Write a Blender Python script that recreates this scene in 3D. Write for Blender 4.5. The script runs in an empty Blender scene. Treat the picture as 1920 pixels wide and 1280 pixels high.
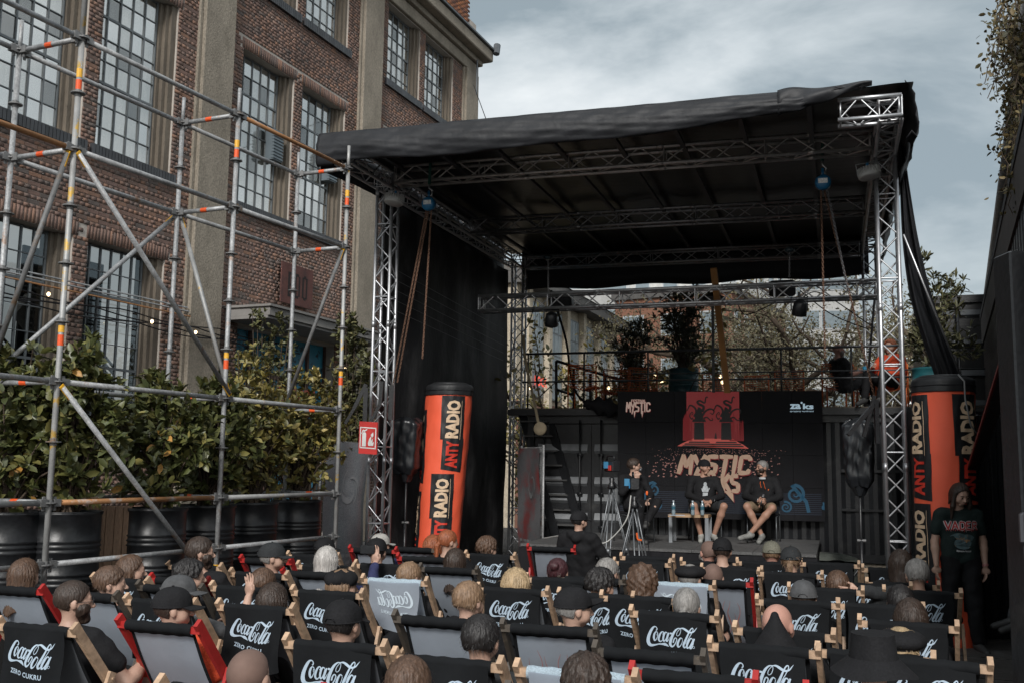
import bpy, math, random
import numpy as np
from mathutils import Vector, Matrix
random.seed(7); np.random.seed(7)
SC = bpy.context.scene
COL = SC.collection
R = math.radians
# ------------------------------------------------------------ camera, sky, sun, exposure
FPX, PITCH, ROLL, EYE = 1867.0, R(7.2), R(0.8), 1.95
cF = Vector((0, math.cos(PITCH), math.sin(PITCH)))
cU0 = Vector((0, -math.sin(PITCH), math.cos(PITCH)))
cR = Vector((1, 0, 0)) * math.cos(ROLL) + cU0 * math.sin(ROLL)
cU = cU0 * math.cos(ROLL) - Vector((1, 0, 0)) * math.sin(ROLL)
CAM = Vector((0, 0, EYE))
cd = bpy.data.cameras.new('camera'); cam = bpy.data.objects.new('camera', cd); COL.objects.link(cam)
cd.sensor_width = 36; cd.lens = 36 * FPX / 1920; cd.clip_end = 1500; cd.clip_start = .05
mm = Matrix.Identity(4)
for i in range(3):
    mm[i][0] = cR[i]; mm[i][1] = cU[i]; mm[i][2] = -cF[i]; mm[i][3] = CAM[i]
cam.matrix_world = mm; SC.camera = cam
SUN_EL, SUN_AZ = R(48), R(-75)
world = bpy.data.worlds.new('World'); SC.world = world; world.use_nodes = True
nt = world.node_tree; nt.nodes.clear()
def N(t, nt_=None, **kw):
    n = (nt_ or nt).nodes.new(t)
    for k, v in kw.items(): setattr(n, k, v)
    return n
out = N('ShaderNodeOutputWorld'); bg = N('ShaderNodeBackground')
sky = N('ShaderNodeTexSky'); sky.sky_type = 'NISHITA'; sky.sun_disc = False
sky.sun_elevation = SUN_EL; sky.sun_rotation = SUN_AZ; sky.air_density = 1.0; sky.dust_density = 3.0
tc = N('ShaderNodeTexCoord'); mp = N('ShaderNodeMapping'); mp.inputs['Scale'].default_value = (1, 1, 2.6)
mp.inputs['Location'].default_value = (3.3, 2.2, -.5)
n1 = N('ShaderNodeTexNoise'); n1.inputs['Scale'].default_value = 1.9; n1.inputs['Detail'].default_value = 7; n1.inputs['Roughness'].default_value = .56; n1.inputs['Distortion'].default_value = .35
r1 = N('ShaderNodeValToRGB')
e = r1.color_ramp.elements; e[0].position = .36; e[0].color = (1.65, 1.98, 2.12, 1); e[1].position = .64; e[1].color = (5.0, 5.15, 5.12, 1)
m_ = e.new(.5); m_.color = (3.4, 3.68, 3.76, 1)
mx = N('ShaderNodeMixRGB'); mx.inputs['Fac'].default_value = .9
L = nt.links.new
L(tc.outputs['Generated'], mp.inputs['Vector']); L(mp.outputs[0], n1.inputs['Vector']); L(n1.outputs['Fac'], r1.inputs['Fac'])
L(sky.outputs[0], mx.inputs[1]); L(r1.outputs[0], mx.inputs[2]); L(mx.outputs[0], bg.inputs['Color'])
bg.inputs['Strength'].default_value = .09
L(bg.outputs[0], out.inputs['Surface'])
sd = bpy.data.lights.new('sun', 'SUN'); sd.energy = 1.4; sd.angle = R(11); sd.color = (1, .975, .94)
sun = bpy.data.objects.new('sun', sd); COL.objects.link(sun)
sv = Vector((math.sin(SUN_AZ) * math.cos(SUN_EL), math.cos(SUN_AZ) * math.cos(SUN_EL), math.sin(SUN_EL)))
sv = Vector((-.13, -.82, .56)).normalized()
sky.sun_elevation = math.asin(sv.z); sky.sun_rotation = math.atan2(sv.x, sv.y)
sun.rotation_euler = sv.to_track_quat('Z', 'Y').to_euler()
vs = SC.view_settings; vs.view_transform = 'Standard'; vs.look = 'None'; vs.exposure = 1.12; vs.gamma = 1; vs.use_curve_mapping = False
# ------------------------------------------------------------ photo rays: a pixel of the 1920x1280 frame to a point at a real distance
def ray(px, py): return cF * FPX + cR * (px - 960) + cU * (640 - py)
def at_d(px, py, D): r = ray(px, py); return CAM + r * (D / r.y)
def at_z(px, py, z): r = ray(px, py); return CAM + r * ((z - EYE) / r.z)
def on_plane(px, py, o, n): r = ray(px, py); o = Vector(o); n = Vector(n); return CAM + r * ((o - CAM).dot(n) / r.dot(n))
def proj(p):
    q = Vector(p) - CAM; d = q.dot(cF); return (960 + FPX * q.dot(cR) / d, 640 - FPX * q.dot(cU) / d)
# ------------------------------------------------------------ objects
def tag(o, label=None, cat=None, group=None, kind=None):
    if label: o['label'] = label
    if cat: o['category'] = cat
    if group: o['group'] = group
    if kind: o['kind'] = kind
    return o
def thing(name, label, cat, loc=(0, 0, 0), rz=0, group=None):
    o = bpy.data.objects.new(name, None); COL.objects.link(o); o.empty_display_size = .2
    o.location = loc; o.rotation_euler = (0, 0, rz); return tag(o, label, cat, group)
def link(name, me, parent=None, loc=None, rot=None):
    o = bpy.data.objects.new(name, me); COL.objects.link(o)
    if parent: o.parent = parent
    if loc is not None: o.location = loc
    if rot is not None: o.rotation_euler = rot
    return o
def setmat(o, m):
    "material on the object's own slot, so that shared meshes may differ"
    s = o.material_slots
    if len(s) == 0: return
    s[0].link = 'OBJECT'; s[0].material = m
def copy_tree(o, parent=None):
    c = o.copy(); COL.objects.link(c); c.parent = parent
    for ch in list(o.children): copy_tree(ch, c)
    return c
class MB:
    def __init__(s): s.v = []; s.f = []; s.mi = []; s.m = 0
    def add(s, vs, fs):
        b = len(s.v); s.v.extend([tuple(q) for q in vs]); s.f.extend([tuple(b + i for i in f) for f in fs]); s.mi.extend([s.m] * len(fs)); return s
    def box(s, lo, hi, M=None):
        x0, y0, z0 = lo; x1, y1, z1 = hi
        p = [Vector(q) for q in ((x0, y0, z0), (x1, y0, z0), (x1, y1, z0), (x0, y1, z0), (x0, y0, z1), (x1, y0, z1), (x1, y1, z1), (x0, y1, z1))]
        if M is not None: p = [M @ q for q in p]
        return s.add(p, [(0, 3, 2, 1), (4, 5, 6, 7), (0, 1, 5, 4), (1, 2, 6, 5), (2, 3, 7, 6), (3, 0, 4, 7)])
    def cbox(s, lo, hi, c=.01, M=None):
        "box with chamfered vertical and horizontal edges"
        x0, y0, z0 = lo; x1, y1, z1 = hi; P = []
        for z, k in ((z0, c), (z0 + c, 0), (z1 - c, 0), (z1, c)):
            for (x, y) in ((x0 + c + k, y0 + k), (x1 - c - k, y0 + k), (x1 - k, y0 + c + k), (x1 - k, y1 - c - k), (x1 - c - k, y1 - k), (x0 + c + k, y1 - k), (x0 + k, y1 - c - k), (x0 + k, y0 + c + k)):
                P.append(Vector((x, y, z)))
        if M is not None: P = [M @ q for q in P]
        F = [tuple(range(7, -1, -1)), tuple(range(24, 32))]
        for k in range(3):
            for i in range(8): j = (i + 1) % 8; F.append((k * 8 + i, k * 8 + j, k * 8 + 8 + j, k * 8 + 8 + i))
        return s.add(P, F)
    def bar(s, a, b, w, h, up=(0, 0, 1)):
        a = Vector(a); b = Vector(b); d = (b - a); l = d.length; d.normalize(); up = Vector(up)
        x = d.cross(up)
        if x.length < 1e-5: x = Vector((1, 0, 0))
        x.normalize(); z = x.cross(d)
        P = [a + x * (i * w / 2) + z * (j * h / 2) + d * (k * l) for k in (0, 1) for (i, j) in ((-1, -1), (1, -1), (1, 1), (-1, 1))]
        return s.add(P, [(0, 1, 2, 3), (7, 6, 5, 4), (0, 4, 5, 1), (1, 5, 6, 2), (2, 6, 7, 3), (3, 7, 4, 0)])
    def tube(s, pts, r, n=8, cap=True, r1=None):
        pts = [Vector(p) for p in pts]; rings = []; m = len(pts); prev = None
        for i, p in enumerate(pts):
            t = (pts[min(i + 1, m - 1)] - pts[max(i - 1, 0)])
            if t.length < 1e-9: t = Vector((0, 0, 1))
            t.normalize()
            if prev is None:
                a = t.orthogonal().normalized()
            else:
                a = prev - t * prev.dot(t)
                if a.length < 1e-6: a = t.orthogonal()
                a.normalize()
            prev = a; b = t.cross(a)
            rr = r if r1 is None else r + (r1 - r) * i / max(1, m - 1)
            rings.append([p + (a * math.cos(q) + b * math.sin(q)) * rr for q in [2 * math.pi * k / n for k in range(n)]])
        V = [q for g in rings for q in g]; F = []
        for i in range(m - 1):
            for k in range(n): F.append((i * n + k, i * n + (k + 1) % n, (i + 1) * n + (k + 1) % n, (i + 1) * n + k))
        if cap: F.append(tuple(range(n - 1, -1, -1))); F.append(tuple((m - 1) * n + k for k in range(n)))
        return s.add(V, F)
    def lathe(s, prof, n=24, M=None, c=(0, 0, 0)):
        V = []; F = []
        for (r, z) in prof:
            for k in range(n):
                a = 2 * math.pi * k / n; V.append(Vector((c[0] + r * math.cos(a), c[1] + r * math.sin(a), c[2] + z)))
        if M is not None: V = [M @ q for q in V]
        for i in range(len(prof) - 1):
            for k in range(n): F.append((i * n + k, i * n + (k + 1) % n, (i + 1) * n + (k + 1) % n, (i + 1) * n + k))
        F.append(tuple(range(n - 1, -1, -1))); F.append(tuple((len(prof) - 1) * n + k for k in range(n)))
        return s.add(V, F)
    def grid(s, fn, nu, nv):
        V = [fn(i / nu, j / nv) for j in range(nv + 1) for i in range(nu + 1)]
        F = [(j * (nu + 1) + i, j * (nu + 1) + i + 1, (j + 1) * (nu + 1) + i + 1, (j + 1) * (nu + 1) + i) for j in range(nv) for i in range(nu)]
        return s.add(V, F)
    def mesh(s, name, mats, smooth=False):
        me = bpy.data.meshes.new(name); me.from_pydata(s.v, [], s.f)
        for m in (mats if isinstance(mats, (list, tuple)) else [mats]): me.materials.append(m)
        if s.m: me.polygons.foreach_set('material_index', s.mi)
        if smooth: me.polygons.foreach_set('use_smooth', [True] * len(me.polygons))
        me.update(); return me
    def build(s, name, mats, parent=None, smooth=False, loc=None, rot=None):
        return link(name, s.mesh(name, mats, smooth), parent, loc, rot)
def np_mesh(name, V, F, m, smooth=False):
    me = bpy.data.meshes.new(name); V = np.asarray(V, dtype=np.float32); F = np.asarray(F, dtype=np.int32)
    k = F.shape[1]
    me.vertices.add(len(V)); me.vertices.foreach_set('co', V.ravel()); me.loops.add(F.size); me.loops.foreach_set('vertex_index', F.ravel())
    me.polygons.add(len(F)); me.polygons.foreach_set('loop_start', np.arange(0, F.size, k, dtype=np.int32)); me.polygons.foreach_set('loop_total', np.full(len(F), k, dtype=np.int32))
    if smooth: me.polygons.foreach_set('use_smooth', np.ones(len(F), dtype=bool))
    if m: me.materials.append(m)
    me.update(calc_edges=True); return me
# ------------------------------------------------------------ materials
MATS = {}
def M(name, col, rough=.6, metal=0., var=.18, vs=3., bump=0., bs=60., spec=.5, island=None, stretch=(1, 1, 1), cols=None, dirt=None, emit=None, world_co=False, coat=0, fine=0, spots=None):
    if name in MATS: return MATS[name]
    m = bpy.data.materials.new(name); m.use_nodes = True; t = m.node_tree; b = t.nodes['Principled BSDF']
    b.inputs['Roughness'].default_value = rough; b.inputs['Metallic'].default_value = metal; b.inputs['Specular IOR Level'].default_value = spec
    if coat: b.inputs['Coat Weight'].default_value = coat
    Lk = t.links.new
    if world_co: co = N('ShaderNodeNewGeometry', t).outputs['Position']
    else: co = N('ShaderNodeTexCoord', t).outputs['Object']
    mpn = N('ShaderNodeMapping', t); mpn.inputs['Scale'].default_value = stretch; Lk(co, mpn.inputs['Vector']); co = mpn.outputs[0]
    c4 = (*col, 1)
    src = None
    if cols:
        g = N('ShaderNodeNewGeometry', t); rp = N('ShaderNodeValToRGB', t); rp.color_ramp.interpolation = 'LINEAR'
        el = rp.color_ramp.elements
        for i, c in enumerate(cols):
            q = el[i] if i < 2 else el.new(1)
            q.position = i / (len(cols) - 1); q.color = (*c, 1)
        Lk(g.outputs['Random Per Island'], rp.inputs['Fac']); src = rp.outputs['Color']
    no = N('ShaderNodeTexNoise', t); no.inputs['Scale'].default_value = vs; no.inputs['Detail'].default_value = 6; no.inputs['Roughness'].default_value = .6
    Lk(co, no.inputs['Vector'])
    mr = N('ShaderNodeMapRange', t); mr.inputs['From Min'].default_value = .25; mr.inputs['From Max'].default_value = .75
    mr.inputs['To Min'].default_value = 1 - var; mr.inputs['To Max'].default_value = 1 + var; Lk(no.outputs['Fac'], mr.inputs['Value'])
    val = mr.outputs[0]
    if fine:
        nf = N('ShaderNodeTexNoise', t); nf.inputs['Scale'].default_value = fine; nf.inputs['Detail'].default_value = 3; Lk(co, nf.inputs['Vector'])
        mf = N('ShaderNodeMapRange', t); mf.inputs['From Min'].default_value = .3; mf.inputs['From Max'].default_value = .7; mf.inputs['To Min'].default_value = .75; mf.inputs['To Max'].default_value = 1.25
        Lk(nf.outputs['Fac'], mf.inputs['Value']); mu = N('ShaderNodeMath', t, operation='MULTIPLY'); Lk(val, mu.inputs[0]); Lk(mf.outputs[0], mu.inputs[1]); val = mu.outputs[0]
    mul = N('ShaderNodeVectorMath', t, operation='SCALE'); 
    if src is None: mul.inputs[0].default_value = col
    else: Lk(src, mul.inputs[0])
    Lk(val, mul.inputs['Scale']); cur = mul.outputs[0]
    if dirt:
        dc, ds, lo, hi = dirt
        nd = N('ShaderNodeTexNoise', t); nd.inputs['Scale'].default_value = ds; nd.inputs['Detail'].default_value = 8; nd.inputs['Roughness'].default_value = .65; Lk(co, nd.inputs['Vector'])
        md = N('ShaderNodeMapRange', t); md.inputs['From Min'].default_value = lo; md.inputs['From Max'].default_value = hi; Lk(nd.outputs['Fac'], md.inputs['Value'])
        mi = N('ShaderNodeMixRGB', t); mi.inputs[2].default_value = (*dc, 1); Lk(md.outputs[0], mi.inputs['Fac']); Lk(cur, mi.inputs[1]); cur = mi.outputs[0]
    Lk(cur, b.inputs['Base Color'])
    if bump:
        nb = N('ShaderNodeTexNoise', t); nb.inputs['Scale'].default_value = bs; nb.inputs['Detail'].default_value = 5; Lk(co, nb.inputs['Vector'])
        bp = N('ShaderNodeBump', t); bp.inputs['Strength'].default_value = min(1, bump); bp.inputs['Distance'].default_value = .02 if bump <= 1 else .02 * bump
        Lk(nb.outputs['Fac'], bp.inputs['Height']); Lk(bp.outputs[0], b.inputs['Normal'])
    if emit:
        b.inputs['Emission Color'].default_value = (*emit[0], 1); b.inputs['Emission Strength'].default_value = emit[1]
    MATS[name] = m; return m
def rotz(a): return Matrix.Rotation(a, 4, 'Z')
def T(x, y, z): return Matrix.Translation((x, y, z))
# flat lettering: text as a mesh, optionally fattened, scaled to a box
def text_mesh(s, bold=0., spacing=1.0, res=2):
    cu = bpy.data.curves.new('t', 'FONT'); cu.body = s; cu.size = 1; cu.offset = bold; cu.space_character = spacing; cu.resolution_u = res; cu.align_x = 'LEFT'
    o = bpy.data.objects.new('t', cu); dg = bpy.context.evaluated_depsgraph_get(); COL.objects.link(o); dg.update()
    me = bpy.data.meshes.new_from_object(o.evaluated_get(dg)); COL.objects.unlink(o); bpy.data.objects.remove(o); bpy.data.curves.remove(cu)
    V = np.array([v.co[:] for v in me.vertices]); F = [tuple(p.vertices) for p in me.polygons]; bpy.data.meshes.remove(me)
    V = V[:, :2]; lo = V.min(0); hi = V.max(0); V = (V - lo) / (hi - lo)
    return V, F, (hi - lo)[0] / (hi - lo)[1]
def ribbon(mb, pts, ws, fn=lambda x, y: (x, y, 0), closed=False):
    "flat stroke through 2D points with a width at each; fn maps to 3D"
    P = np.array(pts, float); n = len(P); w = np.interp(np.linspace(0, 1, n), np.linspace(0, 1, len(ws)), ws)
    T_ = np.gradient(P, axis=0); l = np.hypot(T_[:, 0], T_[:, 1]) + 1e-9; Nn = np.stack([-T_[:, 1] / l, T_[:, 0] / l], 1)
    A = P + Nn * w[:, None] / 2; B = P - Nn * w[:, None] / 2
    V = [fn(*A[i]) for i in range(n)] + [fn(*B[i]) for i in range(n)]
    mb.add(V, [(i, n + i, n + i + 1, i + 1) for i in range(n - 1)])
def spline(pts, k=6):
    "Catmull-Rom through 2D/3D points"
    P = [np.array(p, float) for p in pts]; P = [2 * P[0] - P[1]] + P + [2 * P[-1] - P[-2]]; o = []
    for i in range(1, len(P) - 2):
        for j in range(k):
            t = j / k; o.append(.5 * ((2 * P[i]) + (-P[i - 1] + P[i + 1]) * t + (2 * P[i - 1] - 5 * P[i] + 4 * P[i + 1] - P[i + 2]) * t * t + (-P[i - 1] + 3 * P[i] - 3 * P[i + 1] + P[i + 2]) * t ** 3))
    o.append(P[-2]); return o
# ------------------------------------------------------------ shared materials
galv = M('galvanised_steel', (.34, .345, .35), .55, .35, .35, 9, .15, 120, dirt=((.30, .16, .08), 5, .60, .72), fine=60)
galv_dark = M('weathered_steel', (.19, .19, .19), .6, .35, .35, 9, .2, 120, dirt=((.2, .13, .08), 6, .58, .7))
rust_tube = M('rusty_tube', (.38, .19, .085), .6, .5, .3, 6, .2, 90, dirt=((.42, .40, .38), 7, .55, .7))
yellow_tube = M('yellow_painted_tube', (.35, .35, .345), .55, .35, .25, 8, .1, 90, dirt=((.55, .35, .08), 5, .585, .63))
yellow_p = M('yellow_paint', (.72, .38, .02), .5, 0, .25, 20, .2, 90, dirt=((.3, .28, .25), 18, .58, .7))
alu = M('truss_aluminium', (.52, .53, .55), .42, .8, .12, 14, .05, 150)
alu_dk = M('truss_aluminium_dull', (.52, .52, .53), .40, .85, .2, 14, .05, 150)
orange_s = M('orange_sticker', (.78, .10, .02), .5, var=.2, vs=60)
yellow_s = M('yellow_sticker', (.80, .42, .04), .5, var=.2, vs=60)
blk_tarp = M('black_tarpaulin', (.018, .019, .022), .55, 0, .3, 2, .35, 9, spec=.35)
blk_mesh = M('black_scrim', (.016, .016, .018), .7, 0, .5, .8, .6, 14, dirt=((.11, .11, .112), 1.7, .50, .80), fine=90, stretch=(1, 1, .5))
blk_metal = M('black_painted_metal', (.016, .017, .019), .38, 0, .3, 3, .12, 40, fine=30)
blk_matte = M('black_matte', (.012, .012, .014), .8, 0, .3, 3, spec=.2)
concrete = M('pilaster_render', (.255, .222, .178), .9, 0, .22, 1.2, .8, 45, dirt=((.15, .13, .10), 2.2, .5, .8), fine=34, stretch=(1, 1, .55))
mould = M('window_surround_stone', (.15, .125, .097), .85, 0, .3, 2, .6, 50, dirt=((.09, .075, .06), 3, .45, .7), stretch=(1, 1, .3))
mortar = M('mortar', (.42, .38, .34), .95, 0, .2, 2, .5, 60)
brick_cols = [(a * .58 + .080, b * .66 + .062, c * .72 + .050) for a, b, c in [(.10, .045, .034), (.17, .07, .046), (.055, .042, .042), (.15, .062, .045), (.23, .092, .05), (.125, .055, .043), (.19, .085, .06), (.075, .048, .044), (.155, .068, .052), (.26, .10, .05), (.13, .06, .05)]]
brick_m = M('clinker_brick', (.2, .1, .08), .85, 0, .38, .8, .5, 70, cols=brick_cols, dirt=((.20, .17, .15), 1.6, .60, .85), fine=45)
soldier_m = M('black_clinker', (.03, .032, .036), .4, 0, .3, 5, .3, 60, cols=[(.02, .022, .025), (.05, .052, .058), (.03, .033, .038)])
frame_m = M('window_steel_grey_blue', (.135, .15, .16), .5, .2, .2, 8)
def glass_mat(name, tint, fac, rough=.03, base=(.5, .6, .66)):
    m = bpy.data.materials.new(name); m.use_nodes = True; t = m.node_tree; t.nodes.clear()
    o = N('ShaderNodeOutputMaterial', t); a = N('ShaderNodeBsdfTransparent', t); a.inputs[0].default_value = (*tint, 1)
    g = N('ShaderNodeBsdfGlossy', t); g.inputs['Roughness'].default_value = rough; g.inputs['Color'].default_value = (*base, 1)
    x = N('ShaderNodeMixShader', t); x.inputs[0].default_value = fac
    t.links.new(a.outputs[0], x.inputs[1]); t.links.new(g.outputs[0], x.inputs[2]); t.links.new(x.outputs[0], o.inputs[0]); return m
glass_up = glass_mat('sky_reflecting_glass', (.96, .96, .95), .42, base=(.92, .92, .90))
glass_b = glass_mat('sky_reflecting_glass_clear', (.55, .56, .56), .25, base=(.92, .92, .90))
glass_c = glass_mat('sky_reflecting_glass_bright', (.9, .9, .9), .62, .06, base=(.92, .92, .90))
glass_dn = glass_mat('dark_window_glass', (.6, .6, .59), .11)
curtain_m = M('pale_curtain', (.86, .84, .81), .9, 0, .35, 1.4, stretch=(7, 7, .6))
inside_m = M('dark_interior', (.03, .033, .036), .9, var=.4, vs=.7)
# ------------------------------------------------------------ ground
g = MB(); g.box((-600, -300, -.3), (600, 1200, 0)); ground = g.build('ground', M('ground_asphalt', (.05, .05, .05), .9, 0, .3, 1, .6, 80, world_co=True, fine=60)); tag(ground, kind='structure')
# ------------------------------------------------------------ brick factory building
WA = R(22.4); dw = Vector((math.sin(WA), math.cos(WA), 0)); wn = Vector((math.cos(WA), -math.sin(WA), 0)); WO = Vector((-6.6, 19.7, 0))
# local frame of the wall: x = along, y = outward (towards the yard), z up
WM = Matrix(((dw.x, wn.x, 0, WO.x), (dw.y, wn.y, 0, WO.y), (0, 0, 1, 0), (0, 0, 0, 1)))
bld = thing('brick_building', 'tall brown brick factory building with steel grid windows and pale pilasters behind the scaffold', 'building', tuple(WO)); bld.rotation_euler = (0, 0, 0)
bld.matrix_world = Matrix.Identity(4)
bld.location = (0, 0, 0)
S0, S1, ZT = -9.6, 13.74, 15.05
wins = []
for b in (-2, -1, 0, 1):
    o = 6.3 * b
    for (a, c) in ((1.5, 3.44), (3.78, 5.72)):
        wins.append((a + o, c + o, 7.6, 11.08, 'up')); wins.append((a + o, c + o, 12.74, 15.02, 'top'))
        if b < 0: wins.append((a + o, c + o, 2.3, 5.88, 'low'))
door = (1.75, 5.6, 0, 4.9, 'door')
opens = [w for w in wins if w[1] > S0 and w[0] < S1] + [door]
pil = [(-12.6 + .08, -12.6 + 1.04), (-6.3 + .08, -6.3 + 1.04), (.08, 1.04), (6.37, 7.35), (12.8, 13.74)]
cuts = sorted(set([S0, S1] + [max(S0, w[0]) for w in opens] + [min(S1, w[1]) for w in opens]))
wb = MB()
for a, c in zip(cuts[:-1], cuts[1:]):
    if c - a < .01: continue
    mid = (a + c) / 2; iv = sorted([(w[2], w[3]) for w in opens if w[0] <= mid <= w[1]]); z = 0
    for (p, q) in iv + [(16.9, 17)]:
        if p > z: wb.box((a, -.45, z), (c, -.012, p), WM)
        z = max(z, q)
wb.box((13.3, -9, 0), (13.72, -.46, 16.9), WM)
wb.build('wall', mortar, bld)
def in_open(a, b, z0, z1, pad=0):
    for w in opens:
        if b > w[0] - pad and a < w[1] + pad and z1 > w[2] - pad and z0 < w[3] + pad: return True
    return False
bricks = []; CH = .0775
for row in range(int(.0 / CH), int(15.06 / CH)):
    z = row * CH; head = row % 2; x = S0 + (.065 if head else 0) + (.13 if (row // 2) % 2 and not head else 0)
    Lb = .13 if head else .26
    rr = random.Random(row)
    while x < S1 - .05:
        l_ = Lb
        if not head and rr.random() < .15: l_ = .13
        a, b = x, x + l_ - .011; x += l_
        if z < .6: continue
        for p in pil + [w[:2] for w in opens if z + CH - .012 > w[2] - .004 and z < w[3] + .004]:
            if b > p[0] - .004 and a < p[1] + .004:
                if a < p[0] - .03: b = p[0] - .004
                elif b > p[1] + .03: a = p[1] + .004
                else: b = a
        if b - a < .03: continue
        sold = any(w[3] <= z < w[3] + .262 - .02 and b > w[0] - .05 and a < w[1] + .05 for w in opens if w[4] != 'top')
        if sold: continue
        if b - a > .03: bricks.append((a, b, z, z + CH - .012, rr.uniform(-.004, .005)))
    # closer bricks beside openings
for w in opens:
    if w[4] in ('top', 'door'): continue
    x = w[0] - .04
    while x < w[1] + .04: bricks.append((x, x + .066, w[3] + .004, w[3] + .25, random.uniform(-.003, .004))); x += .0775
B = np.array(bricks)
def proj_np(P):
    q = P - np.array(CAM); d = q @ np.array(cF); return 960 + FPX * (q @ np.array(cR)) / d, 640 - FPX * (q @ np.array(cU)) / d, d
WMn = np.array(WM)
cen = np.stack([(B[:, 0] + B[:, 1]) / 2, np.zeros(len(B)), (B[:, 2] + B[:, 3]) / 2], 1) @ WMn[:3, :3].T + WMn[:3, 3]
px, py, dd = proj_np(cen)
score = np.where((px > 5) & (px < 640) & (py > 5) & (py < 640), (B[:, 1] - B[:, 0]) / dd, 0)
near = np.argsort(-score)[:298]; nearset = np.zeros(len(B), bool); nearset[near] = True
def brick_np(Bs):
    n = len(Bs); a, b, c, d, p = Bs.T; f = p + .0; V = np.zeros((n, 8, 3)); bk = -.03
    for i, (xx, yy, zz) in enumerate(((a, f, c), (b, f, c), (b, f, d), (a, f, d))):
        V[:, i, 0] = xx; V[:, i, 1] = yy; V[:, i, 2] = zz; V[:, i + 4, 0] = xx; V[:, i + 4, 1] = bk; V[:, i + 4, 2] = zz
    ff = np.array([(0, 3, 2, 1), (0, 1, 5, 4), (1, 2, 6, 5), (2, 3, 7, 6), (3, 0, 4, 7)])
    F = (np.arange(n)[:, None, None] * 8 + ff[None]).reshape(-1, 4); V = V.reshape(-1, 3) @ WMn[:3, :3].T + WMn[:3, 3]; return V, F
V_, F_ = brick_np(B[~nearset]); tag(link('brickwork', np_mesh('brickwork', V_, F_, brick_m), bld), kind='stuff')
bm_cache = {}
brick_one = [M('clinker_brick_%d' % i, c, .85, 0, .25, 6, .5, 70, fine=45) for i, c in enumerate(brick_cols)]
for i in near:
    a, b, c, d, p = B[i]; key = round(b - a, 2), round(d - c, 2)
    if key not in bm_cache:
        q = MB(); q.box((0, -.03, 0), (b - a, 0, d - c)); bm_cache[key] = q.mesh('brick', brick_one[0])
    o = link('brick', bm_cache[key], bld); o.matrix_world = WM @ T(a, p, c); setmat(o, random.choice(brick_one))
# pilasters, band, cornice, parapet
for i, (a, b) in enumerate(pil[1:]):
    q = MB(); q.cbox((a, -.02, 0), (b, .13, 15.05), .015, WM)
    q.cbox((a - .09, -.02, 0), (a - .002, .055, 15.05), .01, WM)
    q.build('pilaster', concrete, bld)
q = MB(); q.cbox((S0, -.3, 15.052), (S1 + .03, .10, 15.42), .02, WM); q.cbox((S0, -.3, 15.422), (S1 + .12, .22, 15.60), .02, WM)
q.cbox((S0, -.3, 15.602), (S1 + .30, .52, 15.98), .03, WM); q.build('cornice', concrete, bld)
q = MB(); q.cbox((S0, -.2, 15.985), (S1 + .36, .6, 16.06), .01, WM); q.build('roof_edge', M('zinc_flashing', (.12, .13, .14), .45, .6), bld)
q = MB(); q.tube([WM @ Vector((S1 + .3, .62, 15.9)), WM @ Vector((S1 + .38, .62, 16.25))], .12, 8); q.tube([WM @ Vector((13.2, .3, 15.4)), WM @ Vector((13.2, .3, 14.2))], .03, 6); q.build('downpipe', M('zinc_flashing', (0, 0, 0)), bld)
pb = []
for row in range(26):
    z = 16.07 + row * .0775; x = S0 + (row % 2) * .13
    while x < S1 - .75: pb.append((x, x + .25, z, z + .066, random.uniform(-.003, .004))); x += .26
PB = np.array(pb); V_, F_ = brick_np(PB); V_ = V_ + np.array(wn) * .02
tag(link('parapet_brickwork', np_mesh('parapet', V_, F_, M('orange_brick', (.2, .1, .08), .85, 0, .25, 2.2, .5, 70, cols=[(.14, .055, .035), (.26, .10, .045), (.10, .045, .035), (.34, .13, .05), (.08, .04, .03)])), bld), kind='stuff')
q = MB(); q.box((S0, -2, 16.07), (S1 - .75, .0, 18.1), WM); q.build('parapet', mortar, bld)
q = MB(); q.cbox((S0, -2, 18.1), (S1 - .6, .12, 18.2), .01, WM); q.build('parapet_coping', M('zinc_flashing', (0, 0, 0)), bld)
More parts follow.
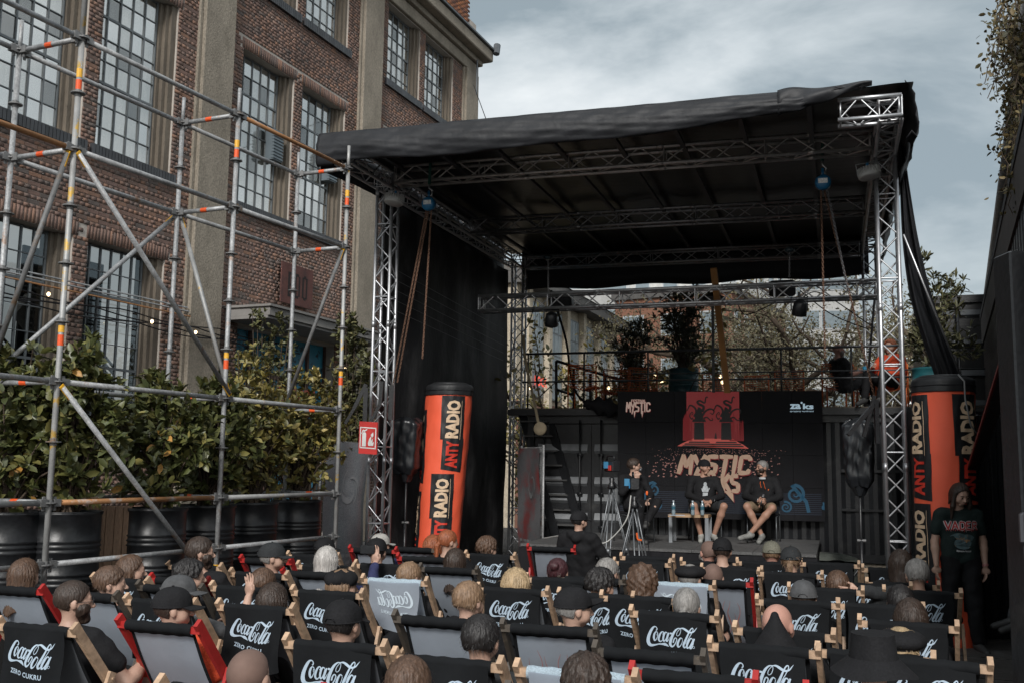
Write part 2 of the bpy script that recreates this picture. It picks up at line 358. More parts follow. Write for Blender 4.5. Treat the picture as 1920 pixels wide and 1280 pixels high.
# windows
def make_window(w, idx):
    a, b, z0, z1, kind = w; a = max(a, S0 + .05); D = -.26
    fr = MB(); wdt = b - a; jr = .34; gb = b - jr if kind != 'top' else b - .3   # glass ends before the stepped right surround
    nx = 6 if kind == 'low' else 5; nz = {'up': 8, 'top': 6, 'low': 8}[kind]
    gx = [a + .03 + (gb - a - .03) * i / nx for i in range(nx + 1)]; gz = [z0 + .05 + (z1 - z0 - .08) * i / nz for i in range(nz + 1)]
    for x in gx: fr.box((x - .014, D - .03, z0 + .03), (x + .014, D + .02, z1 - .005), WM)
    for k, z in enumerate(gz):
        t_ = .03 if k % 3 == 0 else .012
        fr.box((a + .02, D - .028, z - t_ / 1.4), (gb + .01, D + .018, z + t_ / 1.4), WM)
    wo = fr.build('window', frame_m, bld)
    # panes
    pw, ph = gx[1] - gx[0] - .03, gz[1] - gz[0] - .03
    pm = MB(); pm.box((0, 0, 0), (pw, .005, ph)); pme = pm.mesh('pane', glass_dn if kind == 'low' else glass_up)
    cor = (WM @ Vector(((a + b) / 2, 0, (z0 + z1) / 2))); P = proj(cor)
    if -500 < P[0] < 1000 and -400 < P[1] < 900:
        for i in range(nx):
            for k in range(nz):
                o = link('pane', pme, wo); rr = random.Random(i * 31 + k + idx * 7)
                if kind != 'low': setmat(o, glass_b if rr.random() < .16 else glass_c if rr.random() < .22 else glass_up)
                o.matrix_world = WM @ T(gx[i] + .015, D - .01, gz[k] + .015) @ Matrix.Rotation(rr.gauss(0, .006), 4, 'Z') @ Matrix.Rotation(rr.gauss(0, .006), 4, 'X')
    # stepped surround at both jambs and the black clinker sill
    su = MB()
    for (x0, x1, y0) in ((gb + .03, gb + .11, -.20), (gb + .11, gb + .20, -.12), (gb + .20, b - .004, -.055)): su.box((x0, -.44, z0 + .003), (x1, y0, z1 - .004), WM)
    su.build('window_surround', mould, wo); su = MB(); su.box((a + .002, -.44, z0 + .003), (a + .028, -.06, z1 - .004), WM); su.build('window_surround', mould, wo)
    sl = MB(); x = a - .12
    while x < b + .06: sl.box((x, -.25, z0 - .20), (x + .066, .075, z0 - .004), WM); x += .0775
    sl.build('sill', soldier_m, wo)
    bk = MB()
    if kind == 'low':
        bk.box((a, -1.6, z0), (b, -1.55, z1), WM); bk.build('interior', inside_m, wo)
        st = MB()
        for k in range(9):
            st.bar(WM @ Vector((a - .1 , -1.2 + .01 * k, z1 - .5 - k * .14)), WM @ Vector((b + .1, -1.2 + .01 * k, z0 + 1.5 - k * .14)), .05, .03)
        st.bar(WM @ Vector((a - .1, -1.4, z1 - 1.1)), WM @ Vector((b + .1, -1.4, z0 + .7)), .2, .5)
        st.build('stair_seen_through_glass', M('stair_paint', (.22, .22, .21), .7), wo)
    else:
        bk.grid(lambda u, v: WM @ Vector((a + u * (b - a), -.34 + .02 * math.sin(u * 60), z0 + v * (z1 - z0))), 60, 1)
        bk.build('curtain', curtain_m, wo, True)
    return wo
nw = 0
for w in sorted(wins, key=lambda q: q[0]):
    if w[1] < S0 + .6 or w[0] > S1: continue
    make_window(w, nw); nw += 1
for s0, z0 in ((1.5 + 1.2, 8.9), (3.78 + 1.25, 9.05)):
    q = MB()
    q.box((s0, -.2, z0), (s0 + .34, .02, z0 + .72), WM)
    for k in range(9): q.box((s0 - .01, -.03, z0 + .03 + k * .075), (s0 + .35, .045, z0 + .065 + k * .075), WM)
    q.build('ventilation_grille', M('grille_grey', (.13, .16, .18), .5, .2), bld)
q = MB(); q.box((1.3, -.05, 4.96), (6.35, 1.1, 5.02), WM); q.box((1.3, -.05, 5.022), (6.35, 1.15, 5.20), WM); q.box((1.25, -.05, 5.203), (6.4, 1.2, 5.25), WM); q.build('door_canopy', M('canopy_concrete', (.21, .20, .19), .8, 0, .2, 2), bld)
q = MB(); q.box((1.75, -.4, 0), (5.6, -.3, 4.9), WM); q.build('shop_front', M('blue_shop_panel', (.03, .26, .42), .5, 0, .3, 2, dirt=((.01, .04, .07), 6, .55, .6)), bld)
q = MB()
for k in range(6): q.box((1.75 + k * .76, -.3, 0), (1.83 + k * .76, -.24, 4.9), WM)
q.box((1.75, -.3, 3.9), (5.6, -.23, 4.0), WM); q.build('shop_frame', M('dark_frame_brown', (.09, .05, .04), .6), bld)
q = MB()
tv, tf, ta = text_mesh('FEST', .03)
q.add([WM @ Vector((3.6 + p[0] * 1.5, -.2, 3.2 + p[1] * .55)) for p in tv], tf); q.build('shop_lettering', M('red_neon_letters', (.75, .12, .08), .5), bld)
# rust plate with cut-through letters: solid plate, shade of the slots laid on as near-black boxes
pl = thing('rust_sign_plate', 'square rust brown steel plate with cut out letters EDO on the brick wall', 'sign')
rust = M('corten_plate', (.105, .042, .035), .7, .3, .3, 3, .4, 40, dirt=((.06, .03, .028), 4, .5, .7))
q = MB(); q.cbox((3.07, .10, 5.63), (4.35, .135, 6.58), .006, WM); q.build('plate', rust, pl)
q = MB(); dk = q
def slot(x0, z0, x1, z1): dk.box((x0, .128, z0), (x1, .1385, z1), WM)
zA, zB = 5.8, 6.38
slot(3.33, zA, 3.40, zB); slot(3.405, zB - .06, 3.52, zB); slot(3.405, 6.06, 3.49, 6.11); slot(3.405, zA, 3.52, zA + .06)
slot(3.6, zA, 3.66, zB); slot(3.665, zB - .06, 3.75, zB); slot(3.665, zA, 3.75, zA + .06); slot(3.755, zA + .05, 3.81, zB - .05)
slot(3.9, zA + .04, 3.96, zB - .04); slot(3.965, zB - .07, 4.05, zB); slot(3.965, zA, 4.05, zA + .07); slot(4.055, zA + .04, 4.11, zB - .04)
q.build('cut_letters', M('letter_shadow', (.012, .009, .009), .9), pl)
q = MB()
for x in (3.2, 4.2):
    for z in (5.75, 6.45): q.box((x, -.01, z), (x + .05, .1, z + .05), WM)
q.build('stand_off', galv_dark, pl)
# pipes and cables across the ground floor windows
pp = thing('facade_pipes', 'thin pipes and sagging cables running along the brick wall across the lower windows', 'pipes')
for k, z in enumerate((5.02, 4.94, 4.84)):
    q = MB(); q.tube([WM @ Vector((S0, .10 + .04 * k, z)), WM @ Vector((.02, .10 + .04 * k, z))], .017, 6); q.build('pipe', galv if k < 2 else rust_tube, pp)
for k in range(4):
    q = MB(); pts = [WM @ Vector((S0 + i * .35, .2 + .03 * k, 4.72 - .05 * k - .09 * abs(math.sin(i * .42 + k)) - .02 * k)) for i in range(int((4.2 - S0) / .35))]
    q.tube(pts, .013, 5); q.build('cable', blk_matte, pp)
bulb_m = M('warm_bulb', (1, .8, .5), .3, emit=((1, .72, .4), 2.5))
for (x, y, lb_) in ((91, 552, 'lit bulb left of the first scaffold pole, leftmost on the string'), (285, 603, 'lit bulb before the lower window right of the long scaffold brace'), (367, 623, 'lit bulb hanging before the left concrete pilaster'), (648, 690, 'lit bulb right of the third scaffold pole'), (588, 690, 'lit bulb above the blue shop front')):
    p = on_plane(x, y, WO + wn * .3, wn); q = MB(); q.lathe([(.004, .035), (.02, .03), (.03, 0), (.02, -.025), (.004, -.035)], 10, None, p)
    b_ = q.build('bulb', bulb_m, None, True); tag(b_, lb_, 'bulb', 'lit bulbs along the brick wall')
# ------------------------------------------------------------ scaffold
sc = thing('scaffold', 'galvanised tube scaffold with yellow worn poles standing left in front of the brick building', 'scaffold')
sp = Vector((-3.79, 8.3, 0)); sdv = Vector((.86, 1.87, 0)); stv = Vector((-.80, .34, 0)) * .86
def node(i, back, z): return sp + sdv * i + (stv if back else Vector()) + Vector((0, 0, z))
RZ = [2.11 + .5 * k for k in range(-4, 8)]
pipe_r = .0242
for i in (-1, 0, 1, 2):
    for bk in (0, 1):
        top = 5.9 if (i, bk) != (0, 0) else 7.6
        if i < 0: top = 7.6
        q = MB(); q.tube([node(i, bk, .05), node(i, bk, min(top, 5.62))], pipe_r, 12)
        q.tube([node(i, bk, 5.60), node(i, bk, top)], .019 if top < 7 else pipe_r, 10)
        pole = q.build('standard', galv if bk or i == 1 else yellow_tube, sc, True)
        for z in RZ + ([6.11, 6.61, 7.11] if top > 7 else []):
            q = MB(); q.tube([node(i, bk, z - .005), node(i, bk, z + .005)], .062, 14); q.tube([node(i, bk, z - .03), node(i, bk, z + .03)], .030, 10)
            q.build('rosette', galv_dark, pole)
        for (zz, mt, hh) in ((3.02, yellow_s, .09), (2.91, orange_s, .09), (5.25, yellow_s, .08), (5.13, orange_s, .10)) if not bk else ():
            q = MB(); q.tube([node(i, bk, zz), node(i, bk, zz + hh)], .0254, 12, False); q.build('sticker', mt, pole)
        if i >= 0:
            q = MB(); q.tube([node(i, bk, .55), node(i, bk, .95)], .0258, 12, False); q.build('paint_band', yellow_p, pole)
def ledger(a, b, mat_, nm='ledger', r=pipe_r):
    a, b = Vector(a), Vector(b); d = (b - a).normalized(); q = MB(); q.tube([a + d * .07, b - d * .07], r, 10); o = q.build(nm, mat_, sc, True)
    for p, s in ((a, 1), (b, -1)):
        q = MB(); q.bar(p + d * s * .03, p + d * s * .10, .055, .06); q.bar(p + d * s * .055 + Vector((0, 0, .05)), p + d * s * .055 - Vector((0, 0, .065)), .012, .025, d)
        q.build('wedge_head', galv_dark, o)
    return o
for i in (-1, 0, 1):
    for bk in (0, 1):
        for z in (5.61, 4.61, 2.61, 1.61, 1.11):
            if bk and z < 1.3: continue
            m_ = galv
            if (i, bk, z) == (1, 0, 5.61) or (i, bk, z) == (0, 0, 1.61): m_ = rust_tube
            if (i, bk, z) == (1, 0, 1.61) or (i, bk, z) == (-1, 0, 1.61): m_ = yellow_tube
            if (i, z) == (-1, 4.61) and bk == 0: m_ = rust_tube
            ledger(node(i, bk, z), node(i + 1, bk, z), m_)
for z in (6.61,): 
    ledger(node(-1, 0, z), node(0, 0, z), rust_tube)
for i in (0, 1, 2):
    for z in (5.61, 4.61, 2.61, 1.61):
        o = ledger(node(i, 0, z), node(i, 1, z), galv, 'transom')
        m0 = (node(i, 0, z) + node(i, 1, z)) / 2; d = stv.normalized()
        q = MB(); q.tube([m0 - d * .03, m0 + d * .05], .0254, 10, False); q.build('sticker', orange_s, o)
def brace(a, b, mt=galv_dark):
    a, b = Vector(a), Vector(b); q = MB(); q.tube([a, b], .0235, 10); o = q.build('diagonal_brace', mt, sc, True)
    d = (b - a).normalized(); q = MB(); q.bar(a - d * .02, a + d * .12, .012, .05); q.build('brace_end', yellow_p, o); q = MB(); q.bar(b - d * .12, b + d * .02, .012, .05); q.build('brace_end', yellow_p, o)
off = -stv.normalized() * .06
brace(node(0, 0, 4.56) + off, node(1, 0, 2.66) + off, galv)
brace(node(0, 0, 2.56) + off, node(1, 0, .66) + off, galv)
brace(node(1, 1, 4.56) - off, node(0, 1, 2.66) - off, galv)
brace(node(1, 1, 2.56) - off, node(0, 1, .66) - off, galv)
brace(node(1, 1, 4.56) + sdv * .03, node(1, 0, 2.66) + sdv * .03, yellow_tube)
brace(node(0, 0, 4.56) - sdv * .03, node(0, 1, 2.66) - sdv * .03)
brace(node(2, 0, 4.56) - sdv * .03, node(2, 1, 2.66) - sdv * .03)
for i in (0, 1, 2):
    for bk in (0, 1):
        q = MB(); p = node(i, bk, 0); q.box((p.x - .08, p.y - .08, 0.001), (p.x + .08, p.y + .08, .012)); q.tube([p, p + Vector((0, 0, .12))], .018, 8); q.build('base_plate', galv_dark, sc)
# ------------------------------------------------------------ stage frame (yaw 18 degrees): u = to the right, v = away
YA = R(18); v = Vector((math.sin(YA), math.cos(YA), 0)); u = Vector((math.cos(YA), -math.sin(YA), 0))
PR = Vector((4.80, 12.5, 0)); SW = 7.05
ROOFZ = 5.9
def SP(a, d, z=0):
    if z > ROOFZ: z += .07 * min(0, d) - .06 * (1 + max(-SW, min(0, a)) / SW)
    return PR + u * a + v * d + Vector((0, 0, z))       # a = 0 at the right front pillar, negative to the left
ROT = rotz(-YA)
stage = thing('stage_canopy', 'black roofed stage canopy on silver truss pillars over the platform', 'stage canopy', tuple(SP(-3.5, 0)))
stage.location = (0, 0, 0)
brace_unit = MB(); brace_unit.tube([(0, 0, 0), (0, 0, 1)], 1, 6, False)
br_me = {}
def truss(parent, A, B, side, size=.24, rt=.025, rb=.011, bay=.30, mt=alu, fine=False, nm='truss', chords=4, faces=(0, 1, 2, 3)):
    A, B = Vector(A), Vector(B); d = (B - A).normalized(); L_ = (B - A).length; s = Vector(side); s = (s - d * s.dot(d)).normalized(); t = d.cross(s); h = size / 2
    cs = [(-h, -h), (h, -h), (h, h), (-h, h)] if chords == 4 else [(-h, 0), (h, 0)]
    q = MB()
    for (a, b) in cs: q.tube([A + s * a + t * b, B + s * a + t * b], rt, 10)
    for e_ in (A, B):
        for i in range(len(cs)):
            a, b = cs[i], cs[(i + 1) % len(cs)]; off_ = d * (.03 if e_ is A else -.03)
            q.tube([e_ + off_ + s * a[0] + t * a[1], e_ + off_ + s * b[0] + t * b[1]], rb, 6)
    # coupler sleeves
    k = 2.0
    while k < L_:
        for (a, b) in cs: q.tube([A + d * (k - .05) + s * a + t * b, A + d * (k + .05) + s * a + t * b], rt * 1.12, 10)
        k += 2.0
    o = q.build(nm, mt, parent, True)
    n = max(2, int(round(L_ / bay))); st = L_ / n; lac = MB()
    if mt.name not in br_me: br_me[mt.name] = brace_unit.mesh('brace', mt, True)
    for f in (faces if chords == 4 else (0,)):
        a, b = cs[f], cs[(f + 1) % len(cs)]
        for i in range(n):
            p, q_ = (a, b) if (i + f) % 2 else (b, a)
            P = A + d * (i * st + .01) + s * p[0] + t * p[1]; Q = A + d * ((i + 1) * st - .01) + s * q_[0] + t * q_[1]
            segs = [(P, Q)]
            if i % 4 == 0: segs.append((A + d * i * st + s * a[0] + t * a[1], A + d * i * st + s * b[0] + t * b[1]))
            for (P, Q) in segs:
                if fine:
                    ob = link('brace', br_me[mt.name], o); dv = Q - P
                    ob.matrix_world = Matrix.Translation(P) @ dv.to_track_quat('Z', 'Y').to_matrix().to_4x4() @ Matrix.Diagonal((rb, rb, dv.length, 1))
                else: lac.tube([P, Q], rb, 5, False)
    if not fine: tag(lac.build('bracing', mt, o, True), kind='stuff')
    return o
ZB, ZTt = 6.16, 6.40; ZC = (ZB + ZTt) / 2; DEP = 6.6; FO = -1.45
up = (0, 0, 1)
for (a, d, fn) in ((0, 0, True), (-SW, 0, True)):
    truss(stage, SP(a, d, .02), SP(a, d, ZB + .2), u, fine=fn, nm='pillar', faces=(0, 1, 2, 3), bay=.27)
for (a, d) in ((0, DEP), (-SW, DEP)): truss(stage, SP(a, d, .02), SP(a, d, ZB + .2), u, nm='pillar', mt=alu, bay=.27)
for k, d in enumerate((0, 3.3, DEP)):
    truss(stage, SP(-SW + .15, d, ZC), SP(-.15, d, ZC), up, fine=(k == 0), nm='roof_truss', mt=alu_dk if k else M('truss_aluminium_warm', (.74, .70, .67), .42, .85, .2, 12), faces=(0, 2, 3), bay=.34)
truss(stage, SP(0, FO, ZC), SP(0, DEP - .15, ZC), up, nm='roof_truss', faces=(0, 1, 2, 3), mt=alu_dk)
truss(stage, SP(-SW, FO, ZC), SP(-SW, DEP - .15, ZC), up, nm='roof_truss', mt=alu_dk)
truss(stage, SP(.12, FO, ZC + .01), SP(-.58, FO, ZC + .01), up, nm='roof_truss', bay=.27, faces=(0, 1, 2, 3))
for k in range(8):
    a = -.9 - k * .84
    q = MB(); q.bar(SP(a, FO, 6.455), SP(a - .0, DEP + .1, 6.455), .06, .05); q.build('purlin', M('purlin_grey', (.085, .085, .09), .5, .4), stage)
# roof skin with real thickness and slight sag between purlins; underside black
q = MB()
def rf(top):
    def f(uu, vv):
        a = -SW - .25 + uu * (SW + .5); d = FO - .15 + vv * (DEP + .35 - FO)
        z = 6.53 + .012 * math.sin(uu * 40) + (.012 if top else 0) + .08 * math.sin(max(0, min(1, vv)) * math.pi) * (1 if top else .1)
        return SP(a, d, z)
    return f
q.grid(rf(0), 40, 20); q.grid(rf(1), 40, 20); q.build('roof_skin', M('roof_underside', (.008, .008, .009), .35, 0, .4, .7, .3, 6, dirt=((.018, .018, .02), 1.2, .6, .8)), stage, True)
# draped front valance
rn = random.Random(3)
def wr(x, y, s=1.):
    return (math.sin(x * 9 + y * 5 + math.sin(x * 3.1) * 2) * .5 + math.sin(x * 23 - y * 14 + 1.3 * math.sin(x * 5)) * .3 + math.sin(x * 41 + y * 37) * .15) * s
def val(uu, vv):
    a = -SW - .30 + uu * (SW - .0); bot = .42 - .20 * uu + .10 * math.sin(uu * math.pi) + (-.30 * max(0, (uu - .90) / .10))
    if uu < .04: bot += .05
    z = 6.565 - vv * max(.05, bot); d = FO - .17 - .09 * math.sin(vv * math.pi * .9) - .022 * wr(uu * 2.2 - vv * .6, vv * .9) - .008 * wr(uu * 6 + vv * 1.2, vv * 1.4)
    z += .018 * math.sin(uu * 17) * vv
    return SP(a, d, z)
q = MB(); q.grid(val, 150, 14); vo = q.build('valance', blk_tarp, stage, True); sm = vo.modifiers.new('th', 'SOLIDIFY'); sm.thickness = .006
def flap(uu, vv):       # folded back corner of the valance at the right
    a = -1.25 + uu * 1.05; z = 6.57 - vv * (.30 - .26 * uu) + .02 * math.sin(uu * 9); return SP(a, FO - .21 - .05 * math.sin(vv * 3) - .02 * math.sin(uu * 14 + vv * 4), z)
q = MB(); q.grid(flap, 24, 8); o = q.build('valance_flap', blk_tarp, stage, True); sm = o.modifiers.new('th', 'SOLIDIFY'); sm.thickness = .008
# tarp on the right outer side of the roof
def rs(uu, vv):
    d = FO + uu * (DEP - FO) ; a = .16 + .10 * math.sin(vv * 3) + .035 * wr(uu * 4, vv * 2); z = 6.60 - vv * (.85 - .25 * uu + .1 * math.sin(uu * 8)); return SP(a + .14 * vv * (1 - vv), d - .08 * (1 - uu), z)
q = MB(); q.grid(rs, 50, 10); o = q.build('side_valance', blk_tarp, stage, True); sm = o.modifiers.new('th', 'SOLIDIFY'); sm.thickness = .006
def ls(uu, vv): d = FO - .12 + uu * (DEP - FO); return SP(-SW - .30 - .02 * wr(uu * 4, vv), d, 6.57 - vv * .5)
q = MB(); q.grid(ls, 40, 6); o = q.build('side_valance', blk_tarp, stage, True); sm = o.modifiers.new('th', 'SOLIDIFY'); sm.thickness = .006
# left scrim wall
def lw(uu, vv): return SP(-SW - .20 + .03 * math.sin(uu * 26 + vv * 3) + .03 * wr(uu * 2, vv * .8), .18 + uu * (DEP - .4), 6.1 - vv * 6.05)
q = MB(); q.grid(lw, 60, 40); o = q.build('side_scrim', blk_mesh, stage, True); sm = o.modifiers.new('th', 'SOLIDIFY'); sm.thickness = .004
q = MB()
for k in range(5):
    z = 5.0 - k * .11; q.tube([SP(-SW - .13, .3 + i * .3, z - .05 * k - .012 * i) for i in range(20)], .004, 4)
q.build('lashing_cord', M('grey_cord', (.22, .22, .22), .7), stage)
# back edge strip of the roof
def bs_(uu, vv): return SP(-SW + uu * SW, DEP + .17, 6.56 - vv * .84 + .03 * math.sin(uu * 20) * vv)
q = MB(); q.grid(bs_, 40, 3); o = q.build('rear_valance', blk_tarp, stage, True); sm = o.modifiers.new('th', 'SOLIDIFY'); sm.thickness = .006
# gathered side curtain pulled out from the roof corner, with its silver pole
cu0 = SP(.22, .35, 5.6); cu1 = at_d(1762, 715, 13.6)
gl_, gr_ = spline([(1686, 262), (1689, 360), (1695, 470), (1712, 580), (1757, 718)], 8), spline([(1692, 255), (1704, 350), (1722, 450), (1752, 570), (1802, 712)], 8)
def gc(uu, vv):
    k = uu * (len(gl_) - 1); i = min(int(k), len(gl_) - 2); f = k - i; a = gl_[i] * (1 - f) + gl_[i + 1] * f; b = gr_[i] * (1 - f) + gr_[i + 1] * f; c = a + (b - a) * vv
    return at_d(c[0], c[1], 12.9 + .6 * uu + .05 * math.sin(vv * 11 + uu * 3) + .03 * math.sin(vv * 23))
q = MB(); q.grid(gc, 40, 14); o = q.build('side_curtain', blk_tarp, stage, True); sm = o.modifiers.new('th', 'SOLIDIFY'); sm.thickness = .01
q = MB(); q.tube([at_d(1694, 440, 13.0), at_d(1804, 712, 13.4)], .014, 8); q.build('curtain_pole', alu, stage, True)
# ------------------------------------------------------------ things hanging from the roof
lt = thing('lighting_truss', 'silver ladder truss hung on chains across the stage above the screen', 'truss')
pa, pb_ = SP(-6.25, 2.0, 4.62), SP(-.05, 2.0, 4.62)
o = truss(lt, pa, pb_, up, nm='truss_body', faces=(0, 1, 2, 3), mt=alu_dk, bay=.30, fine=True)
chain_m = M('rusty_chain', (.16, .09, .06), .6, .6, .3, 20); chain_s = M('steel_chain', (.25, .25, .26), .4, .8)
hoist_b = M('hoist_blue', (.015, .16, .34), .35, .1, .15, 20)
link_me = {}
def chain(parent, A, B, m, r=.006, ll=.045):
    A, B = Vector(A), Vector(B); n = int((B - A).length / (ll * .72)); q = MB(); d = (B - A).normalized(); s = d.orthogonal().normalized(); t = d.cross(s)
    for i in range(n):
        c = A + d * (i + .5) * ((B - A).length / n); w = s if i % 2 else t; pts = []
        for k in range(7):
            a = 2 * math.pi * k / 6; pts.append(c + d * math.cos(a) * ll * .5 + w * math.sin(a) * ll * .28)
        q.tube(pts, r, 4, False)
    return tag(q.build('chain', m, parent), kind='stuff')
def hoist(P, label, ends, mats_):
    h = thing('chain_hoist', label, 'chain hoist', tuple(P), 0, 'blue chain hoists under the front truss'); h.location = (0, 0, 0)
    q = MB(); q.tube([P + Vector((.01, 0, .62)), P + Vector((0, 0, .3))], .022, 8); q.build('green_sling', M('green_sling', (.02, .10, .08), .8), h)
    q = MB(); q.tube([P + Vector((0, 0, .32 - .0)), P + Vector((.0, 0, .24)), P + Vector((.05, 0, .2)), P + Vector((.04, 0, .13)), P + Vector((-.02, 0, .12))], .014, 8); q.build('hook', M('hook_steel', (.4, .4, .4), .3, .9), h, True)
    q = MB(); Mx = Matrix.Translation(P) @ ROT @ Matrix.Rotation(R(90), 4, 'X'); q.lathe([(.02, -.06), (.085, -.06), (.105, -.03), (.105, .03), (.085, .06), (.02, .06)], 20, Mx)
    q.tube([P + Vector((0, 0, .09)), P + Vector((0, 0, .2))], .02, 8); q.build('hoist_body', hoist_b, h, True)
    q = MB(); q.box((-.06, -.068, -.02), (.06, -.062, .045), Matrix.Translation(P) @ ROT); q.build('name_plate', M('plate_silver', (.6, .62, .62), .4, .4, .5, 60), h)
    for (e_, m) in zip(ends, mats_): chain(h, P + Vector((e_[0], 0, -.08)), e_[1], m)
PH1 = at_d(804, 383, 14.3); PH2 = at_d(1543, 343, 12.9)
hoist(PH1, 'blue chain hoist under the left end of the front truss with two rusty chain falls', [(-.03, at_d(737, 720, 14.6)), (.0, at_d(745, 716, 14.5)), (.04, at_d(792, 672, 14.3))], [chain_m, chain_m, chain_m])
hoist(PH2, 'blue chain hoist at the right of the front truss with long rusty chains', [(-.03, at_d(1547, 670, 13.0)), (.01, at_d(1640, 745, 13.2)), (.05, at_d(1590, 545, 13.0))], [chain_m, chain_m, chain_s])
def slim_hoist(x, y, D, y2, lab):
    P = at_d(x, y, D); h = thing('rear_hoist', lab, 'chain hoist'); q = MB(); q.lathe([(.03, .04), (.07, .03), (.08, 0), (.05, -.03)], 14, None, P); q.build('hoist_body', M('hoist_dark', (.03, .05, .06), .4), h, True); chain(h, P, at_d(x, y2, D), chain_s)
slim_hoist(1028, 484, 17.5, 552, 'small dark hoist with short chain holding the left of the lighting truss')
slim_hoist(1480, 470, 15.3, 520, 'small dark hoist with short chain holding the right of the lighting truss')
# round white work lights
def worklight(P, lab, flip=1):
    w = thing('work_light', lab, 'work light', tuple(P), 0, 'round white work lights on the front pillars')
    q = MB(); q.lathe([(.03, .10), (.05, .095), (.10, .06), (.135, .0), (.14, -.04), (.125, -.055), (.02, -.05)], 24); q.build('lamp_body', M('lamp_white', (.50, .50, .49), .5), w, True)
    q = MB()
    for k in range(24):
        a = 2 * math.pi * k / 24; q.box((.08, -.004, -.02), (.143, .004, .07), rotz(a))
    q.build('cooling_fin', M('lamp_white', (0, 0, 0)), w)
    q = MB(); q.tube([(-.15, 0, -.02), (-.15, 0, .14), (.13, .02, .16), (.15, 0, -.02)], .009, 6); q.build('bracket', galv, w)
    q = MB(); q.lathe([(.02, .10), (.022, .13), (.01, .15)], 10); q.build('blue_cap', hoist_b, w)
    w.rotation_euler = (R(-6), R(8 * flip), 0)
worklight(at_d(739, 376, 14.2), 'round white work light on the left front pillar'); worklight(at_d(1630, 326, 12.3), 'round white work light on the right front pillar', -1)
def par(P, lab):
    w = thing('par_can', lab, 'stage light', tuple(P), 0, 'black stage lights under the lighting truss'); Mx = Matrix.Rotation(R(28), 4, 'X')
    q = MB(); q.lathe([(.05, .16), (.09, .13), (.105, .03), (.11, -.06), (.1, -.06)], 20, Mx); q.build('housing', blk_metal, w, True)
    q = MB(); q.tube([(-.12, 0, 0), (-.12, 0, .2), (.12, 0, .2), (.12, 0, 0)], .01, 6); q.tube([(0, 0, .2), (0, 0, .28)], .02, 6); q.build('yoke', blk_metal, w)
    for k in range(7):
        a = k * 1.047; r_ = .06 if k < 6 else 0; q = MB(); q.lathe([(.002, -.065), (.022, -.068), (.012, -.074)], 8, Mx @ T(r_ * math.cos(a), r_ * math.sin(a), 0)); q.build('lens', M('lens_grey', (.35, .37, .4), .15, .5), w)
par(at_d(1034, 604, 15.9), 'black round stage light hanging left under the lighting truss'); par(at_d(1499, 583, 14.5), 'black round stage light hanging right under the lighting truss')
for (x, y, D, lab) in ((1052, 562, 16.6, 'black floodlight wash box on the left of the truss'), (1467, 541, 15.3, 'black floodlight box on the right of the truss')):
    q = MB(); P = at_d(x, y, D); Mx = Matrix.Translation(P) @ ROT @ Matrix.Rotation(R(20), 4, 'X'); q.cbox((-.2, -.1, -.12), (.2, .1, .12), .03, Mx)
    for k in range(5): q.box((-.16 + k * .07, .1, -.1), (-.13 + k * .07, .13, .1), Mx)
    tag(q.build('flood_light', blk_metal), lab, 'flood light')
wm = M('wooden_prop', (.26, .12, .035), .7, 0, .25, 4, stretch=(1, 1, .2))
q = MB(); q.bar(at_d(1338, 503, 15.6), at_d(1364, 735, 16.5), .10, .05); tag(q.build('wooden_prop', wm), 'long tilted ochre wooden post rising behind the screen', 'post')
q = MB(); q.bar(at_d(1336, 560, 17.0), at_d(1338, 735, 17.2), .05, .05); q.lathe([(.05, .0), (.2, .02), (.22, .10), (.05, .2)], 16, None, at_d(1337, 570, 17.0)); tag(q.build('dark_mast', blk_metal), 'thin black mast with a round head just left of the wooden post', 'mast')
# cables on the lighting truss
for (pts, lab) in ((((1380, 560), (1400, 590), (1470, 560), (1500, 560), (1540, 550), (1640, 615)), 'black cable drooping from the right half of the lighting truss'), (((1005, 560), (990, 610), (965, 640), (955, 700)), 'black cable hanging beside the left rear pillar'), (((1500, 545), (1560, 590), (1630, 618)), 'thin black cable running down to the right of the stage light')):
    q = MB(); q.tube([Vector(p) for p in spline([at_d(x, y, 15.5) for x, y in pts], 8)], .009, 5); tag(q.build('cable', blk_matte), lab, 'cable')
# ------------------------------------------------------------ platform, screen
pf = thing('stage_platform', 'low black stage platform with worn grey top carrying the speakers', 'platform')
c0 = at_z(1531, 1039, .8); v2 = (at_z(1569, 1014, .8) - c0).normalized(); v2 = v; PW = 4.35
def PP(a, d, z): return c0 + u * a + v * d + Vector((0, 0, z - .8))
deck_m = M('stage_floor', (.085, .085, .085), .7, 0, .25, 3, .3, 60, dirt=((.13, .13, .125), 4, .55, .75), world_co=True, fine=30)
k = 0
for i in range(5):
    for j in range(3):
        a0, a1 = -PW + i * PW / 5, -PW + (i + 1) * PW / 5; d0, d1 = j * 1.05, (j + 1) * 1.05
        q = MB(); P = [PP(a0 + .003, d0 + .003, .8), PP(a1 - .003, d0 + .003, .8), PP(a1 - .003, d1 - .003, .8), PP(a0 + .003, d1 - .003, .8)]
        P = [p - Vector((0, 0, .04)) for p in P] + P; q.add(P, [(0, 3, 2, 1), (4, 5, 6, 7), (0, 1, 5, 4), (1, 2, 6, 5), (2, 3, 7, 6), (3, 0, 4, 7)]); q.build('deck_panel', deck_m, pf)
def skirt(uu, vv): return PP(-PW - .02 + uu * (PW + .03), -.012 - .012 * math.sin(uu * 150), .75 - vv * .745)
q = MB(); q.grid(skirt, 160, 2); q.build('skirt', blk_matte, pf, True)
q = MB(); q.grid(lambda uu, vv: PP(.012 + .01 * math.sin(uu * 90), uu * 3.15, .75 - vv * .745), 80, 2); q.build('skirt', blk_matte, pf, True)
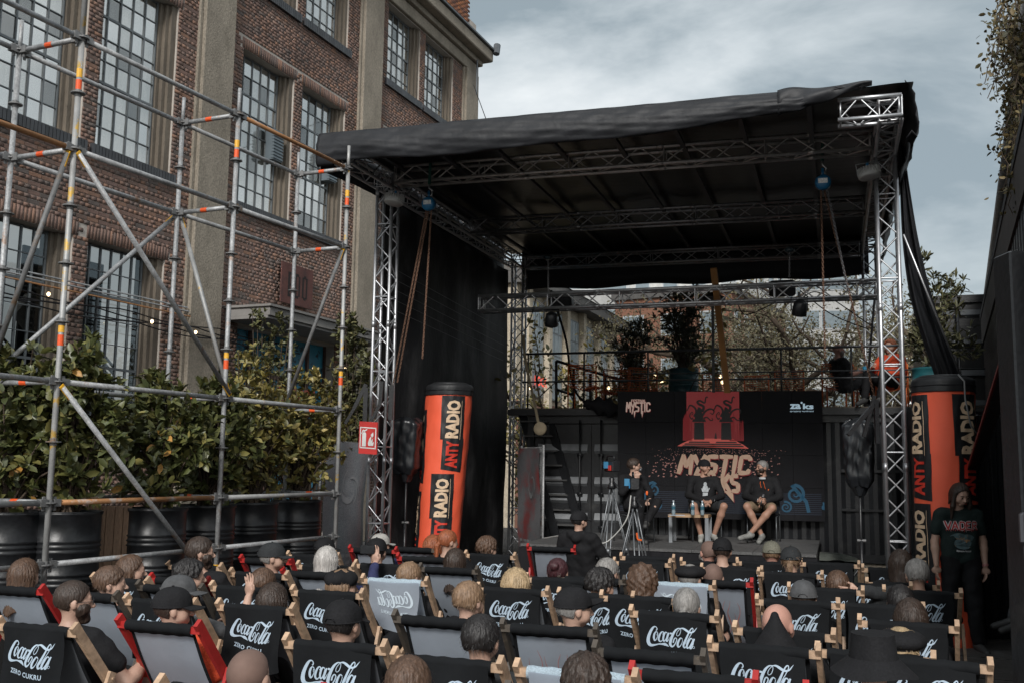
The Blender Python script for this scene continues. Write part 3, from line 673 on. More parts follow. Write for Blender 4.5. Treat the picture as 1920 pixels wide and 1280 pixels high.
q = MB(); q.add([PP(-PW, 0, .75), PP(0, 0, .75), PP(0, 3.15, .75), PP(-PW, 3.15, .75), PP(-PW, 0, .0), PP(0, 0, .0), PP(0, 3.15, .0), PP(-PW, 3.15, .0)], [(0, 1, 2, 3), (3, 2, 6, 7), (0, 3, 7, 4)]); q.build('frame', blk_matte, pf)
# LED screen on its own plane
scr = thing('led_screen', 'wide black LED screen showing a red and cream festival artwork behind the speakers', 'screen')
SO = at_d(1158, 733, 17.80); SE = at_d(1541, 735, 17.02); su = (SE - SO); SWd = su.length; su.normalize(); su.z = 0; su.normalize(); sn = Vector((su.y, -su.x, 0)) ; SH = 2.21
def LS(x, y, k=0.0):    # artwork pixel (photo coordinates) to the screen plane, k = layer
    return SO + su * ((x - 1158) / 383 * SWd) + Vector((0, 0, -(y - 733) / 231 * SH)) + sn * (.004 * k)
q = MB()
def scr_em(name, col, s): return M(name, (col[0] * .25, col[1] * .25, col[2] * .25), .6, var=.12, vs=90, emit=(col, s * .42))
nx_, ny_ = 7, 4
bk = [M('screen_off_black', (.006, .006, .008), .6, var=.2, vs=8, bump=.15, bs=200, spec=.2)]
for i in range(nx_):
    for j in range(ny_):
        q = MB(); x0, x1 = 1158 + 383 * i / nx_, 1158 + 383 * (i + 1) / nx_; y0, y1 = 733 + 231 * j / ny_, 733 + 231 * (j + 1) / ny_
        P = [LS(x0 + .2, y1 - .2), LS(x1 - .2, y1 - .2), LS(x1 - .2, y0 + .2), LS(x0 + .2, y0 + .2)]; Q = [p - sn * .08 for p in P]
        q.add(Q + P, [(0, 3, 2, 1), (4, 5, 6, 7), (0, 1, 5, 4), (1, 2, 6, 5), (2, 3, 7, 6), (3, 0, 4, 7)]); q.build('led_panel', bk[0], scr)
red_e = scr_em('screen_red', (.27, .034, .036), .42); dkr_e = scr_em('screen_dark_red', (.13, .008, .01), .8); cream_e = scr_em('screen_cream', (.60, .40, .28), .40); blue_e = scr_em('screen_blue', (.005, .08, .15), .42); navy_e = scr_em('screen_navy', (.004, .012, .03), .5); wht_e = scr_em('screen_pale', (.45, .6, .7), .65); blk_e = M('screen_ink', (.006, .005, .006), .5)
def art(nm, m, build): q = MB(); build(q); return q.build(nm, m, scr)
def poly(q, pts, k): q.add([LS(x, y, k) for x, y in pts], [tuple(range(len(pts)))])
def fx(x): return 1150 + x / 4.8
def fy(y): return 730 + y / 4.8
def px_(pts): return [(fx(x), fy(y)) for x, y in pts]
# red sky behind the statues
art('artwork_sky', red_e, lambda q: [poly(q, px_(((676 + i * 47.5, 440), (676 + (i + 1) * 47.5, 440), (676 + (i + 1) * 47.5, 20), (676 + i * 47.5, 20))), 1) for i in range(10)])
def castle(q):
    rn = random.Random(5)
    for i in range(16):
        x = 640 + i * 10 if i < 8 else 1060 + (i - 8) * 16; h = rn.uniform(60, 260) if i < 8 else rn.uniform(40, 250); poly(q, px_(((x, 450), (x + 16, 450), (x + 13, 450 - h), (x + 8, 425 - h), (x + 3, 450 - h))), 2)
art('artwork_castle', dkr_e, castle)
def sea(q):
    for k in range(11): y = 900 + k * 17; poly(q, px_(((60, y), (1850, y), (1850, y - 7), (60, y - 7))), 1)
art('artwork_waves', navy_e, sea)
def steps(q):
    poly(q, px_(((590, 498), (1230, 515), (1180, 480), (1140, 462), (1090, 430), (840, 430), (735, 430), (640, 470))), 2)
art('artwork_steps', scr_em('screen_salmon', (.50, .09, .07), .6), steps)
def statues(q):
    for (x0, x1) in ((742, 836), (985, 1078)):
        c = (x0 + x1) / 2
        poly(q, px_(((x0, 440), (x1, 440), (x1 - 4, 290), (x0 + 4, 290))), 4); poly(q, px_(((x0 - 16, 285), (x1 + 16, 285), (x1 + 8, 262), (x0 - 8, 262))), 4)
        poly(q, px_(((c - 40, 262), (c + 40, 262), (c + 34, 215), (c + 16, 190), (c + 12, 160), (c - 10, 155), (c - 18, 190), (c - 34, 220))), 5)
        for s, (a, b) in enumerate(((x0 - 50, x1 + 50), (x0 - 90, x1 + 90), (x0 - 110, x1 + 110))): poly(q, px_(((a, 468 + s * 17), (b, 468 + s * 17), (b - 8, 456 + s * 17), (a + 8, 456 + s * 17))), 4 + s)
    cl = px_(((925, 432), (948, 432), (944, 395), (938, 375), (931, 395))); poly(q, cl, 4)
art('artwork_statues', blk_e, statues)
def tent(q):
    for dx in (0, 240):
        for pts, w in ((((790, 170), (820, 190), (830, 150), (790, 130), (775, 110), (800, 100), (840, 118), (850, 80), (860, 66), (872, 75)), (26, 8)), (((745, 240), (765, 200), (750, 160), (710, 140), (690, 170), (680, 190)), (22, 7)), (((735, 250), (720, 260), (705, 230), (725, 200), (735, 215), (720, 225)), (12, 5)), (((820, 230), (850, 190), (895, 172), (925, 190), (910, 218), (890, 205)), (20, 6)), (((830, 255), (860, 245), (890, 270), (912, 268), (905, 250)), (14, 6))):
            pts2 = [(x + dx, y) for x, y in pts]; s = spline(px_(pts2), 5); w2 = (w[0] / 4.8, w[1] / 4.8)
            if dx and max(p[0] for p in pts2) > 1160: s = s[:-6]
            ribbon(q, s, w2, lambda x, y: LS(x, y, 6))
art('artwork_tentacles', blk_e, tent)
def crowd(q):
    rn = random.Random(9)
    for k in range(760):
        x = rn.gauss(930, 270); y = 520 + rn.random() ** 1.2 * 250; 
        if abs(x - 930) > 620 or (y > 560 and abs(x - 910) < 320 and rn.random() < .85): continue
        s = 2.2 + (y - 500) / 45; a = rn.uniform(-.8, .8); c, sn_ = math.cos(a), math.sin(a)
        poly(q, px_([(x + s * 1.5 * c - 0, y + s * sn_), (x + s * .2, y + s * .8), (x - s * 1.5 * c, y - s * sn_), (x, y - s * .7)]), 2)
tag(art('artwork_crowd', scr_em('screen_crowd', (.42, .20, .17), .5), crowd), kind='stuff')
# jagged hand drawn lettering: strokes in a 10 x 14 box
GL = {'M': [[(0, 14), (1.5, 0)], [(1.5, 0), (5, 9)], [(5, 9), (8.5, 0)], [(8.5, 0), (9.5, 14.5)]], 'Y': [[(0, 0), (4, 7)], [(9, 0), (2.8, 17)]], 'S': [[(8.6, 1), (1, 1), (1, 6.5), (8.2, 7.2), (8.2, 13), (.5, 13)]],
      'T': [[(0, 1), (10, 1)], [(5, 1), (4.6, 16.5)]], 'I': [[(2, 0), (2, 14)]], 'C': [[(8.8, 3.5), (8, 1), (1.4, 1), (1.2, 13), (8, 13), (9, 10.5)]], 'A': [[(0, 14), (4, 0), (8.5, 14)], [(2, 9.5), (7, 9.5)]], 'L': [[(1, 0), (1, 13), (7, 13)]],
      'K': [[(1, 0), (1, 14)], [(8.5, 0), (1.5, 7.5)], [(2.5, 6.5), (9, 14.2)]], 'F': [[(1, 14), (1, 1), (8, 1)], [(1, 7), (6, 7)]], 'E': [[(8, 1), (1, 1), (1, 13), (8, 13)], [(1, 7), (6.5, 7)]], 'V': [[(0, 0), (4.5, 14), (9, 0)]], 'R': [[(1, 14), (1, 1), (7.5, 1), (7.5, 6.5), (1, 7.5)], [(4, 7), (8.5, 14)]], 'D': [[(1, 1), (6.5, 1), (8.5, 4), (8.5, 10), (6.5, 13), (1, 13), (1, 1)]], ' ': []}
def jag(q, word, x0, y0, w, h, sw, k, slant=0., fn=None, adv=10.6):
    fn = fn or (lambda x, y, k=k: LS(x, y, k)); wd = [.5 if c == 'I' else .45 if c == ' ' else 1. for c in word]; cw = w / sum(wd)
    for ci, c in enumerate(word):
        i = sum(wd[:ci])
        for s in GL[c]:
            for j in range(len(s) - 1):
                (a, b), (c_, d) = s[j], s[j + 1]; L_ = math.hypot(c_ - a, d - b) or 1; ex = .8 * .5
                P = []
                for t in (-ex / L_, .33, .66, 1 + ex / L_):
                    x = a + (c_ - a) * t; y = b + (d - b) * t; X = x0 + cw * (i + x / adv) + slant * (h * (1 - y / 14)); Y = y0 + h * y / 14; P.append((X, Y))
                ribbon(q, P, (sw * .9, sw * 1.12, sw, sw * .72), lambda x, y, f=fn: f(x, y))
def logo(q, kk, dx=0, dy=0):
    jag(q, 'MYSTIC', fx(600) + dx, fy(575) + dy, (1240 - 600) / 4.8, 160 / 4.8, 7.6, kk, .18)
    jag(q, 'TALKS', fx(760) + dx, fy(740) + dy, (1150 - 760) / 4.8, 150 / 4.8, 7.2, kk, -.05)
    poly(q, [(x + dx, y + dy) for x, y in px_(((1030, 880), (1085, 900), (1090, 975), (1005, 880)))], kk); poly(q, [(x + dx, y + dy) for x, y in px_(((572, 735), (640, 690), (620, 735)))], kk)
art('artwork_logo_shadow', dkr_e, lambda q: logo(q, 7, 1.6, 1.8)); art('artwork_logo', cream_e, lambda q: logo(q, 9))
def small(q, kk, d=0):
    jag(q, 'MYSTIC', fx(122) + d, fy(112) + d, 225 / 4.8, 85 / 4.8, 2.7, kk); jag(q, 'FESTIVAL', fx(168) + d, fy(88) + d, 140 / 4.8, 24 / 4.8, 1.1, kk)
    for x in (200, 272): poly(q, [(a + d, b + d) for a, b in px_(((x - 12, 190), (x + 8, 190), (x - 4, 250)))], kk)
art('artwork_small_logo_shadow', dkr_e, lambda q: small(q, 3, .7)); art('artwork_small_logo', scr_em('screen_cream_dim', (.5, .36, .3), .6), lambda q: small(q, 5))
def zaiks(q):
    for s, x, y, w, h, b in (('za', 1596, 128, 95, 44, .035), ('ks', 1710, 125, 92, 48, .035)):
        V, F, a = text_mesh(s, b); q.add([LS(fx(x + p[0] * w), fy(y + (1 - p[1]) * h), 3) for p in V], F)
    V, F, a = text_mesh('sprzyjamy wyobrazni', .01); q.add([LS(fx(1596 + p[0] * 205), fy(183 + (1 - p[1]) * 17), 3) for p in V], F)
    c = (1699, 118); poly(q, px_([(c[0] + 9 * math.cos(k * .7), c[1] + 9 * math.sin(k * .7)) for k in range(9)]), 3)
art('artwork_sponsor', wht_e, zaiks)
def curls(q):
    for (cx, cy, s, fl) in ((1625, 900, 1., 1), (1545, 1010, .6, 1), (370, 880, .8, -1), (410, 1010, .62, -1), (1880, 1000, .5, 1)):
        pts = []
        for k in range(30):
            a = k / 29 * 3.6 * math.pi; r_ = (8 + 78 * k / 29) * s; pts.append((cx + fl * r_ * math.cos(a) * -1, cy + r_ * math.sin(a) * .95))
        pts += [(cx + fl * (90 + 5) * s, cy + 60 * s), (cx + fl * 115 * s, cy + 150 * s)] if s >= .8 else []
        pts = [p for p in pts if 40 < p[0] < 1872 and p[1] < 1095]
        ribbon(q, px_(pts), (1.5 * s, 4.5 * s, 6.5 * s), lambda x, y: LS(x, y, 2))
art('artwork_octopus', blue_e, curls)
# ------------------------------------------------------------ vegetation helpers
LT = np.array([(0, 0, 0), (0, .33, -.02), (0, .68, -.03), (0, 1, -.09), (-.19, .30, .045), (-.17, .70, .03), (.19, .30, .045), (.17, .70, .03)])
LF = np.array([(0, 1, 4), (1, 5, 4), (1, 2, 5), (2, 3, 5), (0, 6, 1), (1, 6, 7), (1, 7, 2), (2, 7, 3)])
def leaves_np(P, D_, Nn, ln, wid=1.):
    "leaf polygons at points P pointing along D_ with normal Nn"
    D_ = D_ / (np.linalg.norm(D_, axis=1, keepdims=True) + 1e-9); X = np.cross(D_, Nn); X /= np.linalg.norm(X, axis=1, keepdims=True) + 1e-9; Z = np.cross(X, D_)
    t = LT; V = P[:, None, :] + (X[:, None, :] * (t[None, :, 0:1] * wid) + D_[:, None, :] * t[None, :, 1:2] + Z[:, None, :] * t[None, :, 2:3]) * ln[:, None, None]
    F = np.arange(len(P))[:, None, None] * 8 + LF[None]; return V.reshape(-1, 3), F.reshape(-1, 3)
def leaf_mat(name, cols, rough=.4):
    m = M(name, cols[0], rough, 0, .25, 6, cols=cols, spec=.5); return m
laurel = leaf_mat('laurel_leaf', [(.06, .074, .026), (.10, .115, .036), (.075, .088, .034), (.16, .155, .048), (.085, .10, .045), (.12, .12, .034), (.045, .058, .024), (.25, .215, .065)], .42)
yellowg = leaf_mat('yellow_green_leaf', [(.24, .19, .05), (.10, .11, .035), (.32, .25, .07), (.06, .07, .03), (.18, .15, .045), (.38, .30, .12)], .4)
golden = M('yellowed_leaf', (.42, .22, .05), .5, 0, .3, 5)
olive = leaf_mat('dull_olive_leaf', [(.105, .095, .05), (.165, .145, .08), (.07, .066, .038), (.22, .19, .115), (.13, .118, .068)], .6)
bark = M('bark', (.07, .05, .035), .9, 0, .3, 6, .4, 50)
def twig_cloud(rng, c, rad, n, per, ln, hollow=.35, zbias=0):
    "leaf whorls at n twig tips inside an ellipsoid of uneven outline"
    d = rng.normal(size=(n, 3)); d /= np.linalg.norm(d, axis=1, keepdims=True)
    r = (hollow + (1 - hollow) * rng.random(n) ** .6) * (1 + .22 * np.sin(d[:, 0] * 5 + c[0] * 3) * np.cos(d[:, 2] * 6 + c[1]))
    tips = np.array(c) + d * r[:, None] * np.array(rad)
    ax = d * .7 + rng.normal(size=(n, 3)) * .35 + np.array([0, 0, .75]); ax /= np.linalg.norm(ax, axis=1, keepdims=True)
    P = np.repeat(tips, per, 0); A = np.repeat(ax, per, 0); k = len(P)
    rd = rng.normal(size=(k, 3)); rd -= A * (rd * A).sum(1, keepdims=True); rd /= np.linalg.norm(rd, axis=1, keepdims=True)
    tilt = rng.uniform(.35, 1.5, k)[:, None]; D_ = A * np.cos(tilt) + rd * np.sin(tilt); P = P - A * rng.uniform(0, .9, k)[:, None] * ln * .9
    return P, D_, A * np.sin(tilt) - rd * np.cos(tilt) + rng.normal(size=(k, 3)) * .2, ln * rng.uniform(.65, 1.25, k), tips
def shrub(name, label, cat, base, clouds, mat_, ln, per=8, wid=1., seed=1, group=None, single=0, stem_r=.014, gold=0, nst=9):
    rng = np.random.default_rng(seed); t = thing(name, label, cat, tuple(base), 0, group); VS, FS, o_ = [], [], 0; tips_all = []; PP_ = []
    for (c, rad, n) in clouds:
        P, D_, Nn, l_, tips = twig_cloud(rng, c, rad, n, per, ln); PP_.append((P, D_, Nn, l_)); tips_all.append(tips)
    P, D_, Nn, l_ = [np.concatenate([q[i] for q in PP_]) for i in range(4)]; tips = np.concatenate(tips_all)
    W_ = P + np.array(base); sc_ = -(W_[:, 1]) + rng.random(len(P)) * .3
    idx = np.argsort(-sc_); sg = idx[:single * 3][rng.permutation(min(len(idx), single * 3))[:single]] if single else np.array([], int)
    keep = np.ones(len(P), bool); keep[sg] = False
    V_, F_ = leaves_np(P[keep], D_[keep], Nn[keep], l_[keep], wid); tag(link('foliage', np_mesh('foliage', V_, F_, mat_), t), kind='stuff')
    if single:
        V_, F_ = leaves_np(np.zeros((1, 3)), np.array([[0, 1., 0]]), np.array([[0, 0, 1.]]), np.ones(1), wid); me = np_mesh('leaf', V_, F_, mat_); me2 = np_mesh('leaf', V_, F_, golden)
        for j, i in enumerate(sg):
            g_ = j < gold; o = link('leaf', me2 if g_ else me, t); y_ = Vector(D_[i]).normalized(); x_ = y_.cross(Vector(Nn[i])).normalized(); z_ = x_.cross(y_); s_ = l_[i] * (1.1 if g_ else 1)
            if g_: y_ = (y_ + Vector((0, 0, -1.1))).normalized(); x_ = y_.cross(Vector((.3, -1, .2))).normalized(); z_ = x_.cross(y_)
            m = Matrix.Identity(4)
            for r_ in range(3): m[r_][0] = x_[r_] * s_; m[r_][1] = y_[r_] * s_; m[r_][2] = z_[r_] * s_; m[r_][3] = P[i][r_]
            o.matrix_local = m
    q = MB(); hub = Vector((0, 0, 0))
    for k in range(min(len(tips), 60)):
        e = Vector(tips[k * max(1, len(tips) // 60) % len(tips)]); b0 = hub + Vector((rng.uniform(-.08, .08), rng.uniform(-.08, .08), 0)); mid = b0.lerp(e, .55) + Vector((0, 0, .12 * (e - b0).length)); q.tube([b0, mid, e], stem_r, 5, False, stem_r * .35)
    q.build('stem', bark, t, True); return t
def tree(label, base, h, cr, seed, mat_=olive, n=900, ln=.22, tr=.2, nb=7, group=None, per=6, z0=.35, cat='tree', name='tree'):
    rng = np.random.default_rng(seed); t = thing(name, label, cat, tuple(base), 0, group); q = MB(); ends = []
    def limb(p, d, L_, r, lev):
        pts = [p]; dd = Vector(d)
        for k in range(5):
            dd = (dd + Vector(rng.normal(size=3) * .22) + Vector((0, 0, .04))).normalized(); pts.append(pts[-1] + dd * L_ / 5)
        q.tube(pts, r, 6, False, r * .45)
        if lev == 0: ends.extend(pts[2:]); return
        for k in range(nb if lev == 2 else 4):
            a = rng.uniform(0, 6.28); s = pts[2 + int(rng.integers(0, 4))]; nd = (dd * .5 + Vector((math.cos(a), math.sin(a), rng.uniform(-.1, .7)))).normalized(); limb(s, nd, L_ * rng.uniform(.5, .75), r * .5, lev - 1)
        ends.extend(pts[3:])
    limb(Vector((0, 0, 0)), (0.05, 0, 1), h * .62, tr, 2)
    q.build('trunk', bark, t, True)
    E_ = np.array([e[:] for e in ends]); C = E_[rng.integers(0, len(E_), n)] + rng.normal(size=(n, 3)) * np.array([cr * .11, cr * .11, cr * .07])
    P = np.repeat(C, per, 0) + rng.normal(size=(n * per, 3)) * .12; V_, F_ = leaves_np(P, rng.normal(size=(len(P), 3)) + [0, 0, -.2], rng.normal(size=(len(P), 3)) + [0, 0, 1.], ln * rng.uniform(.6, 1.3, len(P)), 1.3)
    tag(link('crown', np_mesh('crown', V_, F_, mat_), t), kind='stuff'); return t
# ------------------------------------------------------------ containers behind the stage and the terrace on them
CO = at_d(1085, 773, 18.5); ZD = 3.04
def CP(a, d, z): return Vector((CO.x, CO.y, 0)) + u * a + v * d + Vector((0, 0, z))
def corr(q, a0, a1, z0, z1, d, step=.28, dep=.036):
    x = a0; n = int((a1 - a0) / step); st = (a1 - a0) / n; pts = []
    for i in range(n): pts += [(a0 + i * st, 0), (a0 + i * st + st * .25, 0), (a0 + i * st + st * .5, dep), (a0 + i * st + st * .75, dep)]
    pts.append((a1, 0))
    V = [CP(x, d + y, z0) for x, y in pts] + [CP(x, d + y, z1) for x, y in pts]; n = len(pts)
    q.add(V, [(i, i + 1, n + i + 1, n + i) for i in range(n - 1)])
def cbx(q, a0, a1, d0, d1, z0, z1): q.add([CP(a0, d0, z0), CP(a1, d0, z0), CP(a1, d1, z0), CP(a0, d1, z0), CP(a0, d0, z1), CP(a1, d0, z1), CP(a1, d1, z1), CP(a0, d1, z1)], [(0, 3, 2, 1), (4, 5, 6, 7), (0, 1, 5, 4), (1, 2, 6, 5), (2, 3, 7, 6), (3, 0, 4, 7)])
cm = M('container_black', (.012, .013, .015), .40, 0, .3, 2, .15, 30, dirt=((.045, .045, .045), 3, .58, .75), fine=30)
ca = thing('shipping_container', 'black shipping container with louvred double doors at the left rear of the stage', 'container', group='black shipping containers'); Z0 = .45
q = MB(); cbx(q, -.98, 1.46, .10, 6, Z0, ZD - .13); q.build('box', cm, ca)
q = MB()
for (a0, a1, z0, z1) in ((-.98, -.86, Z0, ZD - .12), (1.34, 1.46, Z0, ZD - .12), (-.86, 1.34, ZD - .26, ZD - .12), (-.86, 1.34, Z0, Z0 + .14)): cbx(q, a0, a1, -.02, .10, z0, z1)
tag(q.build('frame', cm, ca), kind='stuff')
ridge = M('container_ridge_pale', (.20, .21, .22), .3, .1, .3, 6)  # louvre slats set to a paler grey than the black doors
for (a0, a1) in ((-.84, .235), (.245, 1.33)):
    q = MB(); cbx(q, a0, a1, .02, .06, Z0 + .16, ZD - .28); o = q.build('door', cm, ca)
    for z in (.98, 1.32, 1.63, 2.23):
        q = MB(); a = a0 + .06
        q.add([CP(a, .015, z + .17), CP(a1 - .06, .015, z + .17), CP(a1 - .06, -.04, z + .05), CP(a, -.04, z + .05), CP(a, .015, z - .0), CP(a1 - .06, .015, z)], [(3, 2, 1, 0), (5, 2, 3, 4)]); q.build('louvre', ridge, o)
    for f_ in (.18, .82):
        ax = a0 + (a1 - a0) * f_; q = MB(); q.tube([CP(ax, -.06, Z0 + .1), CP(ax, -.06, ZD - .2)], .018, 8)
        for z in (.9, 1.5, 2.2): q.bar(CP(ax - .05, -.06, z), CP(ax + .05, -.06, z), .03, .05)
        q.build('lock_rod', cm, o, True)
    q = MB(); q.bar(CP(a0 + .25, -.08, 1.25), CP(a0 + .6, -.08, 1.22), .02, .04); q.build('handle', cm, o)
cb = thing('shipping_container', 'long black corrugated shipping container behind and to the right of the LED screen', 'container', group='black shipping containers')
q = MB(); cbx(q, 1.49, 7.55, .10, 2.5, Z0, ZD - .13); q.build('box', cm, cb)
q = MB(); corr(q, 1.6, 7.44, Z0 + .12, ZD - .22, .01); q.build('corrugated_side', cm, cb)
q = MB()
for (a0, a1, z0, z1) in ((1.49, 1.6, Z0, ZD - .12), (7.44, 7.55, Z0, ZD - .12), (1.6, 7.44, ZD - .24, ZD - .12), (1.6, 7.44, Z0, Z0 + .14), (4.6, 7.4, 1.95, 2.0), (4.6, 7.4, 1.3, 1.34)): cbx(q, a0, a1, -.03, .10, z0, z1)
q.build('frame', cm, cb)
# base the containers stand on
q = MB(); cbx(q, -1.0, 9.0, .02, 6.4, 0, Z0 - .003); tag(q.build('container_plinth', concrete), 'low rough plinth under the black containers behind the stage', 'plinth')
dk_ = thing('terrace_deck', 'raised black terrace deck on top of the containers behind the stage', 'terrace')
q = MB(); cbx(q, -1.35, 9.6, -.12, 6.6, ZD - .115, ZD - .005); q.build('deck', blk_metal, dk_)
q = MB()
for k in range(44): cbx(q, -1.3 + k * .247, -1.3 + k * .247 + .24, -.10, 6.5, ZD - .004, ZD + .018)
tag(q.build('deck_boards', M('deck_board', (.09, .075, .06), .8, 0, .3, 4), dk_), kind='stuff')
rl = thing('terrace_railing', 'thin black railing with two rails along the front edge of the raised terrace', 'railing')
for z, r_ in ((4.09, .022), (3.56, .016), (3.50 + .18, .012)):
    q = MB(); q.tube([CP(-1.1 if z != 3.68 else 1.0, .0, z), CP(9.4, .0, z)], r_, 8); q.build('rail', M('railing_steel', (.06, .065, .07), .4, .4), rl, True)
for x in (990, 1095, 1215, 1465, 1597, 1760): 
    p = on_plane(x, 700, CP(0, 0, 0), v); q = MB(); q.tube([(p.x, p.y, ZD), (p.x, p.y, 4.09)], .017, 6); q.build('post', blk_metal, rl, True)
sr = thing('stair_railing', 'black sloping stair handrail left on the terrace', 'railing')
for (a, b) in (((1043, 676), (1165, 712)), ((1045, 730), (1075, 740)), ((1043, 676), (1043, 790)), ((1076, 690), (1076, 775)), ((1107, 700), (1107, 775)), ((1135, 706), (1135, 775))):
    q = MB(); q.tube([at_d(*a, 20.2), at_d(*b, 20.2)], .03, 6); q.build('rail' if a[0] != b[0] else 'post', blk_metal, sr, True)
stp = thing('steel_stairs', 'narrow black steel stairs with open treads left of the container doors', 'stairs')
for s_ in (0, .5):
    q = MB(); A = at_d(978, 770, 18.9) + u * s_; q.bar(A, A + u * .75 + Vector((0, 0, -2.3)) - v * .2, .04, .16); q.build('stringer', blk_metal, stp)
for k in range(8):
    q = MB(); A = at_d(978, 790, 18.9) + u * (.095 * k) - Vector((0, 0, .27 * k)); q.bar(A - v * .02, A + u * .55 - v * .02, .24, .03); q.build('tread', M('tread_dark', (.05, .05, .05), .6), stp)
# net hanging behind the stage
net = bpy.data.materials.new('fine_net'); net.use_nodes = True; tn = net.node_tree; tn.nodes.clear()
o_ = N('ShaderNodeOutputMaterial', tn); a_ = N('ShaderNodeBsdfTransparent', tn); d_ = N('ShaderNodeBsdfDiffuse', tn); d_.inputs[0].default_value = (.025, .027, .03, 1); x_ = N('ShaderNodeMixShader', tn)
ng = N('ShaderNodeTexNoise', tn); ng.inputs['Scale'].default_value = 1.2; mg = N('ShaderNodeMapRange', tn); mg.inputs['To Min'].default_value = .22; mg.inputs['To Max'].default_value = .36
tn.links.new(ng.outputs['Fac'], mg.inputs['Value']); tn.links.new(mg.outputs[0], x_.inputs[0]); tn.links.new(a_.outputs[0], x_.inputs[1]); tn.links.new(d_.outputs[0], x_.inputs[2]); tn.links.new(x_.outputs[0], o_.inputs[0])
nn = thing('safety_net', 'fine dark see-through net hanging between the rear truss and the top of the containers', 'net')
edge = spline([(1034, 545), (1046, 585), (1062, 640), (1070, 700), (1082, 738), (1110, 764)], 6)
def nf(uu, vv):
    k = vv * (len(edge) - 1); i = min(int(k), len(edge) - 2); e_ = np.array(edge[i]) * (1 - (k - i)) + np.array(edge[i + 1]) * (k - i)
    xr = 1642 - 20 * vv; x = e_[0] + (xr - e_[0]) * uu; y = e_[1] + (545 + 222 * vv - e_[1]) * min(1, uu * 1.8) - 10 * (1 - vv) * uu
    return on_plane(x, y, SP(0, DEP - 1.6 + .03 * math.sin(uu * 9)), v)
q = MB(); q.grid(nf, 30, 16); q.build('net_cloth', net, nn, True)
q = MB(); q.tube([nf(0, k / 20) - v * .01 for k in range(21)], .022, 6); q.build('net_hem', blk_matte, nn, True)
q = MB(); q.tube([nf(1, k / 12) - v * .01 for k in range(13)], .02, 6); q.build('net_hem', blk_matte, nn, True)
def bunch(uu, vv): p = at_d(1095 + 75 * uu, 756 + 12 * uu, 18.0); a = vv * 6.28; r_ = .05 + .11 * math.sin(uu * 3.1); return p + Vector((0, math.cos(a) * r_, math.sin(a) * r_ * (1 + .3 * math.sin(uu * 22))))
q = MB(); q.grid(bunch, 16, 10); q.build('net_bunch', blk_matte, nn, True)
# stacked containers right of the stage
stk = thing('stacked_container', 'dark container stack with horizontal ridges rising right behind the stage', 'container')
SK = at_d(1700, 560, 18.4); zt = SK.z
def KP(a, d, z): return Vector((SK.x, SK.y, 0)) + u * a + v * d + Vector((0, 0, z))
def kbx(q, a0, a1, d0, d1, z0, z1): q.add([KP(a0, d0, z0), KP(a1, d0, z0), KP(a1, d1, z0), KP(a0, d1, z0), KP(a0, d0, z1), KP(a1, d0, z1), KP(a1, d1, z1), KP(a0, d1, z1)], [(0, 3, 2, 1), (4, 5, 6, 7), (0, 1, 5, 4), (1, 2, 6, 5), (2, 3, 7, 6), (3, 0, 4, 7)])
q = MB(); kbx(q, .25, 3.6, .0, 2.5, .4, zt); q.build('box', cm, stk)
for k in range(7):
    z = zt - .35 - k * .55; q = MB(); q.add([KP(.3, -.002, z + .10), KP(3.55, -.002, z + .10), KP(3.55, -.05, z), KP(.3, -.05, z), KP(.3, -.002, z - .06), KP(3.55, -.002, z - .06)], [(3, 2, 1, 0), (5, 2, 3, 4)]); q.build('ridge', M('container_ridge_dull', (.05, .055, .06), .3, .1, .3, 6), stk)
for a in (.85, 1.75, 2.2, 3.0):
    q = MB(); q.tube([KP(a, -.07, .5), KP(a, -.07, zt - .1)], .03, 8); q.build('lock_rod', cm, stk, True)
q = MB(); kbx(q, .2, 3.65, -.06, .0, zt - .12, zt + .02); q.build('top_rail', cm, stk)
# small planters on the terrace
def drum(parent_name, label, base, r, h, m, group=None, rings=(.33, .36, .66, .69)):
    t = thing(parent_name, label, 'drum', tuple(base), 0, group); pr = [(r * .96, 0), (r, .02)]
    for z in (.30, .35, .40, .62, .67, .72): pr += [(r, h * z - .012), (r + .012, h * z), (r, h * z + .012)]
    pr += [(r, h - .03), (r + .012, h - .015), (r + .008, h), (r - .02, h), (r - .025, h - .04), (.0, h - .05)]
    q = MB(); q.lathe(pr, 36); q.build('drum_body', m, t, True)
    q = MB(); pts = [(math.cos(k * .3142) * (r + .004), math.sin(k * .3142) * (r + .004), h) for k in range(21)]; q.tube(pts, .009, 6, False); q.build('drum_rim', m, t, True); return t
teal = M('teal_drum_paint', (.015, .075, .095), .4, 0, .3, 3, .1, 40)
pD = at_d(1282, 732, 19.6); drum('oil_drum', 'dark teal oil drum planter on the terrace right above the screen', (pD.x, pD.y, ZD + .02), .29, .86, teal)
pE = at_d(1752, 735, 15.6); q = MB(); q.box((pE.x - .5, pE.y - .4, 2.15), (pE.x + .5, pE.y + .4, 2.9)); tag(q.build('planter_shelf', blk_metal), 'black box shelf carrying the teal drum behind the right red column', 'shelf')
drum('oil_drum', 'brighter teal oil drum planter behind the black top of the right red column', (pE.x, pE.y, 2.903), .32, .68, M('teal_drum_bright', (.02, .13, .15), .4, 0, .3, 3, .1, 40))
dkleaf = leaf_mat('dark_oleander_leaf', [(.045, .055, .03), (.08, .088, .045), (.06, .07, .038), (.12, .12, .065)], .5)
shrub('potted_shrub', 'tall dark narrow-leaved shrub growing from the drum above the screen', 'shrub', (pD.x, pD.y, ZD + .88), [((.0, 0, .62), (.38, .35, .5), 130), ((-.12, 0, 1.15), (.48, .35, .45), 110), ((.25, 0, 1.35), (.3, .3, .35), 50)], dkleaf, .13, 7, .6, 11)
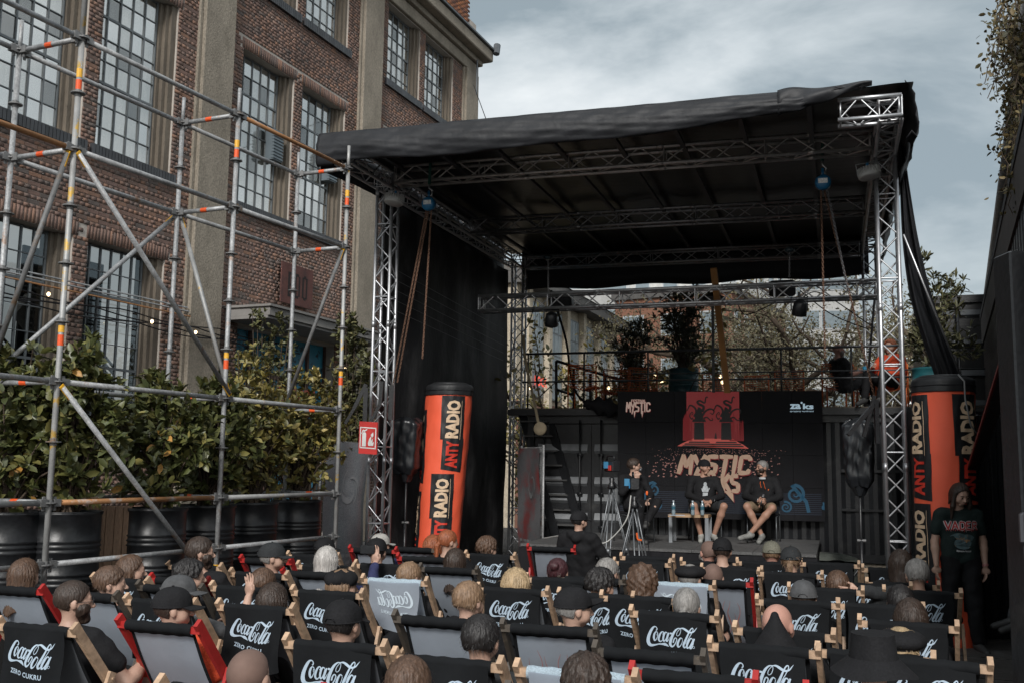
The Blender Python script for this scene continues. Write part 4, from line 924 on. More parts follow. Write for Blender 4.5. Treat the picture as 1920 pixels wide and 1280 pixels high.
pF = at_d(1188, 735, 20.2); shrub('potted_shrub', 'dark loose shrub left of the drum on the terrace', 'shrub', (pF.x, pF.y, ZD + .02), [((0, 0, .7), (.36, .35, .65), 130), ((-.1, 0, 1.35), (.34, .3, .5), 80), ((.18, 0, 1.7), (.3, .2, .35), 50)], dkleaf, .13, 7, .6, 12)
shrub('potted_shrub', 'sparse tall olive shrub with upright leafy shoots in the teal drum at the right', 'shrub', (pE.x, pE.y, 3.56), [((-.05, 0, .45), (.36, .3, .5), 130), ((.0, 0, 1.15), (.32, .25, .6), 80), ((.42, 0, 1.25), (.2, .2, .42), 24), ((.5, .1, .45), (.3, .2, .35), 30), ((-.15, 0, 1.7), (.16, .15, .3), 22)], leaf_mat('bamboo_leaf', [(.05, .06, .03), (.10, .10, .05), (.16, .15, .07), (.04, .045, .025)], .5), .14, 6, .62, 13, stem_r=.008)
# ------------------------------------------------------------ background: workshop, office blocks, trees
A0 = Vector((.25, 33.0, 0)); A1 = Vector((4.9, 45.2, 0)); wd = (A1 - A0).normalized(); wnn = Vector((wd.y, -wd.x, 0)); WL = (A1 - A0).length
WM2 = Matrix(((wd.x, wnn.x, 0, A0.x), (wd.y, wnn.y, 0, A0.y), (0, 0, 1, 0), (0, 0, 0, 1)))
ws = thing('workshop_building', 'low cream workshop building with tall windows seen behind the stage on the left', 'building')
cream = M('cream_render', (.46, .40, .31), .85, 0, .2, 1, fine=20); q = MB(); q.box((0, -9, 0), (WL, -.1, 8.1), WM2); q.build('wall', cream, ws)
q = MB(); q.box((-.2, -9, 8.102), (WL + .4, .55, 8.5), WM2); q.add([WM2 @ Vector(p) for p in ((-.2, .6, 8.51), (WL + .4, .6, 8.51), (WL + .4, -4.5, 10.2), (-.2, -4.5, 10.2), (-.2, -9.2, 8.51), (WL + .4, -9.2, 8.51))], [(0, 1, 2, 3), (3, 2, 5, 4), (0, 3, 4), (1, 5, 2)]); q.build('roof', M('roof_grey', (.12, .115, .11), .8), ws)
q = MB(); q.box((0.02, -.098, 0), (WL - .02, .02, 4.2), WM2); q.build('brick_base', M('brick_plain', (.17, .085, .06), .9, var=.3, vs=6), ws)
for k in range(6):
    x = .5 + k * 2.15; q = MB(); q.box((x, -.09, 0), (x + .35, .16, 8.1), WM2); q.build('pier', cream, ws)
    q = MB(); q.box((x + .55, -.09, 4.4), (x + 1.95, .0, 7.7), WM2); wo = q.build('window', frame_m, ws)
    for i in range(3):
        for j in range(4): q = MB(); q.box((x + .6 + i * .45, 0, 4.45 + j * .81), (x + .99 + i * .45, .012, 5.2 + j * .81), WM2); q.build('pane', M('far_glass', (.22, .27, .30), .15), wo)
q = MB()
tv, tf, ta = text_mesh('ROCK', .02); q.add([WM2 @ Vector((1.0 + p[0] * 1.3, .2, 4.75 + p[1] * .35)) for p in tv], tf); tag(q.build('neon_letters', M('red_neon', (.8, .08, .04), .4, emit=((1, .08, .03), .35))), 'red neon letters on the brick base of the cream workshop', 'sign')
def block(label, o, yaw, w, dp, floors, fh, z0, wall_m, nwin, bands=False, cat='building'):
    b = thing('office_block', label, cat); Mx = T(o[0], o[1], 0) @ rotz(yaw); q = MB(); H = z0 + floors * fh + .5; q.box((0, 0, 0), (w, dp, H), Mx); q.build('wall', wall_m, b)
    gm = M('far_glass', (0, 0, 0)); fm = M('far_frame', (.5, .52, .53), .6)
    for side in (0, 1):
        Ls = w if side == 0 else dp; n = nwin if side == 0 else max(2, int(nwin * dp / w)); Mo = Mx if side == 0 else Mx @ T(0, dp, 0) @ rotz(R(-90))
        st = Ls / n
        for f in range(floors):
            for k in range(n):
                x0, x1 = (k * st + .02, (k + 1) * st - .02) if bands else (k * st + st * .22, k * st + st * .78); z = z0 + f * fh + fh * .3
                q = MB(); q.box((x0, -.06, z), (x1, .0, z + fh * .5), Mo); fo = q.build('window', fm, b); q = MB(); q.box((x0 + .1, -.08, z + .1), (x1 - .1, -.062, z + fh * .5 - .1), Mo); q.build('pane', gm, fo)
    q = MB(); q.box((-.2, -.2, H + .005), (w + .2, dp + .2, H + .4), Mx); q.build('roof', M('roof_grey', (0, 0, 0)), b); return b
o = at_d(1165, 800, 85); block('pale office block with blue window bands high behind the stage', (o.x - 6, o.y), R(-4), 26, 12, 5, 3.3, 3.0, M('pale_panel', (.50, .50, .49), .7), 8, True)
o = at_d(1375, 800, 62); block('red brick office block with square windows and a white top behind the trees', (o.x, o.y), R(60), 13, 8, 4, 2.9, 1.0, M('orange_brick_far', (.27, .13, .085), .9, var=.2, vs=3), 6)
o = at_d(1400, 800, 68); block('white tower behind the red brick block', (o.x, o.y), R(55), 12, 9, 6, 3, 2, M('white_panel_far', (.58, .58, .56), .8), 6)
for i, (x, D, h, cr, lab) in enumerate(((1385, 36, 9.5, 3.6, 'pale olive tree with a forked trunk just right of the wooden post'), (1505, 33, 8.0, 3.2, 'low spreading olive tree behind the right part of the terrace'), (1585, 40, 11.5, 4.2, 'taller olive tree behind the bald man on the terrace'), (1655, 32, 9, 3.4, 'olive tree seen through the right stage pillar'), (1280, 44, 10, 4.0, 'olive tree behind the dark shrub above the screen'), (1440, 50, 12, 5.0, 'farther olive tree before the white tower'), (1730, 38, 9.0, 3.2, 'olive tree hidden behind the black curtain at the right'))):
    b = at_d(x, 880, D); tree(lab, (b.x, b.y, 0), h, cr, 40 + i, n=1500 if i != 2 else 2000, ln=.095, tr=.22, group='olive trees behind the terrace')
b = at_d(1010, 880, 24); tree('young tree with yellow green leaves in the gap left of the containers', (b.x, b.y, 0), 6.3, 1.8, 61, yellowg, 420, .14, .07)
b = at_d(1046, 880, 26); tree('thin yellow green tree close to the container corner', (b.x, b.y, 0), 6.0, 1.7, 62, yellowg, 360, .14, .07)
# orange wire chairs on the terrace
org = M('orange_wire', (.55, .12, .025), .5, 0, .15, 10)
def wire_chair(P, rz, lab):
    t = thing('wire_chair', lab, 'chair', (P.x, P.y, ZD + .02), rz, 'orange wire chairs on the terrace')
    for sx in (-.27, .27):
        for (y, h_) in ((-.25, .82), (.25, .45)): q = MB(); q.tube([(sx, y * 1.05, 0), (sx, y, h_)], .016, 6); q.build('leg', org, t, True)
    q = MB()
    for k in range(9): z = .45 + k * .045; q.tube([(-.27, -.25, z), (-.1, -.30, z - .02), (.1, -.30, z - .02), (.27, -.25, z)], .007, 4, False)
    q.tube([(-.27, -.25, .84), (0, -.29, .82), (.27, -.25, .84)], .013, 5)
    for k in range(7): x = -.2 + k * .067; q.tube([(x, -.28, .42), (x, -.28, .82)], .004, 4, False)
    tag(q.build('backrest', org, t), kind='stuff')
    q = MB()
    for k in range(9):
        x = -.26 + k * .065; q.tube([(x, -.27, .44), (x * .8, 0, .36), (x, .26, .44)], .007, 4, False); y = -.26 + k * .065; q.tube([(-.27, y, .44), (0, y, .37), (.27, y, .44)], .007, 4, False)
    tag(q.build('seat', org, t), kind='stuff'); return t
for (x, y, D, rz, lab) in ((1097, 770, 19.0, 0, 'orange wire chair at the left end of the terrace'), (1150, 770, 19.9, .5, 'orange wire chair half hidden by the net bunch'), (1205, 770, 19.4, .2, 'orange wire chair above the small festival logo'), (1482, 770, 19.6, 0, 'orange wire chair right of the wooden post'), (1576, 770, 18.2, -.15, 'orange wire chair of the bald man on the terrace'), (1622, 770, 19.0, 1.2, 'orange wire chair turned sideways beside the table of the bald man'), (1672, 770, 18.0, 0, 'orange wire chair behind the right stage pillar'), (1330, 770, 20.4, .6, 'orange wire chair behind the red screen sky'), (1430, 770, 20.6, -.4, 'farther orange wire chair between post and stage light')):
    wire_chair(at_d(x, y, D), -YA + rz, lab)
tb = thing('terrace_table', 'small dark table beside the bald man on the terrace', 'table'); p = at_d(1622, 770, 18.6)
q = MB(); q.box((p.x - .3, p.y - .3, ZD + .72), (p.x + .4, p.y + .3, ZD + .76)); q.build('tabletop', blk_metal, tb); q = MB(); q.tube([(p.x, p.y, ZD + .02), (p.x, p.y, ZD + .72)], .03, 8); q.build('leg', blk_metal, tb)
for i, (dx, c, lab) in enumerate(((-.02, (.02, .25, .45), 'blue paper cup on the terrace table'), (-.2, (.35, .16, .05), 'amber drink glass on the terrace table'))):
    q = MB(); q.lathe([(.03, 0), (.04, .11), (.035, .11), (.03, .02)], 12, None, (p.x + dx, p.y - .1, ZD + .762)); tag(q.build('cup', M('cup_%d' % i, c, .4), None, True), lab, 'cup')
# small warm lights of the terrace string
for (x, y, lb_) in ((1113, 729, 'warm bulb over the second orange chair from the left'), (1141, 727, 'warm bulb left of the small festival logo'), (1228, 705, 'upper warm bulb left of the teal drum'), (1241, 716, 'lower warm bulb touching the left side of the teal drum'), (1350, 705, 'upper warm bulb beside the wooden post'), (1354, 716, 'lower warm bulb beside the wooden post'), (995, 727, 'warm bulb left of the stair railing')):
    q = MB(); q.lathe([(.004, .035), (.02, .03), (.03, 0), (.02, -.03), (.004, -.035)], 8, None, at_d(x, y, 20.5)); tag(q.build('bulb', bulb_m, None, True), lb_, 'bulb', 'lit bulbs behind the terrace railing')
# ------------------------------------------------------------ right building with eaves, gutter, awning and vine
rb = thing('dark_side_building', 'dark barrack building with corrugated wall, low eaves and gutter at the right edge', 'building')
def RL(A, B, t): return A.lerp(B, t)
w0, w1 = Vector((3.95, 7.4, 0)), Vector((8.0, 16.7, 0)); wdir = (w1 - w0).normalized(); wnr = Vector((wdir.y, -wdir.x, 0))
wl = (w1 - w0).length; RM = Matrix(((wdir.x, wnr.x, 0, w0.x), (wdir.y, wnr.y, 0, w0.y), (0, 0, 1, 0), (0, 0, 0, 1)))   # y > 0 is behind the wall
q = MB(); q.box((-3, .04, 0), (wl, 3.5, 4.6), RM); q.build('wall', blk_metal, rb)
for k in range(44):
    x = -3 + k * .3; q = MB(); q.cbox((x, -.03, .05), (x + .14, .035, 4.1), .012, RM); q.build('wall_rib', cm, rb)
q = MB(); q.box((-3, -.05, 4.1), (wl + .02, .03, 4.55), RM); q.build('fascia', M('dull_brown_board', (.05, .042, .038), .8, 0, .3, 3), rb)
q = MB(); q.add([RM @ Vector(p) for p in ((-3, -.06, 4.54), (wl + .1, -.06, 4.54), (wl + .1, -.06, 4.62), (-3, -.06, 4.62), (-3, 3.4, 5.0), (wl + .1, 3.4, 5.0), (-3, .03, 4.56), (wl + .1, .03, 4.56))], [(0, 1, 2, 3), (3, 2, 5, 4), (6, 7, 1, 0)]); q.build('lower_roof', M('felt_roof', (.045, .045, .047), .9, 0, .3, 3), rb)
ub = thing('gabled_shed', 'taller barrack roof with zinc gutter rising at the top right', 'building')
g0, g1 = at_z(1949, -57, 6.0), at_z(1849, 557, 6.0); g0 = g1 + (g1 - at_z(1866, 440, 6.0)).normalized() * -17
gd = (g1 - g0).normalized(); gn = Vector((gd.y, -gd.x, 0)); gl = (g1 - g0).length; GM = Matrix(((gd.x, gn.x, 0, g0.x), (gd.y, gn.y, 0, g0.y), (0, 0, 1, 0), (0, 0, 0, 1)))
q = MB(); q.box((0, .95, 0), (gl - .3, 5, 5.9), GM); q.build('wall', M('dull_brown_board', (0, 0, 0)), ub)
q = MB()
for k in range(7): q.box((0, .12 + k * .13, 5.86 + k * .035), (gl, .12 + k * .13 + .12, 5.885 + k * .035), GM)
q.build('soffit_board', M('soffit_wood', (.11, .085, .07), .85, 0, .3, 4, stretch=(.3, .3, 1)), ub)
q = MB(); q.tube([GM @ Vector((0, 0, 5.93)), GM @ Vector((gl, 0, 5.93))], .075, 10); q.build('gutter', galv, ub, True)
q = MB(); q.tube([GM @ Vector((gl - .6, 0, 5.85)), GM @ Vector((gl - .6, .3, 5.6)), GM @ Vector((gl - .6, .9, 5.55)), GM @ Vector((gl - .6, .9, 3))], .045, 8); q.tube([GM @ Vector((gl - 6, 0, 5.85)), GM @ Vector((gl - 6, .3, 5.6)), GM @ Vector((gl - 6, .9, 5.55))], .045, 8); q.build('downpipe', galv, ub, True)
q = MB(); q.add([GM @ Vector(p) for p in ((0, .02, 6.02), (gl, .02, 6.02), (gl, 6, 8.4), (0, 6, 8.4), (0, .02, 5.97), (gl, .02, 5.97))], [(0, 1, 2, 3), (4, 5, 1, 0)]); q.build('roof', M('felt_roof', (0, 0, 0)), ub)
aw = thing('entrance_awning', 'thin sloping black awning with a red edge over the side passage', 'awning')
q = MB(); A, B = at_d(1898, 655, 7.8), at_d(1826, 876, 11.5); q.bar(A, B, .12, .05); q.build('awning_sheet', cm, aw); q = MB(); q.bar(A - Vector((.07, 0, .02)), B - Vector((.07, 0, .02)), .02, .03); q.build('red_edge', M('dark_red_edge', (.16, .02, .015), .6), aw)
sb = thing('passage_dark_wall', 'black corrugated container side closing the passage behind the standing woman', 'container')  # black wall added for the darkness under the awning
p0 = at_z(1798, 1203, 0); p1 = at_z(1902, 1203, 0); p1.y = p0.y
q = MB(); q.box((p0.x, p0.y + .05, 0), (p1.x + .4, p0.y + 1.2, 2.7)); q.build('box', blk_metal, sb)
for k in range(7):
    q = MB(); q.cbox((p0.x + .02 + k * .15, p0.y, .04), (p0.x + .10 + k * .15, p0.y + .048, 2.66), .01); q.build('rib', cm, sb)
jb = thing('door_jamb', 'dark steel door frame with a worn metal latch plate at the right edge', 'door frame')
P = at_d(1927, 1100, 5.6); q = MB(); q.cbox((P.x - .06, P.y - .1, 0), (P.x + .05, P.y + .1, 3.2), .01); q.build('jamb', cm, jb); q = MB(); zz = at_d(1905, 975, 5.6).z; q.cbox((P.x - .085, P.y - .13, zz - .12), (P.x + .02, P.y - .09, zz + .05), .012); q.build('latch_plate', M('worn_plate', (.12, .12, .13), .35, .6), jb)
# vine hanging over the gutter
rng = np.random.default_rng(77); vt = thing('hanging_vine', 'brown green vine hanging from the roof at the top right corner', 'vine'); P_, q = [], MB()
for k in range(64):
    x = rng.uniform(1872, 1965); y = rng.uniform(-40, 60); D = rng.uniform(8.0, 10.5); n_ = int(rng.integers(9, 26) * (1.0 if x > 1900 else .65)); pts = []
    p = at_d(x, y, D); 
    for j in range(n_): p = p + Vector((rng.normal() * .025 - .004, rng.normal() * .02, -.075)); pts.append(p.copy())
    q.tube(pts, .004, 4, False); 
    for pp_ in pts: P_ += [np.array(pp_) + rng.normal(size=3) * .04 for _ in range(4)]
q.build('stem', bark, vt)
P_ = np.array(P_); V_, F_ = leaves_np(P_, rng.normal(size=P_.shape) + [0, 0, -.7], rng.normal(size=P_.shape), .052 * rng.uniform(.6, 1.3, len(P_)), 1.3)
tag(link('foliage', np_mesh('foliage', V_, F_, leaf_mat('vine_leaf', [(.05, .05, .02), (.09, .075, .03), (.16, .11, .04), (.035, .035, .018)], .6)), vt), kind='stuff')
# thin aerial wire
q = MB(); q.tube([at_d(888, 160, 30), at_d(912, 226, 24)], .012, 4); tag(q.build('aerial_wire', blk_matte), 'thin wire slanting down in the sky right of the brick building', 'wire')
# ------------------------------------------------------------ drums and shrubs behind the scaffold
plm = M('plinth_dark', (.03, .03, .03), .9); drm = M('drum_black', (.013, .014, .016), .38, 0, .3, 3, .1, 25, dirt=((.01, .16, .30), 14, .735, .75), fine=30)
dd_ = [(18, 957, 8.75), (125, 955, 8.95), (292, 948, 9.85), (388, 945, 10.7), (472, 942, 11.6), (558, 938, 12.5)]
nm_ = ['first black drum planter at the left photo edge', 'black drum planter beside the wooden planter box, at the first scaffold pole', 'black drum planter right of the wooden planter box with blue paint marks', 'black drum planter right behind the second scaffold pole', 'black drum planter between the second and third scaffold poles', 'last black drum planter before the grey fence banner']
pz = 1.50
q = MB(); A, B = at_z(-60, 957, 1.52), at_z(590, 936, 1.52); A.z = B.z = 0; q.bar(A + Vector((0, .1, .31)), B + Vector((0, .1, .31)), .9, .61); tag(q.build('planter_plinth', plm), 'long dark plinth carrying the black drum planters behind the scaffold', 'plinth')
shl = ['dense dark laurel shrub in the leftmost black drum', 'dark laurel shrub with a big yellow leaf at the first scaffold pole', 'laurel shrub with scattered yellow leaves above the blue marked drum', 'laurel shrub behind the second scaffold pole', 'yellow green laurel shrub with pale shoots in the fifth drum', 'yellow green bushy shrub next to the grey fence banner']
for i, (x, y, D) in enumerate(dd_):
    p = at_d(x, y, D); b = Vector((p.x, p.y, .625))
    drum('drum_planter', nm_[i], b, .295, .885, drm, 'black drum planters behind the scaffold')
    hgt = (1.42, 1.45, 1.30, 1.32, 1.38, 1.30)[i]; mt_ = laurel if i < 4 else yellowg
    cl = [((-.05, 0, .46), (.44, .34, .50), 112), ((.05, 0, hgt * .66), (.38, .32, .44), 84), ((rn.uniform(-.15, .15), 0, hgt - .17), (.26, .24, .28), 42), ((-.35, 0, .85), (.2, .2, .3), 30), ((.36, 0, .7), (.22, .2, .35), 34)]
    if i >= 4: cl = [(c, r_, int(n * .8)) for c, r_, n in cl]
    shrub('laurel_shrub', shl[i], 'shrub', b + Vector((0, 0, .87)), cl, mt_, .112 if i < 4 else .105, 9, 1.15, 20 + i, 'laurel shrubs in the black drums', single=46, gold=(3, 7, 9, 4, 3, 2)[i])
pw = thing('wooden_planter', 'brown wooden planter box of upright planks between the black drums', 'planter', tuple(at_z(192, 944, 1.54)))
bx = at_z(192, 944, 1.54); wdp = M('plank_brown', (.27, .17, .11), .75, 0, .3, 3, .3, 30, stretch=(6, 6, .5), fine=40)
bx = at_d(192, 944, bx.y - .38); pw.location = (bx.x, bx.y, .62); pw.rotation_euler = (0, 0, R(22)); 
for k in range(7): q = MB(); q.cbox((-.27 + k * .077, -.02, 0), (-.27 + k * .077 + .073, .004 + .003 * (k % 3), .92), .004); q.build('plank', wdp, pw)
q = MB(); q.box((-.27, .008, .0), (.27, .5, .88)); q.build('box', wdp, pw)
# wilder plants behind
dgl = leaf_mat('dull_green_leaf', [(.07, .08, .03), (.12, .12, .05), (.05, .055, .025), (.17, .15, .06)], .5)
b = at_d(497, 880, 14.6); shrub('slender_tree', 'slender tree with hanging twigs rising before the rust sign', 'tree', (b.x, b.y, 0), [((-.1, 0, 3.6), (.30, .3, .45), 50), ((.0, 0, 3.0), (.5, .4, .6), 120), ((.1, 0, 2.2), (.6, .4, .7), 160), ((-.22, 0, 4.15), (.13, .1, .2), 14), ((.16, 0, 4.05), (.2, .1, .12), 10), ((.3, 0, 3.7), (.08, .1, .3), 12)], dgl, .075, 8, 1.3, 81)
b = at_d(585, 880, 14.6); shrub('bush', 'yellow green bush behind the third scaffold pole', 'bush', (b.x, b.y, 0), [((0, 0, 2.4), (.6, .4, .65), 220), ((.1, 0, 3.0), (.35, .3, .4), 60), ((-.3, 0, 3.1), (.2, .2, .35), 30)], yellowg, .095, 8, 1.1, 82)
b = at_d(657, 880, 16.6); shrub('leafy_tree', 'dark green leafy tree between the scaffold and the left stage pillar', 'tree', (b.x, b.y, 0), [((-.1, 0, 2.6), (.5, .5, .8), 220), ((.05, 0, 3.6), (.42, .4, .65), 170), ((-.12, 0, 4.2), (.25, .3, .35), 50)], dgl, .10, 8, 1.2, 83)
b = at_d(452, 880, 13.4); shrub('bush', 'pale leaved bush behind the second scaffold pole', 'bush', (b.x, b.y, 0), [((0, 0, 2.6), (.4, .4, .6), 110), ((.05, 0, 3.2), (.3, .3, .35), 50)], yellowg, .09, 8, 1.1, 84)
# fence banners
def banner(lab, P, Q, zt_, m, text_c, mirror=True):
    t = thing('fence_banner', lab, 'banner', group='grey mesh banners on fences'); P = Vector((P.x, P.y, 0)); Q = Vector((Q.x, Q.y, 0)); d = (Q - P); nrm = Vector((d.y, -d.x, 0)).normalized()
    f = lambda uu, vv, k=0: P + d * uu + Vector((0, 0, zt_ - vv * (zt_ - .25))) + nrm * (.02 * math.sin(uu * 7 + vv * 5) + .015 * math.sin(vv * 11) + k)
    q = MB(); q.grid(f, 16, 16); q.build('banner_cloth', m, t, True)
    q = MB()
    for k in range(26): q.tube([P + d * (k / 25) - nrm * .06, P + d * (k / 25) - nrm * .06 + Vector((0, 0, zt_ + .02))], .003, 4, False)
    for z in (.3, .8, 1.3, zt_): q.tube([P - nrm * .06 + Vector((0, 0, z)), Q - nrm * .06 + Vector((0, 0, z))], .008, 5)
    tag(q.build('fence_mesh', galv, t), kind='stuff')
    for e_ in (P, Q): q = MB(); q.tube([e_ - nrm * .06, e_ - nrm * .06 + Vector((0, 0, zt_ + .05))], .02, 8); q.build('fence_post', galv, t, True)
    q = MB(); jag(q, 'MYSTIC', .95, .78, -.85, .12, .022, 0, 0, fn=lambda x, y: f(x, y, .012)); q.build('banner_print', text_c, t)
    q = MB(); rn_ = random.Random(4)
    for k in range(9): a = rn_.uniform(0, 6); ribbon(q, spline([(.62 + .26 * math.cos(a + j * .5) * (.4 + .1 * j), .32 + .16 * math.sin(a + j * .5) * (.4 + .1 * j)) for j in range(5)], 4), (.004, .02, .004), lambda x, y: f(x, y, .012))
    q.build('banner_pattern', text_c, t)
bgm = M('banner_grey', (.26, .28, .30), .7, 0, .15, 2, fine=60); bgm2 = M('banner_red_print', (.085, .085, .09), .7, 0, .15, 2, dirt=((.16, .03, .03), 1.1, .48, .6), fine=60)
banner('grey mesh fence banner between the last drum and the left stage pillar', at_d(607, 900, 13.9), at_d(684, 900, 14.9), 2.28, bgm, M('banner_print_pale', (.36, .38, .40), .7))
banner('grey and red printed fence banner behind the left rear stage pillar', at_d(972, 900, 18.2), at_d(1013, 900, 17.4), 2.3, bgm2, M('banner_print_dim', (.17, .175, .18), .7))
# fire extinguisher sign on the left pillar
fs = thing('fire_extinguisher_sign', 'red fire extinguisher sign with white pictogram on the left stage pillar', 'sign'); F0 = at_d(674, 790, 14.1); FS_ = 1 / 131.
def FP(x, y, k=0): return F0 + u * ((x - 674) * FS_) + Vector((0, 0, -(y - 790) * FS_)) - v * (.004 * k)
def fpoly(q, pts, k): q.add([FP(x, y, k) for x, y in pts], [tuple(range(len(pts)))])
q = MB(); P = [FP(674, 848), FP(711, 850), FP(711, 791), FP(674, 789)]; q.add([p + v * .02 for p in P] + P, [(3, 2, 1, 0), (4, 5, 6, 7), (0, 1, 5, 4), (1, 2, 6, 5), (2, 3, 7, 6), (3, 0, 4, 7)]); q.build('plate', M('sign_red', (.55, .035, .03), .5, 0, .12, 5), fs)
wsg = M('sign_white', (.72, .72, .70), .5); q = MB()
for pts in (((676, 799), (709, 801), (709, 803), (676, 801)), ((676, 836), (709, 838), (709, 840), (676, 838)), ((676, 801), (678, 801), (678, 837), (676, 837)), ((707, 802), (709, 802), (709, 839), (707, 839))): fpoly(q, pts, 1)
q.build('border', wsg, fs)
q = MB(); fpoly(q, ((681, 835), (689, 835), (689, 812), (687, 809), (683, 809), (681, 812)), 2); fpoly(q, ((683, 808), (687, 808), (687, 805), (683, 805)), 2); fpoly(q, ((679, 812), (680.5, 812), (684, 804), (682, 804)), 2); fpoly(q, ((686, 805), (691, 803), (691, 805), (687, 807)), 2)
q.build('extinguisher_icon', wsg, fs)
q = MB(); fpoly(q, ((694, 834), (704, 834), (705, 826), (702, 829), (703, 820), (699, 825), (700, 815), (695, 822), (693, 829)), 2); fpoly(q, ((698, 814), (703, 809), (704, 815), (702, 819)), 2); q.build('flame_icon', wsg, fs)
# clamps on the left pillar
for (x, y, lab) in ((664, 765, 'black clamp arm left of the pillar above the fire sign'), (712, 760, 'black clamp block on the left pillar above the fire sign')):
    P = at_d(x, y, 14.3); q = MB(); q.bar(P, P + Vector((.16 if x < 700 else .02, 0, .35)), .05, .05); q.bar(P, P + Vector((-.12, 0, -.22)), .04, .04); q.bar(P + Vector((.16, 0, .3)), P + Vector((.16, 0, -.2)), .06, .06); tag(q.build('clamp', blk_metal), lab, 'clamp')
P = at_d(1612, 815, 12.6); q = MB(); q.bar(P + Vector((-.15, 0, 0)), P + Vector((.18, 0, .38)), .06, .05); q.bar(P + Vector((.05, 0, -.02)), P + Vector((.2, 0, .5)), .04, .04); q.bar(P + Vector((.22, 0, .45)), P + Vector((.22, 0, -.1)), .05, .05); tag(q.build('clamp', blk_metal), 'grey folded clamp arm on the right pillar above the bagged speaker', 'clamp')
# ------------------------------------------------------------ inflatable advertising columns
import bmesh
def subdivided(V, F, maxl):
    bm = bmesh.new(); vs_ = [bm.verts.new((p[0], p[1], 0)) for p in V]
    for f in F:
        try: bm.faces.new([vs_[i] for i in f])
        except ValueError: pass
    bmesh.ops.triangulate(bm, faces=bm.faces[:])
    for _ in range(4):
        es = [e for e in bm.edges if e.calc_length() > maxl]
        if not es: break
        bmesh.ops.subdivide_edges(bm, edges=es, cuts=1); bmesh.ops.triangulate(bm, faces=[f for f in bm.faces if len(f.verts) > 3])
    bm.verts.index_update(); VV = [tuple(q.co[:2]) for q in bm.verts]; FF = [tuple(q.index for q in f.verts) for f in bm.faces]; bm.free(); return VV, FF
red_f = M('red_inflatable_fabric', (.82, .115, .052), .6, 0, .10, 1.2, .25, 5); blk_f = M('black_inflatable_fabric', (.018, .019, .021), .55, 0, .2, 3, .2, 8); crm_f = M('cream_print', (.68, .50, .34), .6, 0, .05, 3); redp = M('red_print', (.60, .04, .022), .6, 0, .05, 3); inkp = M('black_print', (.013, .014, .016), .5, 0, .1, 3)
def column(lab, base, r, h, lean, logos, rt=1.0, group='red inflatable advertising columns'):
    t = thing('inflatable_column', lab, 'inflatable column', tuple(base), 0, group)
    def rad(z): f = z / h; return r * (rt + (1 - rt) * 0 + (1 - rt) * (f - 1) * -1 * 0) * (1 - .10 * (1 - f) * (1 if rt > 1 else .4)) * (1 + .006 * math.sin(z * 9)) - (.0 if f < .985 else r * .10 * ((f - .985) / .015) ** 2)
    def S(ang, z, k=0):
        rr = rad(z) + .004 * k + .0045 * math.sin(ang * 7 + z * 4.3 + 2 * math.sin(z * 1.9)) + .0035 * math.sin(z * 19 + 3 * math.sin(ang * 3)) + .003 * math.sin(ang * 17 - z * 9); return Vector((rr * math.sin(ang) + lean * z, -rr * math.cos(ang), z))
    zb = h - .17
    q = MB(); q.grid(lambda a, b: S(a * 6.2832, b * zb), 48, 30); q.build('column_skin', red_f, t, True)
    q = MB(); q.grid(lambda a, b: S(a * 6.2832, zb + b * .17, .8 + .8 * math.sin(b * 3.14)), 48, 10)
    q.lathe([(rad(h) * 1.0, 0), (rad(h) * .8, .035), (.001, .05)], 32, None, (lean * h, 0, h - .004)); q.build('top_band', blk_f, t, True)
    q = MB()
    for z in (zb, zb + .07): q.tube([S(k * .2618, z, 3) for k in range(25)], .005, 4, False)
    q.build('seam', blk_matte, t)
    def wrap(q, V, F, th, z0, L_, H_, k):
        q.add([S(th - (p[1] - .5) * H_ / r, z0 + p[0] * L_, k) for p in V], F)
    for (th, z0, Ls) in logos:      # one logo: black slanted plates, ANTY in red, RADIO in cream, reading upwards
        sV, sF = subdivided([(-.06, -.32), (.44, -.32), (.44, 1.22), (-.02, 1.22)], [(0, 1, 2, 3)], .12); q = MB(); wrap(q, sV, sF, th + .06, z0, Ls, .215, 1)
        sV, sF = subdivided([(.42, -.38), (1.07, -.28), (1.07, 1.32), (.42, 1.24)], [(0, 1, 2, 3)], .12); wrap(q, sV, sF, th - .02, z0, Ls, .225, 1); q.build('logo_plate', inkp, t)
        V, F, a = text_mesh('ANTY', .05); V = [(p[0] * .40, p[1]) for p in V]; V, F = subdivided(V, F, .09); q = MB(); wrap(q, V, F, th + .05, z0, Ls, .19, 3); q.build('logo_word_anty', redp, t)
        V, F, a = text_mesh('RADIO', .05); V = [(.44 + p[0] * .56, p[1]) for p in V]; V, F = subdivided(V, F, .09); q = MB(); wrap(q, V, F, th - .02, z0, Ls, .20, 3); q.build('logo_word_radio', crm_f, t)
        V, F = subdivided([(.42, -.13), (1.0, -.08), (1.0, -.05), (.42, -.10)], [(0, 1, 2, 3)], .09); q = MB(); wrap(q, V, F, th - .02, z0, Ls, .21, 3); q.build('logo_line', crm_f, t)
    return t, S
b = at_d(825, 1100, 15.6); Lt, S_ = column('red inflatable column with two black logos inside the left of the stage', (b.x - .09, b.y, .0), .345, 3.22, .055, [(.32, 1.93, 1.03), (.08, .74, 1.03), (-1.5, 1.75, 1.0), (-1.55, .5, 1.0)], 1.06)
b = at_d(1787, 1150, 11.7); Rt, S_ = column('larger looking red inflatable column beside the right stage pillar', (b.x - .05, b.y, .0), .345, 3.06, .012, [(-1.40, 1.70, 1.08), (-1.38, .45, 1.08), (.42, 1.70, 1.08), (.46, .45, 1.08)], 1.0)
